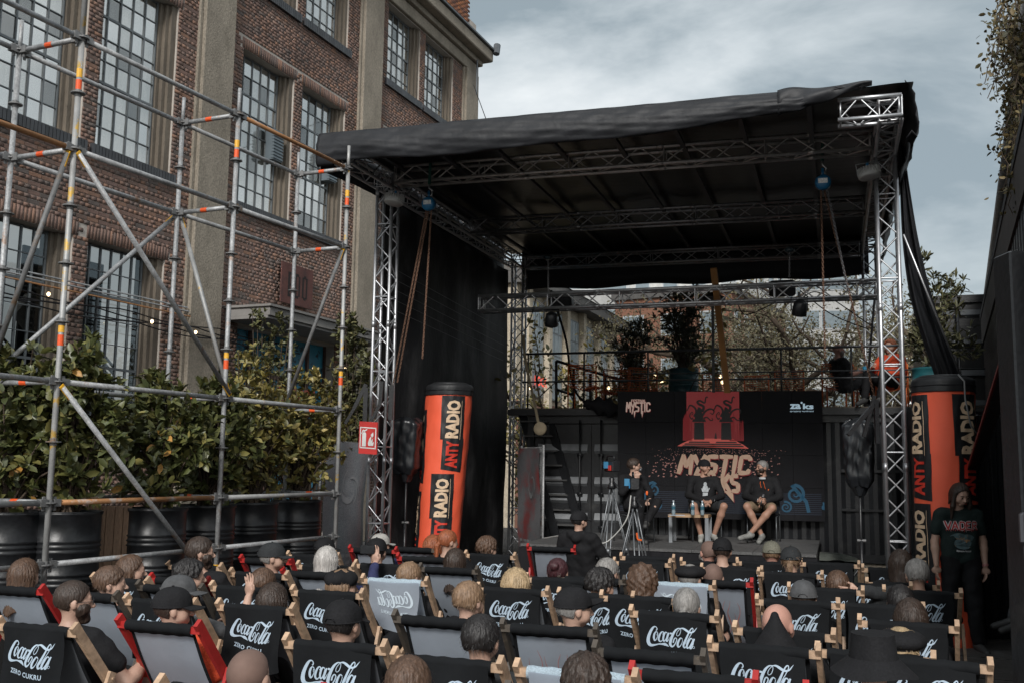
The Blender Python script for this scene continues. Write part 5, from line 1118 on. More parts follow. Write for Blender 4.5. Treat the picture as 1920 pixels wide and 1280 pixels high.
q = MB(); q.tube([S_(.1, 3.06, 6) + Vector((0, 0, .02)), S_(.25, 3.0, 5), S_(.3, 2.8, 5), S_(.5, 2.5, 5), S_(.9, 2.4, 6), S_(1.2, 2.42, 8)], .010, 6); o = q.build('inflation_cord', M('grey_cord', (0, 0, 0)), Rt, True)
# ------------------------------------------------------------ speakers wrapped in bin bags on stands
bag_m = M('bin_bag_plastic', (.018, .020, .023), .30, 0, .2, 4, .7, 9, spec=.6, stretch=(1, 1, .3))
def speaker(lab, P, w, h, base_z, seed):
    t = thing('bagged_speaker', lab, 'speaker', (P.x, P.y, base_z), -YA, 'loudspeakers wrapped in bin bags'); z0 = P.z - base_z
    def f(a, b):
        an = a * 6.2832; tp = 1 - .5 * max(0, (b - .9) / .1) ** 1.5 - .35 * max(0, (.12 - b) / .12); cx, cy = math.cos(an), math.sin(an); s = 1 / max(abs(cx), abs(cy)) ** .75
        n = .010 * math.sin(an * 9 + seed + 2 * math.sin(b * 5)) + .007 * math.sin(an * 17 + b * 7) + .005 * math.sin(b * 26 + an * 6)
        return Vector((cx * s * w / 2 * tp * (1 - .16 * (1 - b)) + n, cy * s * w * .42 * tp + n, z0 + b * h + .02 * math.sin(an * 3)))
    q = MB(); q.grid(f, 44, 34); q.build('bin_bag', bag_m, t, True)
    q = MB(); q.grid(lambda a, b: Vector((math.cos(a * 6.28) * (.05 + .07 * b + .02 * math.sin(a * 19)), math.sin(a * 6.28) * (.05 + .05 * b), z0 - .12 + .14 * b)), 24, 5); q.build('bag_tail', bag_m, t, True)
    q = MB(); q.box((-w * .36, -w * .3, z0 + .05), (w * .36, w * .3, z0 + h * .93)); q.build('cabinet', blk_matte, t)
    q = MB(); q.tube([(0, 0, .35), (0, 0, z0 + .1)], .019, 10); q.tube([(0, 0, .2), (0, 0, z0 * .6)], .026, 10); q.build('pole', blk_metal, t, True)
    for k in range(3):
        a = k * 2.094 + .5; q = MB(); q.tube([(0, 0, .75), (math.cos(a) * .55, math.sin(a) * .55, .02)], .015, 8); q.build('leg', blk_metal, t, True)
    q = MB(); q.tube([(-.05, 0, z0 * .6), (.06, 0, z0 * .6)], .02, 8); q.build('clamp_knob', galv_dark, t); return t
speaker('loudspeaker wrapped in a shiny black bin bag on the left side of the stage', at_d(762, 888, 15.4), .46, .86, 0, 1)
speaker('loudspeaker in a crumpled black bin bag right of the screen', at_d(1612, 912, 13.4), .40, .90, 0, 4)
# ------------------------------------------------------------ table, bottles, guest chairs, tripods
tb = thing('coffee_table', 'small low table with wood top and grey legs on the platform', 'table'); tz = .8
TL, TR = at_z(1257, 1016, .8), at_z(1325, 1018, .8); ta_ = (TR - TL); tw_ = ta_.length; th = .40; tv_ = v * .42
wood_t = M('table_wood', (.40, .26, .15), .5, 0, .15, 4, stretch=(1, 8, 1)); grey_l = M('table_grey', (.22, .235, .25), .5)
for p in (TL, TR, TL + tv_, TR + tv_): q = MB(); q.box((p.x - .027, p.y - .027, .8), (p.x + .027, p.y + .027, .8 + th)); q.build('leg', grey_l, tb)
q = MB(); c_ = [TL - u * .03 - v * .03, TR + u * .03 - v * .03, TR + u * .03 + tv_ + v * .03, TL - u * .03 + tv_ + v * .03]; q.add([Vector((p.x, p.y, .8 + th + .002)) for p in c_] + [Vector((p.x, p.y, .8 + th + .045)) for p in c_], [(0, 3, 2, 1), (4, 5, 6, 7), (0, 1, 5, 4), (1, 2, 6, 5), (2, 3, 7, 6), (3, 0, 4, 7)]); q.build('tabletop', wood_t, tb)
TZ = .8 + th + .047; pet = M('bottle_plastic', (.22, .28, .31), .12, 0, .2, 20, spec=.8); lbl = M('bottle_label', (.03, .10, .14), .4, 0, .2, 60)
for (x, lab) in ((1263, 'small water bottle at the left end of the table'), (1299, 'small water bottle in the middle of the table'), (1317, 'small water bottle at the right end of the table')):
    p = at_d(x, 970, 15.95); t = thing('water_bottle', lab, 'bottle', (p.x, p.y, TZ), 0, 'water bottles on the stage table'); q = MB(); q.lathe([(.026, 0), (.031, .01), (.031, .06), (.027, .075), (.031, .09), (.031, .14), (.022, .175), (.012, .195), (.012, .205)], 14); q.build('bottle_body', pet, t, True); q = MB(); q.lathe([(.015, .206), (.015, .225), (.001, .226)], 10); q.build('cap', M('bottle_cap', (.5, .55, .6), .5), t); q = MB(); q.lathe([(.0318, .085), (.0318, .135)], 14); q.build('label', lbl, t)
p = at_d(1268, 973, 15.8); q = MB(); q.box((p.x - .12, p.y - .1, TZ), (p.x + .12, p.y + .08, TZ + .006), None); tag(q.build('papers', M('paper_blue', (.42, .50, .58), .7)), 'pale sheets of paper on the left of the table', 'paper')
def guest_chair(lab, p, rz):
    t = thing('guest_chair', lab, 'chair', (p[0], p[1], .8), rz, 'dark visitor chairs on the platform')
    for sx in (-.23, .23):
        q = MB(); q.tube([(sx, .22, 0), (sx, .2, .42), (sx, -.18, .44)], .012, 8); q.build('leg', M('chair_leg_grey', (.14, .15, .16), .4, .6), t, True); q = MB(); q.tube([(sx, -.26, 0), (sx, -.2, .44), (sx, -.26, .82)], .012, 8); q.build('leg', M('chair_leg_grey', (0, 0, 0)), t, True)
    q = MB(); q.cbox((-.24, -.2, .43), (.24, .24, .47), .015); q.build('seat', blk_matte, t); q = MB(); q.grid(lambda a, b: Vector((-.23 + a * .46, -.235 - .04 * b + .03 * math.cos((a - .5) * 3), .58 + b * .26)), 8, 4); o = q.build('backrest', M('chair_back_grey', (.07, .075, .08), .6), t, True); s_ = o.modifiers.new('t', 'SOLIDIFY'); s_.thickness = .02
    return t

def tripod(lab, x, ybase, D, zc, legs_sp, seed):
    p = at_d(x, ybase, D); t = thing('camera_tripod', lab, 'tripod', (p.x, p.y, 0), -YA, 'camera tripods before the platform'); alu_g = M('tripod_grey', (.16, .17, .18), .4, .6, .2, 20)
    for k in range(3):
        a = k * 2.094 + seed; ex, ey = math.cos(a) * legs_sp, math.sin(a) * legs_sp
        q = MB()
        for s_ in (-.03, .03): q.tube([(s_ * math.sin(a), -s_ * math.cos(a), zc - .3), (ex + s_ * math.sin(a), ey - s_ * math.cos(a), .03)], .011, 6)
        q.tube([(ex * .5, ey * .5, (zc - .3) * .5), (ex, ey, .03)], .014, 6); q.tube([(ex * .5, ey * .5, (zc - .3) * .52), (ex * .5, ey * .5, (zc - .3) * .5 - .04)], .04, 8); q.build('leg', alu_g, t, True)
    q = MB(); q.lathe([(.05, 0), (.06, .02), (.05, .06), (.03, .09), (.04, .14), (.02, .16)], 12, None, (0, 0, zc - .32)); q.build('head', blk_metal, t, True)
    q = MB(); q.tube([(0, 0, zc - .18), (.14, -.25, zc - .3)], .01, 6); q.build('pan_handle', blk_metal, t, True)
    cmx = T(0, 0, zc) @ rotz(R(15 * seed)); q = MB(); q.cbox((-.06, -.14, -.09), (.06, .12, .06), .012, cmx); q.lathe([(.035, .12), (.045, .14), (.045, .2), (.05, .24), (.03, .24)], 14, cmx @ Matrix.Rotation(R(-90), 4, 'X')); cb_ = q.build('camcorder', blk_metal, t)
    q = MB(); q.box((-.13, -.02, -.04), (-.065, .0, .05), cmx); q.build('flip_screen', M('blue_screen', (.05, .2, .35), .2), cb_)
    q = MB(); q.tube([cmx @ Vector((-.02, -.12, .07)), cmx @ Vector((-.02, -.1, .13)), cmx @ Vector((-.02, .1, .13)), cmx @ Vector((-.02, .12, .07))], .012, 6); q.build('top_handle', blk_metal, cb_, True)
    q = MB(); q.box((-.075, -.1, -.07), (-.062, -.03, -.0), cmx); q.build('tally_mark', M('red_mark', (.5, .04, .03), .5) if seed > 2 else hoist_b, cb_); return t
tripod('black camcorder on a tall tripod at the left front of the platform', 1147, 1060, 13.9, 2.0, .42, 2.6)
tripod('black camcorder on a nearer tripod left of the table', 1190, 1060, 12.9, 1.78, .38, .9)
q = MB(); q.tube([Vector(p) for p in spline([at_d(1183, 928, 12.8), at_d(1176, 970, 12.8), at_d(1150, 1005, 12.9), at_d(1122, 1018, 13.0), at_d(1060, 1004, 13.6), at_d(1020, 1008, 14.4)], 8)], .008, 6); tag(q.build('white_cable', M('white_cable_rubber', (.5, .5, .48), .5)), 'white cable sagging from the nearer camera to the platform edge', 'cable')
q = MB(); q.tube([Vector(p) for p in spline([at_d(1203, 915, 12.8), at_d(1213, 930, 12.8), at_d(1214, 990, 12.8), at_d(1218, 1050, 12.8)], 8)], .006, 6); tag(q.build('black_cable', blk_matte), 'thin black cable hanging from the nearer camera', 'cable')
q = MB(); q.lathe([(.012, 0), (.016, .02), (.012, .05)], 10, None, at_d(1213, 927, 12.75)); tag(q.build('cable_plug', M('orange_plug', (.75, .13, .02), .5)), 'orange plug on the cable of the nearer camera', 'plug')
q = MB(); q.tube([Vector(p) for p in spline([at_d(1194, 998, 12.7), at_d(1196, 1010, 12.7), at_d(1203, 1012, 12.7)], 5)], .012, 6); tag(q.build('cable_loop', M('orange_plug', (0, 0, 0))), 'short orange cable loop hanging at the nearer tripod', 'cable')
# covered wedge monitor on the ground and rope roll
q = MB(); P = at_z(1556, 1050, .62); q.grid(lambda a, b: Vector((P.x - .45 + a * .9, P.y - .2 + b * .5, .62 + .10 * math.sin(a * 3.14) ** .5 - .5 * max(0, .15 - b) - .03 * math.sin(a * 20 + b * 9) * .3)), 24, 12); q.box((P.x - .43, P.y - .15, 0), (P.x + .43, P.y + .28, .60)); tag(q.build('covered_monitor', M('moss_grey_cloth', (.11, .12, .105), .9, 0, .25, 12, .5, 60), None, True), 'low box under a grey green cloth at the right end of the platform', 'box')
q = MB(); P = at_d(1013, 803, 17.4); Mx = Matrix.Translation(P) @ rotz(-.4) @ Matrix.Rotation(R(90), 4, 'X'); q.lathe([(.04, -.04), (.11, -.04), (.12, 0), (.11, .04), (.04, .04)], 20, Mx); tag(q.build('strap_roll', M('khaki_strap', (.22, .18, .12), .8), None, True), 'khaki strap roll hanging left of the container doors', 'strap roll')
q = MB()
pts = [at_d(x, y, 17.5) for x, y in spline([(981, 628), (984, 665), (990, 700), (1000, 745), (1010, 795)], 6)]; q.grid(lambda a, b: pts[int(b * (len(pts) - 1))] + u * (.05 * (a - .5)), 2, len(pts) - 1); tag(q.build('hanging_strap', M('khaki_strap', (0, 0, 0))), 'long khaki strap hanging from the left rear pillar to its roll', 'strap')
# passage paving at the right
pv = thing('side_passage_floor', 'dark plank flooring of the side passage at the lower right', 'floor'); plk = M('worn_plank_dark', (.075, .07, .066), .85, 0, .35, 2.5, .5, 40, dirt=((.12, .115, .11), 3, .5, .7), fine=30)
for i in range(3):
    for k in range(16):
        o_ = w0 - wnr * (.62 * (i + 1) + .03) + wdir * (-3 + k * .6 + (i % 2) * .0); q = MB(); P = [o_ + wnr * .0, o_ + wnr * .61, o_ + wnr * .61 + wdir * .59, o_ + wdir * .59]
        h_ = .03 + .004 * math.sin(i * 7 + k * 3); q.add([Vector((p.x, p.y, .004)) for p in P] + [Vector((p.x, p.y, h_)) for p in P], [(0, 3, 2, 1), (4, 5, 6, 7), (0, 1, 5, 4), (1, 2, 6, 5), (2, 3, 7, 6), (3, 0, 4, 7)]); q.build('floor_tile', plk, pv)
# ------------------------------------------------------------ deck chairs
wood = M('deckchair_beech', (.44, .30, .20), .55, 0, .2, 4, .15, 40, stretch=(1, 1, 1), fine=30)
woodr = M('deckchair_red_paint', (.38, .022, .02), .45, 0, .18, 5, .1, 40)
woodk = M('deckchair_dark_wood', (.075, .062, .05), .55, 0, .35, 5, .15, 40, dirt=((.22, .17, .12), 7, .6, .75))
cblk = M('canvas_black', (.008, .009, .0105), .85, 0, .35, 4, .35, 7, spec=.2)
cgrey = M('canvas_grey_blue_back', (.40, .45, .52), .85, 0, .12, 3, .4, 4)
def translucent(m, f):
    t = m.node_tree; b = t.nodes['Principled BSDF']; o = [n for n in t.nodes if n.type == 'OUTPUT_MATERIAL'][0]; s = N('ShaderNodeBsdfTranslucent', t); x = N('ShaderNodeMixShader', t); x.inputs[0].default_value = f
    t.links.new(b.inputs['Base Color'].links[0].from_socket, s.inputs['Color']); t.links.new(b.outputs[0], x.inputs[1]); t.links.new(s.outputs[0], x.inputs[2]); t.links.new(x.outputs[0], o.inputs['Surface'])
translucent(cgrey, .45)
clight = M('canvas_pale_blue', (.33, .41, .47), .8, 0, .12, 3, .3, 8, fine=150)
cprint = M('canvas_print_pale_blue', (.42, .52, .62), .7, 0, .08, 8)
cfaint = M('canvas_print_faint', (.50, .58, .64), .8, 0, .1, 8)
cflame = M('canvas_print_showing_through_red', (.42, .20, .20), .8, 0, .2, 8)
LOGO = [
 ([(492, 440), (522, 405), (503, 358), (452, 352), (398, 400), (340, 480), (288, 580), (268, 670), (290, 738), (345, 766), (430, 764), (520, 750), (600, 752), (680, 758), (735, 785), (778, 822)], (24, 22, 18, 30, 50, 58, 66, 76, 72, 52, 32, 24, 34, 62, 40, 4)),
 ([(530, 490), (490, 466), (440, 520), (416, 600), (425, 660), (465, 645), (512, 575), (532, 505), (508, 520), (500, 560)], (16, 22, 40, 46, 36, 18, 14, 14, 12, 8)),
 ([(655, 530), (688, 495), (655, 465), (605, 500), (555, 575), (532, 645), (560, 690), (615, 675), (670, 610)], (26, 26, 20, 34, 46, 46, 34, 18, 8)),
 ([(775, 500), (735, 480), (690, 530), (655, 620), (662, 685), (705, 660), (750, 585), (778, 510)], (18, 24, 40, 44, 34, 18, 14, 12)),
 ([(815, 495), (770, 580), (732, 670), (750, 692), (790, 650), (822, 598)], (30, 42, 42, 28, 14, 6)),
 ([(836, 508), (886, 518)], (36, 36)),
 ([(1092, 402), (1030, 405), (955, 465), (885, 575), (832, 690), (815, 770), (850, 822), (900, 802), (950, 735), (985, 665), (962, 622), (920, 655), (888, 735)], (16, 26, 44, 56, 60, 58, 40, 26, 20, 22, 20, 26, 30)),
 ([(1092, 402), (1102, 460), (1064, 548), (1012, 578), (992, 545), (1022, 478), (1088, 412)], (12, 12, 14, 12, 12, 12, 12)),
 ([(1092, 402), (1160, 405), (1222, 440), (1285, 482), (1350, 502), (1420, 482), (1470, 430), (1502, 394)], (16, 34, 46, 44, 34, 26, 14, 3)),
 ([(1128, 655), (1085, 628), (1030, 690), (992, 775), (1002, 838), (1050, 820), (1105, 745), (1132, 665)], (16, 24, 42, 50, 38, 20, 14, 12)),
 ([(1185, 770), (1280, 645), (1365, 525), (1406, 445), (1388, 404), (1340, 440), (1278, 545), (1205, 675), (1142, 785), (1160, 846), (1205, 825), (1245, 765)], (8, 14, 14, 16, 20, 24, 34, 48, 50, 36, 18, 8)),
 ([(1385, 655), (1340, 632), (1285, 690), (1232, 790), (1240, 852), (1290, 825), (1350, 735), (1388, 660)], (16, 24, 42, 48, 36, 18, 14, 12)),
 ([(1425, 640), (1370, 740), (1308, 835), (1335, 856), (1375, 800), (1402, 735)], (30, 46, 44, 26, 14, 6)),
 ([(1395 + 24 * math.cos(k * .7854), 832 + 24 * math.sin(k * .7854)) for k in range(9)], (7, 7))]
zV, zF, za = text_mesh('ZERO CUKRU', .022, 1.08)
def coke_logo(q, fn, mirror=False, text=True):
    def m_(x, y): 
        y2 = y - .07 * (x - 240); X = (x - 890) / 3330; Z = .004 + (y2 - 100) / 1130 * .300; return fn(-X if mirror else X, Z)
    for pts, w in LOGO: ribbon(q, spline(pts, 3) if len(pts) > 2 else pts, [k * 1.08 for k in w], m_)
    if text: q.add([m_(355 + p[0] * 890, 905 + (1 - p[1]) * 100 + .07 * (p[0] * 890 + 115)) for p in zV], zF)
CHW = .27
def chair_proto(kind, sd=0):
    "back frame, seat frame, props and canvas; +y towards the stage, crossbar at y -.45, z .9"
    fm = {'coke': wood, 'grey_red': woodr, 'grey_dark': woodk, 'flame_red': woodr, 'flame_dark': woodk, 'pale': wood, 'pale_mirror': wood, 'coke_dark': wood}[kind]
    t = thing('deck_chair', 'x', 'deck chair')
    for s in (-1, 1):
        q = MB(); q.bar((s * CHW, -.475, .945), (s * CHW, .30, .02), .026, .052); q.build('back_frame_rail', fm, t)
        q = MB(); q.bar((s * (CHW - .035), .47, .42), (s * (CHW - .035), -.46, .02), .024, .048); q.build('seat_frame_rail', fm, t)
        q = MB(); q.bar((s * (CHW + .028), -.20, .66), (s * (CHW + .028), -.43, .10), .022, .045); q.tube([(s * (CHW + .045), -.205, .625), (s * (CHW + .0), -.205, .625)], .008, 8); q.build('prop', fm, t)
    q = MB(); q.bar((-CHW - .01, -.447, .90), (CHW + .01, -.447, .90), .038, .038); q.build('top_crossbar', fm, t)
    q = MB(); q.bar((-CHW, .45, .41), (CHW, .45, .41), .035, .035); q.build('front_crossbar', fm, t)
    for y_, z_ in ((.25, .07), (-.43, .04)): q = MB(); q.bar((-CHW, y_, z_), (CHW, y_, z_), .03, .03); q.build('lower_crossbar', fm, t)
    FW = .212
    crv = spline([(-.425, .88), (-.30, .66), (-.12, .42), (.06, .31), (.24, .32), (.43, .40)], 5)
    def fab(a, b, k=0.):
        i = min(int(b * (len(crv) - 1)), len(crv) - 2); f = b * (len(crv) - 1) - i; y, z = crv[i] * (1 - f) + crv[i + 1] * f
        cup = .018 * math.cos((a - .5) * 3.14) * math.sin(b * 3.14); return Vector(((a - .5) * 2 * FW, y - cup * .7 - k * .8, z - cup - k * .6))
    under = {'coke': cgrey_dark, 'coke_dark': cgrey_dark, 'pale': cgrey, 'pale_mirror': cgrey}.get(kind, cgrey)
    q = MB(); q.grid(fab, 12, 30); q.build('canvas', under, t, True)
    for a0 in (0., 1.):
        q = MB(); q.grid(lambda a, b: fab(a0 + (a - .5) * .05, b, .004), 1, 30); q.build('side_hem', cblk, t, True)
    sleeve = clight if kind.startswith('pale') else cblk
    q = MB(); q.grid(lambda a, b: Vector(((a - .5) * 2 * (FW + .012), -.447 - .030 * math.sin(b * 4.2), .90 + .030 * math.cos(b * 4.2) - (.03 * max(0, b - .8) / .2) + .002 * math.sin(a * 31))), 24, 10); q.build('canvas_sleeve', sleeve, t, True)
    if kind in ('coke', 'coke_dark') or kind.startswith('pale'):
        H_ = .37
        def fl(x, z, k=0): 
            w_ = z / .37; return Vector((x * 2 * FW / .5 * (1 - .03 * w_ * (1 + .6 * math.sin(sd * 3.))) + .006 * math.sin(z * 17 + sd * 2), -.482 - .016 * math.sin(z * 9 + sd) * math.cos(x * 9 + sd * .5) - (.007 + .003 * sd) * math.sin(x * (22 + 7 * sd) + z * 8 + sd) * w_ + .03 * w_ * math.sin(sd * 1.9) - .004 * k, .905 - z * (1 + .05 * math.sin(x * 11 + sd * 2.2)) - .004 * math.cos(x * 12)))
        q = MB(); q.grid(lambda a, b: fl((a - .5) * .5, b * H_), 16, 10); q.build('canvas_flap', cgrey if kind.startswith('pale') else cblk, t, True)
        q = MB(); coke_logo(q, lambda x, z: fl(x, z, 1.), kind == 'pale_mirror'); q.build('printed_lettering', cfaint if kind.startswith('pale') else cprint, t)
    if kind.startswith('flame'):
        q = MB(); rn_ = random.Random(2)
        for k in range(9):
            a0 = .14 + .09 * k; pts = [(a0 + .03 * math.sin(j * 1.7 + k) , .36 - .045 * j + .06 * math.sin(k * 2.)) for j in range(6)]
            ribbon(q, spline(pts, 3), (.006, .022, .012, .003), lambda x, y: fab(x, max(.02, y), .006))
        q.build('print_showing_through', cflame, t)
    return t
cgrey_dark = M('canvas_underside_dark', (.11, .12, .135), .85, 0, .15, 3, .3, 7)
PROTO = {}; CHO = []; JR = random.Random(12)
PS = 1.078
def deck_chair(kind, x, y, label, rz=0., z=.97, dy=0.):
    "x, y: photo pixel of the middle of the top crossbar"
    P = at_z(x, y, z)
    key = kind + str(len(CHO) % 4) if kind == 'coke' else kind
    if key not in PROTO: o = PROTO[key] = chair_proto(kind, len(CHO) % 4 if kind == 'coke' else 0); PROTO.setdefault(kind, o)
    else: o = copy_tree(PROTO[key])
    a = -YA + rz + JR.gauss(0, .035); o.rotation_euler = (0, 0, a); bk = Vector((-math.sin(a) * -.447, math.cos(a) * -.447, 0)) * PS; o.scale = (PS,) * 3
    o.location = (P.x - bk.x, P.y - bk.y, 0); o['label'] = label; o['category'] = 'deck chair'; o['group'] = 'deck chairs of the audience'; CHO.append(o); return o
CH = [
 ('coke', 72, 1180, .0, 'cola print deck chair with beech frame of the bearded man in glasses, bottom left'),
 ('grey_red', 300, 1175, .05, 'red framed deck chair with grey back before the orange shirt, lower left'),
 ('grey_red', 25, 1106, .0, 'red framed grey deck chair at the left edge under the long brown hair'),
 ('grey_dark', 168, 1117, .12, 'dark framed grey deck chair just right of the bearded man in glasses'),
 ('coke', 228, 1090, .12, 'cola print deck chair half hidden behind the brown haired youth, left'),
 ('coke', 303, 1132, .05, 'cola print deck chair behind the black cap man in orange'),
 ('grey_red', 338, 1090, .05, 'red framed grey deck chair behind the faded denim cap'),
 ('coke', 366, 1064, .05, 'cola print deck chair under the short haired bearded man at the scaffold pole'),
 ('grey_red', 500, 1052, .0, 'red framed grey deck chair under the grey cap near the drums'),
 ('coke', 487, 1079, .0, 'cola print deck chair before the red framed one, behind a light brown head'),
 ('coke', 458, 1106, .0, 'cola print deck chair half covered by long dark brown hair'),
 ('coke', 481, 1142, .0, 'cola print deck chair above the grey jeans knee'),
 ('coke', 615, 1114, .0, 'cola print deck chair below the black floppy cap with blonde hair'),
 ('grey_red', 586, 1077, .0, 'red framed grey deck chair with bright red left post in the middle rows'),
 ('coke', 612, 1064, .0, 'cola print deck chair of the silver haired woman with the cup'),
 ('coke', 588, 1044, .0, 'cola deck chair one row beyond the silver haired woman'),
 ('coke', 720, 1062, .0, 'cola deck chair beyond the pale inverted one, below the pale grey cap'),
 ('pale_mirror', 741, 1091, .0, 'pale blue deck chair with mirrored faint print next to a backpack'),
 ('coke', 630, 1213, .02, 'large near cola deck chair of the man in the black cap with a B'),
 ('grey_red', 700, 1032, .0, 'red framed grey deck chair of the man in the pale grey cap'),
 ('grey_dark', 775, 1030, .0, 'dark framed grey deck chair at the foot of the left red column'),
 ('grey_red', 795, 1048, .0, 'red framed grey deck chair before the red haired woman'),
 ('grey_dark', 842, 1069, .03, 'dark framed grey deck chair behind the short cropped head'),
 ('coke', 920, 1043, .05, 'cola print deck chair of the tousled dark haired person by the left rear pillar'),
 ('grey_red', 1034, 1029, .0, 'red framed grey deck chair alone in front of the kneeling hooded man'),
 ('coke', 962, 1109, .05, 'fully visible cola print deck chair left of the cap with a sticker'),
 ('coke', 1048, 1089, .0, 'cola print deck chair below the dark bun'),
 ('grey_dark', 820, 1165, .03, 'dark framed grey deck chair left of the near black haired man'),
 ('flame_dark', 1030, 1181, .05, 'dark framed grey deck chair with red flames showing through, centre'),
 ('coke', 1118, 1119, .0, 'cola print deck chair right of the cap with a sticker'),
 ('coke', 1214, 1047, .0, 'farthest cola deck chair straight in front of the camera tripods'),
 ('coke', 1204, 1057, .03, 'cola deck chair beside the grey haired head before the tripods'),
 ('grey_dark', 1110, 1088, .0, 'dark grey deck chair hidden between the grey and the black haired heads'),
 ('coke', 1200, 1124, .0, 'cola deck chair left of the mustard jacket'),
 ('coke', 1264, 1155, .04, 'fully readable cola zero cukru deck chair of the grey ponytail person'),
 ('flame_dark', 1217, 1229, .04, 'dark framed deck chair with red flames at the bottom centre right'),
 ('pale', 1080, 1267, .03, 'pale blue deck chair at the bottom edge under the dark fringe'),
 ('pale_mirror', 1275, 1098, .0, 'pale blue deck chair behind the grey ponytail'),
 ('flame_red', 1346, 1093, .02, 'tall red framed grey deck chair with flames showing through, right of the ponytail'),
 ('coke', 1330, 1057, .0, 'cola deck chair of the bald man next to the black cap, front row'),
 ('coke', 1372, 1069, .0, 'cola deck chair of the stubbly bald head with the flat cap neighbour'),
 ('coke', 1435, 1057, .0, 'cola deck chair of the olive green cap'),
 ('coke', 1482, 1078, .03, 'cola deck chair under the black cap with ponytail'),
 ('coke', 1556, 1059, .0, 'cola deck chair in front of the cloth covered box'),
 ('coke', 1548, 1108, .02, 'cola deck chair of the man with the arm behind his head'),
 ('coke', 1495, 1132, .02, 'cola deck chair beside the bald head with the hood'),
 ('coke', 1432, 1219, .04, 'large near cola deck chair behind the pointed hood'),
 ('coke', 1470, 1189, .02, 'cola deck chair squeezed behind the pointed hood'),
 ('coke', 1675, 1070, .03, 'cola deck chair of the dark head at the right pillar'),
 ('coke', 1692, 1098, .04, 'cola deck chair of the short grey head beside the red column'),
 ('coke', 1640, 1100, .0, 'cola deck chair left of the one of the short grey head'),
 ('coke', 1650, 1140, .03, 'cola deck chair of the long dark haired woman on the right'),
 ('coke', 1702, 1174, .05, 'cola deck chair behind the black bucket hat'),
 ('coke', 1640, 1232, .05, 'cola deck chair just under the bucket hat brim'),
 ('coke', 1740, 1246, .05, 'cola deck chair at the lower right with the blonde strands above'),
 ('grey_red', 1300, 1272, .05, 'red framed deck chair peeking in at the bottom right of centre'),
 ('coke', 840, 1243, .02, 'large near cola deck chair of the black haired man, bottom centre'),
]
CHO = []
for kd, x, y, rz, lab in CH: deck_chair(kd, x, y, lab, -rz)
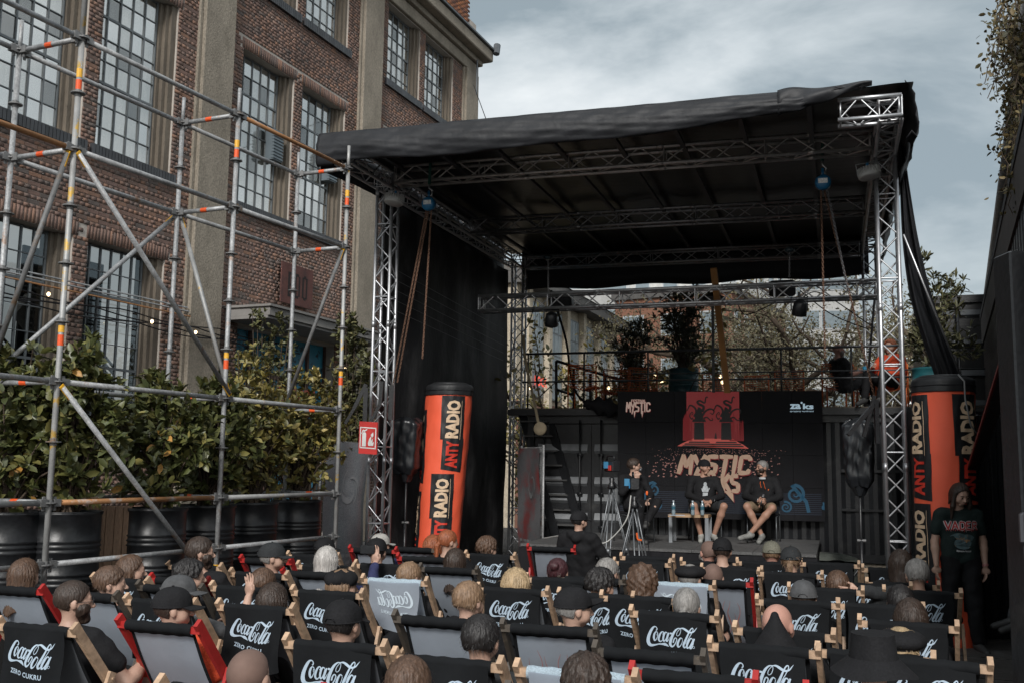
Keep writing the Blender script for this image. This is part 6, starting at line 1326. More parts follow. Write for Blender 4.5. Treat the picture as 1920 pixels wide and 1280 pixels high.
# ------------------------------------------------------------ signed distance modelling for people
class Field:
    def __init__(s, lo, hi, h):
        s.lo = np.array(lo, float); s.h = h; s.n = np.ceil((np.array(hi) - s.lo) / h).astype(int) + 1; s.a = np.full(s.n, .08, np.float32)
    def _sub(s, lo, hi):
        i0 = np.maximum(0, np.floor((np.array(lo) - s.lo) / s.h).astype(int)); i1 = np.minimum(s.n, np.ceil((np.array(hi) - s.lo) / s.h).astype(int) + 1)
        if (i1 <= i0).any(): return None
        sl = tuple(slice(a, b) for a, b in zip(i0, i1)); g = [(np.arange(a, b) * s.h + l).astype(np.float32) for a, b, l in zip(i0, i1, s.lo)]
        return sl, g[0][:, None, None], g[1][None, :, None], g[2][None, None, :]
    def _mix(s, sl, d, k, sub=False):
        A = s.a[sl]
        if sub:
            d = -d; hh = np.clip(.5 - .5 * (d - A) / -k if False else .5 + .5 * (d - A) / k, 0, 1); s.a[sl] = A * (1 - hh) + d * hh + k * hh * (1 - hh)
        else: hh = np.clip(.5 + .5 * (d - A) / k, 0, 1); s.a[sl] = d * (1 - hh) + A * hh - k * hh * (1 - hh)
    def cone(s, a, b, ra, rb, k=.02, sub=False, sc=None):
        a = np.array(a, float); b = np.array(b, float); m = max(ra, rb) + k + 3 * s.h; r = s._sub(np.minimum(a, b) - m, np.maximum(a, b) + m)
        if r is None: return
        sl, X, Y, Z = r; ba = b - a; L2 = max(ba @ ba, 1e-9); px, py, pz = X - a[0], Y - a[1], Z - a[2]
        t = np.clip((px * ba[0] + py * ba[1] + pz * ba[2]) / L2, 0, 1); d = np.sqrt((px - ba[0] * t) ** 2 + (py - ba[1] * t) ** 2 + (pz - ba[2] * t) ** 2) - (ra + (rb - ra) * t); s._mix(sl, d, k, sub)
    def ell(s, c, r, k=.02, R_=None, sub=False):
        c = np.array(c, float); r = np.array(r, float); m = r.max() + k + 3 * s.h; q = s._sub(c - m, c + m)
        if q is None: return
        sl, X, Y, Z = q; X, Y, Z = X - c[0], Y - c[1], Z - c[2]
        if R_ is not None: R_ = np.array(R_); X, Y, Z = [R_[0, i] * X + R_[1, i] * Y + R_[2, i] * Z for i in range(3)]
        k0 = np.sqrt((X / r[0]) ** 2 + (Y / r[1]) ** 2 + (Z / r[2]) ** 2) + 1e-6; k1 = np.sqrt((X / r[0] ** 2) ** 2 + (Y / r[1] ** 2) ** 2 + (Z / r[2] ** 2) ** 2) + 1e-6
        s._mix(sl, k0 * (k0 - 1) / k1, k, sub)
    def grids(s): return [np.arange(n) * s.h + l for n, l in zip(s.n, s.lo)]
    def apply(s, fn):
        g = s.grids(); s.a = fn(s.a, g[0][:, None, None], g[1][None, :, None], g[2][None, None, :]).astype(np.float32)
    def mesh(s):
        F = s.a; F[0] = F[-1] = .05; F[:, 0] = F[:, -1] = .05; F[:, :, 0] = F[:, :, -1] = .05; S = F < 0
        c = np.zeros(tuple(np.array(F.shape) - 1), np.int8)
        offs = [(i, j, k) for i in (0, 1) for j in (0, 1) for k in (0, 1)]; nx, ny, nz = c.shape
        for i, j, k in offs: c += S[i:i + nx, j:j + ny, k:k + nz]
        act = (c > 0) & (c < 8); I = np.argwhere(act); V = np.zeros((len(I), 3)); w = np.zeros(len(I))
        for o in offs:
            for ax in range(3):
                if o[ax]: continue
                o2 = list(o); o2[ax] = 1; f0 = F[tuple((I + o).T)]; f1 = F[tuple((I + o2).T)]; m = (f0 < 0) != (f1 < 0); t = np.where(m, f0 / np.where(m, f0 - f1, 1), 0)
                P = np.tile(np.array(o, float), (len(I), 1)); P[:, ax] += t; V += P * m[:, None]; w += m
        V = (I + V / np.maximum(w, 1)[:, None]) * s.h + s.lo; idg = np.full(c.shape, -1, np.int32); idg[act] = np.arange(len(I)); Q = []
        for ax in range(3):
            b, d = [q for q in range(3) if q != ax]; s0 = [slice(1, -1)] * 3; s1 = [slice(1, -1)] * 3; s0[ax] = slice(0, -1); s1[ax] = slice(1, None)
            A, B_ = S[tuple(s0)], S[tuple(s1)]; E_ = np.argwhere(A != B_); off = np.array([1, 1, 1]); off[ax] = 0; E2 = E_ + off; fl = A[tuple(E_.T)]
            def cell(db, dd): q = E2.copy(); q[:, b] += db; q[:, d] += dd; return idg[tuple(q.T)]
            q4 = np.stack([cell(-1, -1), cell(0, -1), cell(0, 0), cell(-1, 0)], 1); flip = fl if ax != 1 else ~fl; q4[~flip] = q4[~flip][:, ::-1]; Q.append(q4)
        return V, np.concatenate(Q)
def deci(V, F, ratio):
    me = np_mesh('t', V, F, None)
    if ratio >= 1: V2, F2 = V, F
    o = bpy.data.objects.new('t', me); COL.objects.link(o); md = o.modifiers.new('d', 'DECIMATE'); md.ratio = ratio; dg = bpy.context.evaluated_depsgraph_get(); dg.update()
    m2 = bpy.data.meshes.new_from_object(o.evaluated_get(dg)); COL.objects.unlink(o); bpy.data.objects.remove(o); bpy.data.meshes.remove(me)
    m2.calc_loop_triangles(); n = len(m2.vertices); V2 = np.zeros(n * 3, np.float32); m2.vertices.foreach_get('co', V2); T2 = np.zeros(len(m2.loop_triangles) * 3, np.int32); m2.loop_triangles.foreach_get('vertices', T2); bpy.data.meshes.remove(m2); return V2.reshape(-1, 3), T2.reshape(-1, 3)
A_ = lambda *p: np.array(p, float)
def unit(q): q = np.array(q, float); return q / (np.linalg.norm(q) + 1e-9)
def hand(f, wr, dr, pn, side, curl=.5, spread=.12, s=1.):
    "palm, four bent fingers, thumb from the side near the wrist; dr = direction, pn = palm normal, side +1/-1 thumb side"
    dr = unit(dr); pn = unit(np.array(pn) - dr * (np.array(pn) @ dr)); sd = np.cross(dr, pn) * side; wr = np.array(wr, float)
    pc = wr + dr * .05 * s; f.ell(pc, (.040 * s, .050 * s, .017 * s), .012, np.stack([sd, dr, pn], 0))
    for i, (o, l) in enumerate(((.030, .070), (.010, .080), (-.011, .074), (-.030, .058))):
        p = wr + dr * .085 * s + sd * o * s; d = unit(dr + sd * spread * (o / .03)); a = 0
        for j, q in enumerate((.45, .32, .25)):
            a = curl * (.5 + .55 * j); dd = d * math.cos(a) + pn * math.sin(a); p2 = p + dd * l * q * s * 1.05; f.cone(p, p2, (.0098 - .0011 * j) * s, (.0090 - .0011 * j) * s, .004); p = p2
    p = wr + dr * .022 * s + sd * .026 * s; d1 = unit(dr * .65 + sd * .75 + pn * .25); p1 = p + d1 * .040 * s; p2 = p1 + unit(dr * .9 + sd * .25 + pn * (.3 + curl * .5)) * .034 * s; f.cone(p, p1, .013 * s, .011 * s, .008); f.cone(p1, p2, .0105 * s, .0088 * s, .004)
def head(f, c, ears=True, wide=1.):
    c = np.array(c); e = lambda x, y, z: c + A_(x, y, z)
    f.ell(e(0, -.012, .028), (.077 * wide, .097, .092), .02); f.cone(e(0, .022, -.018), e(0, .05, -.082), .060 * wide, .030, .02); f.cone(e(-.03, .035, -.03), e(.03, .035, -.03), .045, .045, .02)
    f.cone(e(-.028, .076, .026), e(.028, .076, .026), .014, .014, .012); f.cone(e(0, .082, .012), e(0, .106, -.024), .009, .014, .01); f.cone(e(-.012, .094, -.028), e(.012, .094, -.028), .008, .008, .006)
    for s in (-1, 1):
        f.ell(e(s * .031, .094, .004), (.017, .014, .011), .008, sub=True); f.ell(e(s * .031, .080, .004), (.013, .012, .010), .004)
        if ears: f.ell(e(s * .080 * wide, -.008, -.004), (.010, .020, .032), .008); f.cone(e(s * .083 * wide, .002, .018), e(s * .083 * wide, -.004, -.028), .007, .005, .006)
    f.cone(e(-.018, .083, -.054), e(.018, .083, -.054), .008, .008, .008); f.cone(e(-.016, .090, -.0575), e(.016, .090, -.0575), .003, .003, .003, True); f.cone(e(-.014, .080, -.066), e(.014, .080, -.066), .008, .008, .008); f.cone(e(-.01, .064, -.092), e(.01, .064, -.092), .018, .018, .015)
def limbs(J):
    o = []
    for s in 'LR':
        o.append((s, J['sh' + s], J['el' + s], J['wr' + s], J['hp' + s], J['kn' + s], J['an' + s], J['toe' + s]))
    return o
def body_field(J, h=.0095):
    P = np.array([q for k, q in J.items() if isinstance(q, np.ndarray)]); f = Field(P.min(0) - .19, P.max(0) + .21, h)
    pe, ch, nk, hc = J['pel'], J['ch'], J['nk'], J['hd']; up = unit(ch - pe); rt = unit(J['shR'] - J['shL']); g = J.get('girth', 1.)
    for s in (-1, 1):
        f.cone(pe + rt * s * .07, ch + rt * s * .075, .098 * g, .098, .05)
    f.cone(J['shL'] + rt * .05, J['shR'] - rt * .05, .058, .058, .05); f.cone(ch, nk, .08, .055, .05); f.cone(nk, hc + A_(0, -.015, -.05), .053, .050, .02)
    for s, sh, el, wr, hp, kn, an, toe in limbs(J):
        f.cone(sh, el, .050, .040, .03); f.cone(el, el * .72 + wr * .28, .041, .042, .02); f.cone(el * .72 + wr * .28, wr, .042, .026, .02)
        f.cone(hp, kn, .086 * g, .056, .03); f.cone(kn, kn * .7 + an * .3, .054, .056, .03); f.cone(kn * .7 + an * .3, an, .056, .036, .03); f.cone(an + A_(0, 0, -.02), toe, .036, .028, .02)
        hd_ = J.get('hand' + s)
        if hd_ is not None: hand(f, wr, hd_[0], hd_[1], hd_[2], hd_[3])
    head(f, hc, wide=J.get('wide', 1.)); return f
def folds(X, Y, Z, s=.0085): return s * (np.sin(X * 31 + Z * 17 + 2 * np.sin(Y * 9)) * .5 + np.sin(Z * 43 - Y * 29 + 2 * np.sin(X * 13)) * .35 + np.sin((X + Y + Z) * 71) * .15)
def shirt_field(J, sleeve='short', h=.0115, loose=.012, hood=False):
    P = np.array([J[k] for k in ('pel', 'ch', 'nk', 'shL', 'shR', 'elL', 'elR', 'wrL', 'wrR')]); f = Field(P.min(0) - .2, P.max(0) + .2, h); g = J.get('girth', 1.)
    pe, ch, nk = J['pel'], J['ch'], J['nk']; rt = unit(J['shR'] - J['shL'])
    for s in (-1, 1): f.cone(pe + rt * s * .072, ch + rt * s * .078, .098 * g + loose + .008, .099 + loose, .05)
    f.cone(J['shL'] + rt * .045, J['shR'] - rt * .045, .060 + loose, .060 + loose, .05); f.cone(ch, ch * .35 + nk * .65, .085 + loose, .058 + loose, .04)
    for s in 'LR':
        sh, el, wr = J['sh' + s], J['el' + s], J['wr' + s]
        if sleeve == 'short': f.cone(sh, sh * .42 + el * .58, .054 + loose, .054 + loose * 1.2, .03)
        else: f.cone(sh, el, .054 + loose, .046 + loose, .03); f.cone(el, el * .08 + wr * .92, .047 + loose, .033 + loose * .8, .02)
    if hood: f.cone(nk + rt * .07 + A_(0, -.05, -.01), nk - rt * .07 + A_(0, -.05, -.01), .055, .055, .03); f.cone(nk + rt * .06 + A_(0, .03, -.02), nk + A_(0, -.08, -.05), .04, .05, .03); f.cone(nk - rt * .06 + A_(0, .03, -.02), nk + A_(0, -.08, -.05), .04, .05, .03)
    f.apply(lambda a, X, Y, Z: a + folds(X, Y, Z)); 
    # open neckline
    f.ell(nk + unit(nk - ch) * .05 + A_(0, .02, 0), (.062, .066, .06), .006, sub=True); return f
def trouser_field(J, ln='long', h=.012, loose=.012):
    P = np.array([J[k] for k in ('pel', 'hpL', 'hpR', 'knL', 'knR', 'anL', 'anR')]); f = Field(P.min(0) - .2, P.max(0) + .2, h); pe = J['pel']; rt = unit(J['hpR'] - J['hpL']); g = J.get('girth', 1.); up = unit(J['ch'] - pe)
    for s in (-1, 1): f.cone(pe + rt * s * .07, pe + rt * s * .07 + up * .08, (.103 + loose * .4) * g, (.10 + loose * .3) * g, .04)
    for s in 'LR':
        hp, kn, an = J['hp' + s], J['kn' + s], J['an' + s]
        if ln == 'long': f.cone(hp, kn, (.089 + loose) * g, .060 + loose, .03); f.cone(kn, an * .93 + kn * .07, .062 + loose, .045 + loose, .03)
        else: f.cone(hp, hp * .16 + kn * .84, (.090 + loose) * g, .072 + loose, .03)
    f.apply(lambda a, X, Y, Z: a + folds(X, Y, Z, .007)); return f
def shoe_field(J, s):
    an, toe = J['an' + s], J['toe' + s]; d = unit(toe - an); P = np.stack([an, toe]); f = Field(P.min(0) - .14, P.max(0) + .14, .009); f.cone(an + A_(0, 0, -.035) - d * .03, toe + d * .035, .047, .038, .02); f.cone(an, an + A_(0, 0, -.03), .045, .045, .02); return f
# ---- hair and headwear in head coordinates (origin head centre, +y face)
def nz(X, Y, Z, s, fr=1.): an = np.arctan2(X, Y + .02); return s * (np.sin(an * 23 * fr + Z * 30) * .45 + np.sin(an * 41 * fr - Z * 60 + X * 90) * .3 + np.sin(Z * 140 + an * 9) * .25)
def hair_mesh(kind, seed=0):
    big = kind in ('longfront', 'long', 'curly', 'pony', 'hood', 'bucket', 'wavy', 'hoodup'); f = Field((-.19, -.24, -.36 if big else -.17), (.19, .19, .23), .0075)
    rs = seed * 1.7
    def shell(r, cut=None, up=.035, low=-.055, front=.03, n_=.004, fr=1.):
        f.ell((0, -.014, .030), (.079 + r, .099 + r, .094 + r), .001)
        def g(a, X, Y, Z):
            a = a + nz(X, Y, Z + rs * .01, n_, fr)
            face = (Y * .85 - Z * .55 - front) ; side = np.where(Y > .0, (Y - .03) * .9 - (Z - .045) * .5, -1) * (np.abs(X) > .0); low_ = (low - Z) - Y * .35
            a = np.maximum(a, face); a = np.maximum(a, low_); a = np.maximum(a, np.where((Z < .005) & (Y > -.028), .01 + 0 * X + 0 * Z + 0 * Y, -1)); return a
        f.apply(g)
    if kind == 'short': shell(.012, n_=.005)
    elif kind == 'crop': shell(.006, n_=.0015, front=.025)
    elif kind == 'stubble': shell(.0035, n_=.0005, front=-.01 + .0)
    elif kind == 'messy': shell(.021, n_=.011, fr=.7)
    elif kind == 'bun': shell(.008, n_=.003); f.ell((.0, -.115, .07), (.042, .036, .038), .01); f.apply(lambda a, X, Y, Z: a + nz(X, Y, Z, .002))
    elif kind == 'pony':
        shell(.008, n_=.003); f.cone((0, -.105, .0), (0, -.135, -.03), .018, .026, .01); f.cone((0, -.135, -.03), (.01, -.14, -.20), .028, .012, .01); f.apply(lambda a, X, Y, Z: a + .003 * np.sin(X * 400 + Z * 20) * (Y < -.1))
    elif kind in ('long', 'wavy', 'longfront'):
        w = .012 if kind != 'wavy' else .022; amp = .005 if kind != 'wavy' else .010
        f.ell((0, -.014, .030), (.079 + w, .099 + w, .094 + w), .01); f.cone((0, -.035, .0), (0, -.06, -.25), .086 + w * .6, .072 + w, .03); f.cone((.045, -.02, 0), (.06, -.02, -.22), .05, .035, .03); f.cone((-.045, -.02, 0), (-.06, -.02, -.22), .05, .035, .03)
        def g(a, X, Y, Z):
            an = np.arctan2(X, Y + .05); a = a + amp * (np.sin(an * 27 + 3 * np.sin(Z * (18 if kind == 'wavy' else 5) + rs)) * .6 + np.sin(an * 49 + Z * 12) * .4)
            a = np.maximum(a, Y * .85 - Z * .50 - .022); a = np.maximum(a, np.where(Z < .02, Y - .012 - 0 * Z, -1)); return np.maximum(a, -.29 + .05 * np.sin(X * 30 + rs) - Z)
        f.apply(g)
        if kind == 'longfront':
            for s_ in (-1, 1): f.cone((s_ * .078, .02, .04), (s_ * .095, .045, -.10), .022, .024, .02); f.cone((s_ * .095, .045, -.10), (s_ * .10, .06, -.26), .024, .012, .02)
            f.apply(lambda a, X, Y, Z: a + .0025 * np.sin(X * 260 + Y * 180))
    elif kind == 'curly':
        f.ell((0, -.02, .035), (.105, .118, .115), .02); f.cone((0, -.05, .0), (0, -.07, -.14), .10, .085, .04)
        f.apply(lambda a, X, Y, Z: np.maximum(np.maximum(a + .013 * (np.sin(X * 95 + 2 * np.sin(Z * 40)) * np.cos(Z * 88 + rs) * .6 + np.sin(Y * 105 + X * 60) * .4), Y * .85 - Z * .5 - .03), np.where(Z < .02, Y - .015 - 0 * Z, -1)))
    return f.mesh()
def cap_mesh(kind):
    q = MB()
    if kind in ('cap', 'capback', 'capup'):
        def dome(a, b):
            an = a * 6.2832; t = b * 1.5708; r = max(0, math.cos(t)) ** .82; sx = .094 * (1 + .03 * math.cos(an * 6)); return Vector((sx * r * math.sin(an), .114 * r * math.cos(an) - .014, .022 + .112 * max(0, math.sin(t)) ** .95))
        q.grid(dome, 36, 10); q.lathe([(.008, .0), (.008, .008), (.001, .010)], 8, None, (0, -.014, .132))
        sg = -1 if kind == 'capback' else 1; tl = .5 if kind == 'capup' else -.16
        def vis(a, b, k=0):
            an = (a - .5) * 2.3; r0 = Vector((.093 * math.sin(an), sg * .108 * math.cos(an) - .014, .028)); ext = .075 * max(0, math.cos(an * .72)) ** .8 * b; return r0 + Vector((.25 * ext * math.sin(an), sg * ext, ext * tl - .012 * abs(math.sin(an)) * b + k))
        q.grid(lambda a, b: vis(a, b), 16, 5); q.grid(lambda a, b: vis(a, b, -.004), 16, 5)
        if kind == 'cap':
            q.tube([(-.03, -.121, .03), (-.018, -.128, .05), (.018, -.128, .05), (.03, -.121, .03)], .004, 6)
        q.tube([(.094 * math.sin(k * .2618), .112 * math.cos(k * .2618) - .014, .024) for k in range(25)], .004, 5, False)
    elif kind == 'bucket':
        q.grid(lambda a, b: Vector(((.098 * (1 - .12 * b) + .002 * math.sin(a * 40)) * math.sin(a * 6.2832), (.116 * (1 - .12 * b)) * math.cos(a * 6.2832) - .014, .03 + .10 * b)), 36, 6)
        q.grid(lambda a, b: Vector((.087 * (1 - b) * math.sin(a * 6.2832), .102 * (1 - b) * math.cos(a * 6.2832) - .014, .13 + .006 * math.sin(b * 3))), 36, 4)
        q.grid(lambda a, b: Vector(((.098 + .075 * b) * math.sin(a * 6.2832), (.116 + .075 * b) * math.cos(a * 6.2832) - .014, .032 - .065 * b + .008 * b * math.sin(a * 19))), 40, 5)
    elif kind == 'flat':
        q.grid(lambda a, b: Vector(((.122 - .0 * b) * math.cos((b - .35) * 1.9) * math.sin(a * 6.2832) * (1 + .03 * math.cos(a * 50)), (.138 * math.cos((b - .35) * 1.9)) * math.cos(a * 6.2832) - .008, .065 + .052 * math.sin((b - .35) * 1.9) * 1.1)), 40, 12)
        q.grid(lambda a, b: Vector(((.09) * math.sin(a * 6.2832), .108 * math.cos(a * 6.2832) - .014, .028 + .03 * b)), 36, 2)
        q.grid(lambda a, b: Vector((.08 * math.sin((a - .5) * 2), .10 * math.cos((a - .5) * 2) + .045 * b * math.cos((a - .5) * 2), .038 - .012 * b)), 12, 3)
    elif kind == 'floppy':
        q.grid(lambda a, b: Vector(((.108) * math.cos((b - .3) * 2.0) * math.sin(a * 6.2832) * (1 + .05 * math.cos(a * 38)), (.122 * math.cos((b - .3) * 2.0)) * math.cos(a * 6.2832) - .018, .06 + .07 * math.sin((b - .3) * 2.0) + .006 * math.sin(a * 25))), 40, 12)
        q.grid(lambda a, b: Vector((.093 * math.sin(a * 6.2832), .112 * math.cos(a * 6.2832) - .014, .022 + .03 * b)), 36, 2)
        q.grid(lambda a, b: Vector((.085 * math.sin((a - .5) * 2), .105 * math.cos((a - .5) * 2) + .065 * b * math.cos((a - .5) * 2), .03 - .01 * b)), 12, 3)
    return q
HM = {}
def hair_me(kind, seed=0):
    key = (kind, seed)
    if key not in HM:
        if kind in ('cap', 'capback', 'capup', 'bucket', 'flat', 'floppy'): HM[key] = cap_mesh(kind).mesh('cap', blk_matte, True)
        else:
            V, F = hair_mesh(kind, seed); V, F = deci(V, F, .45)
            if kind not in ('stubble',):
                rg = np.random.default_rng(seed + len(kind)); n = {'crop': 90, 'bun': 160, 'pony': 200}.get(kind, 330); ids = rg.integers(0, len(V), n); P = V[ids]; C = np.array([0, -.02, .02]); Nn = P - C; Nn[:, 2] *= .5; Nn /= np.linalg.norm(Nn, axis=1, keepdims=True)
                Dn = np.array([0, 0, -1.]) + rg.normal(size=(n, 3)) * .45 + Nn * rg.uniform(.1, .9, (n, 1)); Dn /= np.linalg.norm(Dn, axis=1, keepdims=True); L_ = rg.uniform(.012, .045, (n, 1)) * (.4 if kind == 'crop' else .75 if kind == 'short' else 1); W_ = np.cross(Dn, Nn) * .0016
                p0 = P - Nn * .002; p1 = p0 + Dn * L_ * .5 + Nn * .004; p2 = p0 + Dn * L_ + np.array([0, 0, -1]) * L_ * .3
                S_ = np.stack([p0 - W_, p0 + W_, p1 - W_ * .8, p1 + W_ * .8, p2], 1).reshape(-1, 3); b_ = len(V) + np.arange(n)[:, None, None] * 5; F = np.concatenate([F, (b_ + np.array([(0, 1, 3), (0, 3, 2), (2, 3, 4)])[None]).reshape(-1, 3)]); V = np.concatenate([V, S_])
            HM[key] = np_mesh('hair', V, F, blk_matte, True)
    return HM[key]
def beard_me():
    if 'beard' not in HM:
        f = Field((-.12, -.08, -.16), (.12, .15, .06), .007); f.cone((0, .022, -.022), (0, .052, -.088), .066, .037, .02); f.cone((-.035, .038, -.035), (.035, .038, -.035), .048, .048, .02); f.cone((-.01, .068, -.1), (.01, .068, -.1), .022, .022, .015)
        f.apply(lambda a, X, Y, Z: np.maximum(np.maximum(a + nz(X, Y, Z, .003), Z + .030 - .5 * np.abs(X)), -(Y - .005))); f.cone((-.02, .088, -.055), (.02, .088, -.055), .006, .006, .004, True); V, F = f.mesh(); HM['beard'] = np_mesh('beard', V, F, blk_matte, True)
    return HM['beard']
skin = [M('skin_fair', (.46, .29, .22), .55, 0, .10, 9, .1, 90), M('skin_tan', (.36, .20, .14), .55, 0, .10, 9, .1, 90), M('skin_pink', (.50, .27, .21), .5, 0, .12, 7, .1, 90)]
def hairm(n, c): return M('hair_' + n, c, .5, 0, .4, 30, .45, 110, stretch=(1, 1, .12), fine=110)
HC = {'black': hairm('black', (.014, .012, .012)), 'dark': hairm('dark_brown', (.035, .022, .016)), 'brown': hairm('brown', (.085, .048, .030)), 'light': hairm('light_brown', (.20, .125, .075)), 'blonde': hairm('blonde', (.36, .26, .15)), 'grey': hairm('grey', (.22, .21, .20)), 'silver': hairm('silver', (.40, .38, .36)), 'red': hairm('red', (.25, .075, .03)), 'stub': M('hair_stubble', (.16, .10, .08), .8, 0, .2, 9), 'plum': hairm('plum', (.05, .016, .02))}
CLM = {}
def cloth(n, c, rough=.85): return M('cloth_' + n, c, rough, 0, .28, 5, .4, 18, fine=120, spec=.25)
CL = {'black': cloth('black', (.011, .011, .0125)), 'char': cloth('charcoal', (.026, .028, .03)), 'grey': cloth('grey', (.16, .16, .16)), 'orange': cloth('orange_red', (.60, .075, .03)), 'blue': cloth('jeans_blue', (.04, .085, .13)), 'jgrey': cloth('jeans_grey', (.085, .088, .092)), 'must': cloth('mustard', (.36, .19, .04)), 'green': cloth('bottle_green', (.013, .023, .022)), 'khaki': cloth('khaki', (.22, .16, .105)), 'camo': M('cloth_camouflage', (.12, .115, .095), .85, 0, .3, 9, .3, 25, dirt=((.04, .042, .035), 11, .48, .52)), 'pale': cloth('pale_grey', (.36, .35, .33)), 'olive': cloth('olive', (.15, .145, .115)), 'navy': cloth('navy', (.03, .035, .09)), 'denim': M('cloth_washed_black', (.07, .072, .076), .85, 0, .4, 14, .3, 25), 'white': cloth('white', (.55, .56, .57))}
shoe_m = M('shoe_dark', (.05, .05, .05), .6); sole_m = M('shoe_grey', (.30, .30, .28), .6)
# ---- poses (local: +y facing, z up, feet near z 0)
def J_seat(**kw):
    J = dict(pel=A_(0, .03, .42), ch=A_(0, -.16, .70), nk=A_(0, -.235, .855), hd=A_(0, -.235, 1.005), shL=A_(-.185, -.215, .80), shR=A_(.185, -.215, .80), elL=A_(-.25, -.10, .555), elR=A_(.25, -.10, .555), wrL=A_(-.12, .14, .55), wrR=A_(.12, .14, .55),
             hpL=A_(-.09, .06, .41), hpR=A_(.09, .06, .41), knL=A_(-.15, .47, .55), knR=A_(.15, .47, .55), anL=A_(-.14, .62, .13), anR=A_(.14, .62, .13), toeL=A_(-.15, .78, .05), toeR=A_(.15, .78, .05),
             handL=((.55, .8, -.1), (0, -.1, -1), 1, .35), handR=((-.55, .8, -.1), (0, -.1, -1), -1, .35)); J.update(kw); return J
POSES = {
 'lap': J_seat(),
 'up': J_seat(pel=A_(0, .08, .42), ch=A_(0, -.03, .74), nk=A_(0, -.06, .91), hd=A_(0, -.045, 1.06), shL=A_(-.19, -.06, .86), shR=A_(.19, -.06, .86), elL=A_(-.27, .02, .60), elR=A_(.30, .05, .62), wrL=A_(-.10, .22, .58), wrR=A_(.14, .28, .68), handR=((-.35, .8, .3), (-1, 0, 0), 1, 1.2)),
 'cup': J_seat(pel=A_(0, .08, .42), ch=A_(0, -.03, .74), nk=A_(0, -.06, .91), hd=A_(0, -.045, 1.06), shL=A_(-.19, -.06, .86), shR=A_(.19, -.06, .86), elL=A_(-.27, .02, .60), elR=A_(.37, .02, .62), wrL=A_(-.10, .22, .58), wrR=A_(.365, .235, .755), handR=((-.25, .75, .45), (-1, 0, 0), 1, 1.2)),
 'phone': J_seat(elR=A_(.30, .04, .72), wrR=A_(.27, .16, .96), handR=((-.1, .25, 1), (-.2, -1, 0), 1, .35), elL=A_(-.24, .02, .60), wrL=A_(-.05, .18, .70), handL=((.5, .5, .6), (1, -.2, 0), 1, 1.1)),
 'behind': J_seat(elR=A_(.40, -.26, .98), wrR=A_(.16, -.37, 1.0), handR=((-1, .0, -.1), (0, 1, .2), -1, .4)),
 'knee': J_seat(knL=A_(-.12, .40, .78), anL=A_(-.02, .72, .52), toeL=A_(.02, .86, .48), elL=A_(-.34, -.06, .60), wrL=A_(-.26, .18, .66)),
 'stand': dict(pel=A_(0, 0, .97), ch=A_(0, -.01, 1.27), nk=A_(0, -.02, 1.47), hd=A_(0, .015, 1.625), shL=A_(-.185, -.015, 1.41), shR=A_(.185, -.015, 1.41), elL=A_(-.245, -.04, 1.13), elR=A_(.245, -.03, 1.12), wrL=A_(-.235, .03, .88), wrR=A_(.255, .04, .88), hpL=A_(-.09, 0, .93), hpR=A_(.09, 0, .93), knL=A_(-.11, .04, .50), knR=A_(.12, .02, .50), anL=A_(-.12, .08, .10), anR=A_(.13, -.08, .10), toeL=A_(-.14, .24, .04), toeR=A_(.16, .08, .04), handL=((0, .15, -1), (1, 0, 0), 1, .45), handR=((.05, .1, -1), (-1, 0, 0), -1, .45)),
}
def J_chair(**kw):      # upright on a visitor chair of seat height .46
    J = dict(pel=A_(0, -.02, .56), ch=A_(0, -.05, .86), nk=A_(0, -.05, 1.05), hd=A_(0, -.02, 1.20), shL=A_(-.20, -.05, .99), shR=A_(.20, -.05, .99), elL=A_(-.27, .06, .74), elR=A_(.27, .06, .74), wrL=A_(-.06, .27, .66), wrR=A_(.07, .27, .66), hpL=A_(-.10, .02, .55), hpR=A_(.10, .02, .55), knL=A_(-.19, .44, .56), knR=A_(.19, .44, .56), anL=A_(-.12, .40, .11), anR=A_(.12, .40, .11), toeL=A_(-.15, .55, .045), toeR=A_(.15, .55, .045), handL=((.75, .5, -.35), (0, .2, -1), 1, .6), handR=((-.75, .5, -.35), (0, .2, -1), -1, .6)); J.update(kw); return J
POSES['talkmid'] = J_chair(knL=A_(-.24, .42, .58), knR=A_(.24, .42, .58), anL=A_(-.10, .28, .11), anR=A_(.12, .36, .11), toeL=A_(-.12, .44, .045), toeR=A_(.15, .5, .045))
POSES['talkright'] = J_chair(anL=A_(.14, .50, .16), toeL=A_(.26, .62, .10), knL=A_(-.20, .46, .57), anR=A_(-.02, .36, .13), toeR=A_(.0, .52, .05), knR=A_(.20, .42, .58), wrL=A_(-.08, .26, .66), wrR=A_(.04, .30, .67), handR=((-.6, .6, .1), (-1, 0, 0), 1, 1.1))
POSES['mic'] = J_chair(elR=A_(.28, .08, .78), wrR=A_(.12, .22, 1.0), handR=((-.35, .25, .8), (-.8, -.5, 0), 1, 1.3), knL=A_(-.10, .50, .64), anL=A_(.18, .64, .34), toeL=A_(.28, .76, .30), elL=A_(-.27, .05, .74), wrL=A_(-.10, .30, .68))
BM = {}
def pose_np(pose):
    if pose not in BM:
        h = .0085 if pose in ('stand', 'mic', 'talkmid', 'talkright') else .0098
        V, F = body_field(POSES[pose], h).mesh(); BM[pose] = deci(V, F, .40 if h < .009 else .34)
    return BM[pose]
SM = {}
def cloth_me(kind, pose, var, hood=False):
    key = (kind, pose, var, hood)
    if key not in SM:
        J = POSES[pose]
        if kind == 'shirt': V, F = shirt_field(J, var, hood=hood, loose=.018 if hood else .012).mesh()
        elif kind == 'trousers': V, F = trouser_field(J, var, loose=.022 if pose == 'stand' else .012).mesh()
        else: V, F = shoe_field(J, var).mesh()
        V, F = deci(V, F, .45); SM[key] = np_mesh(kind, V, F, CL['black'], True)
    return SM[key]
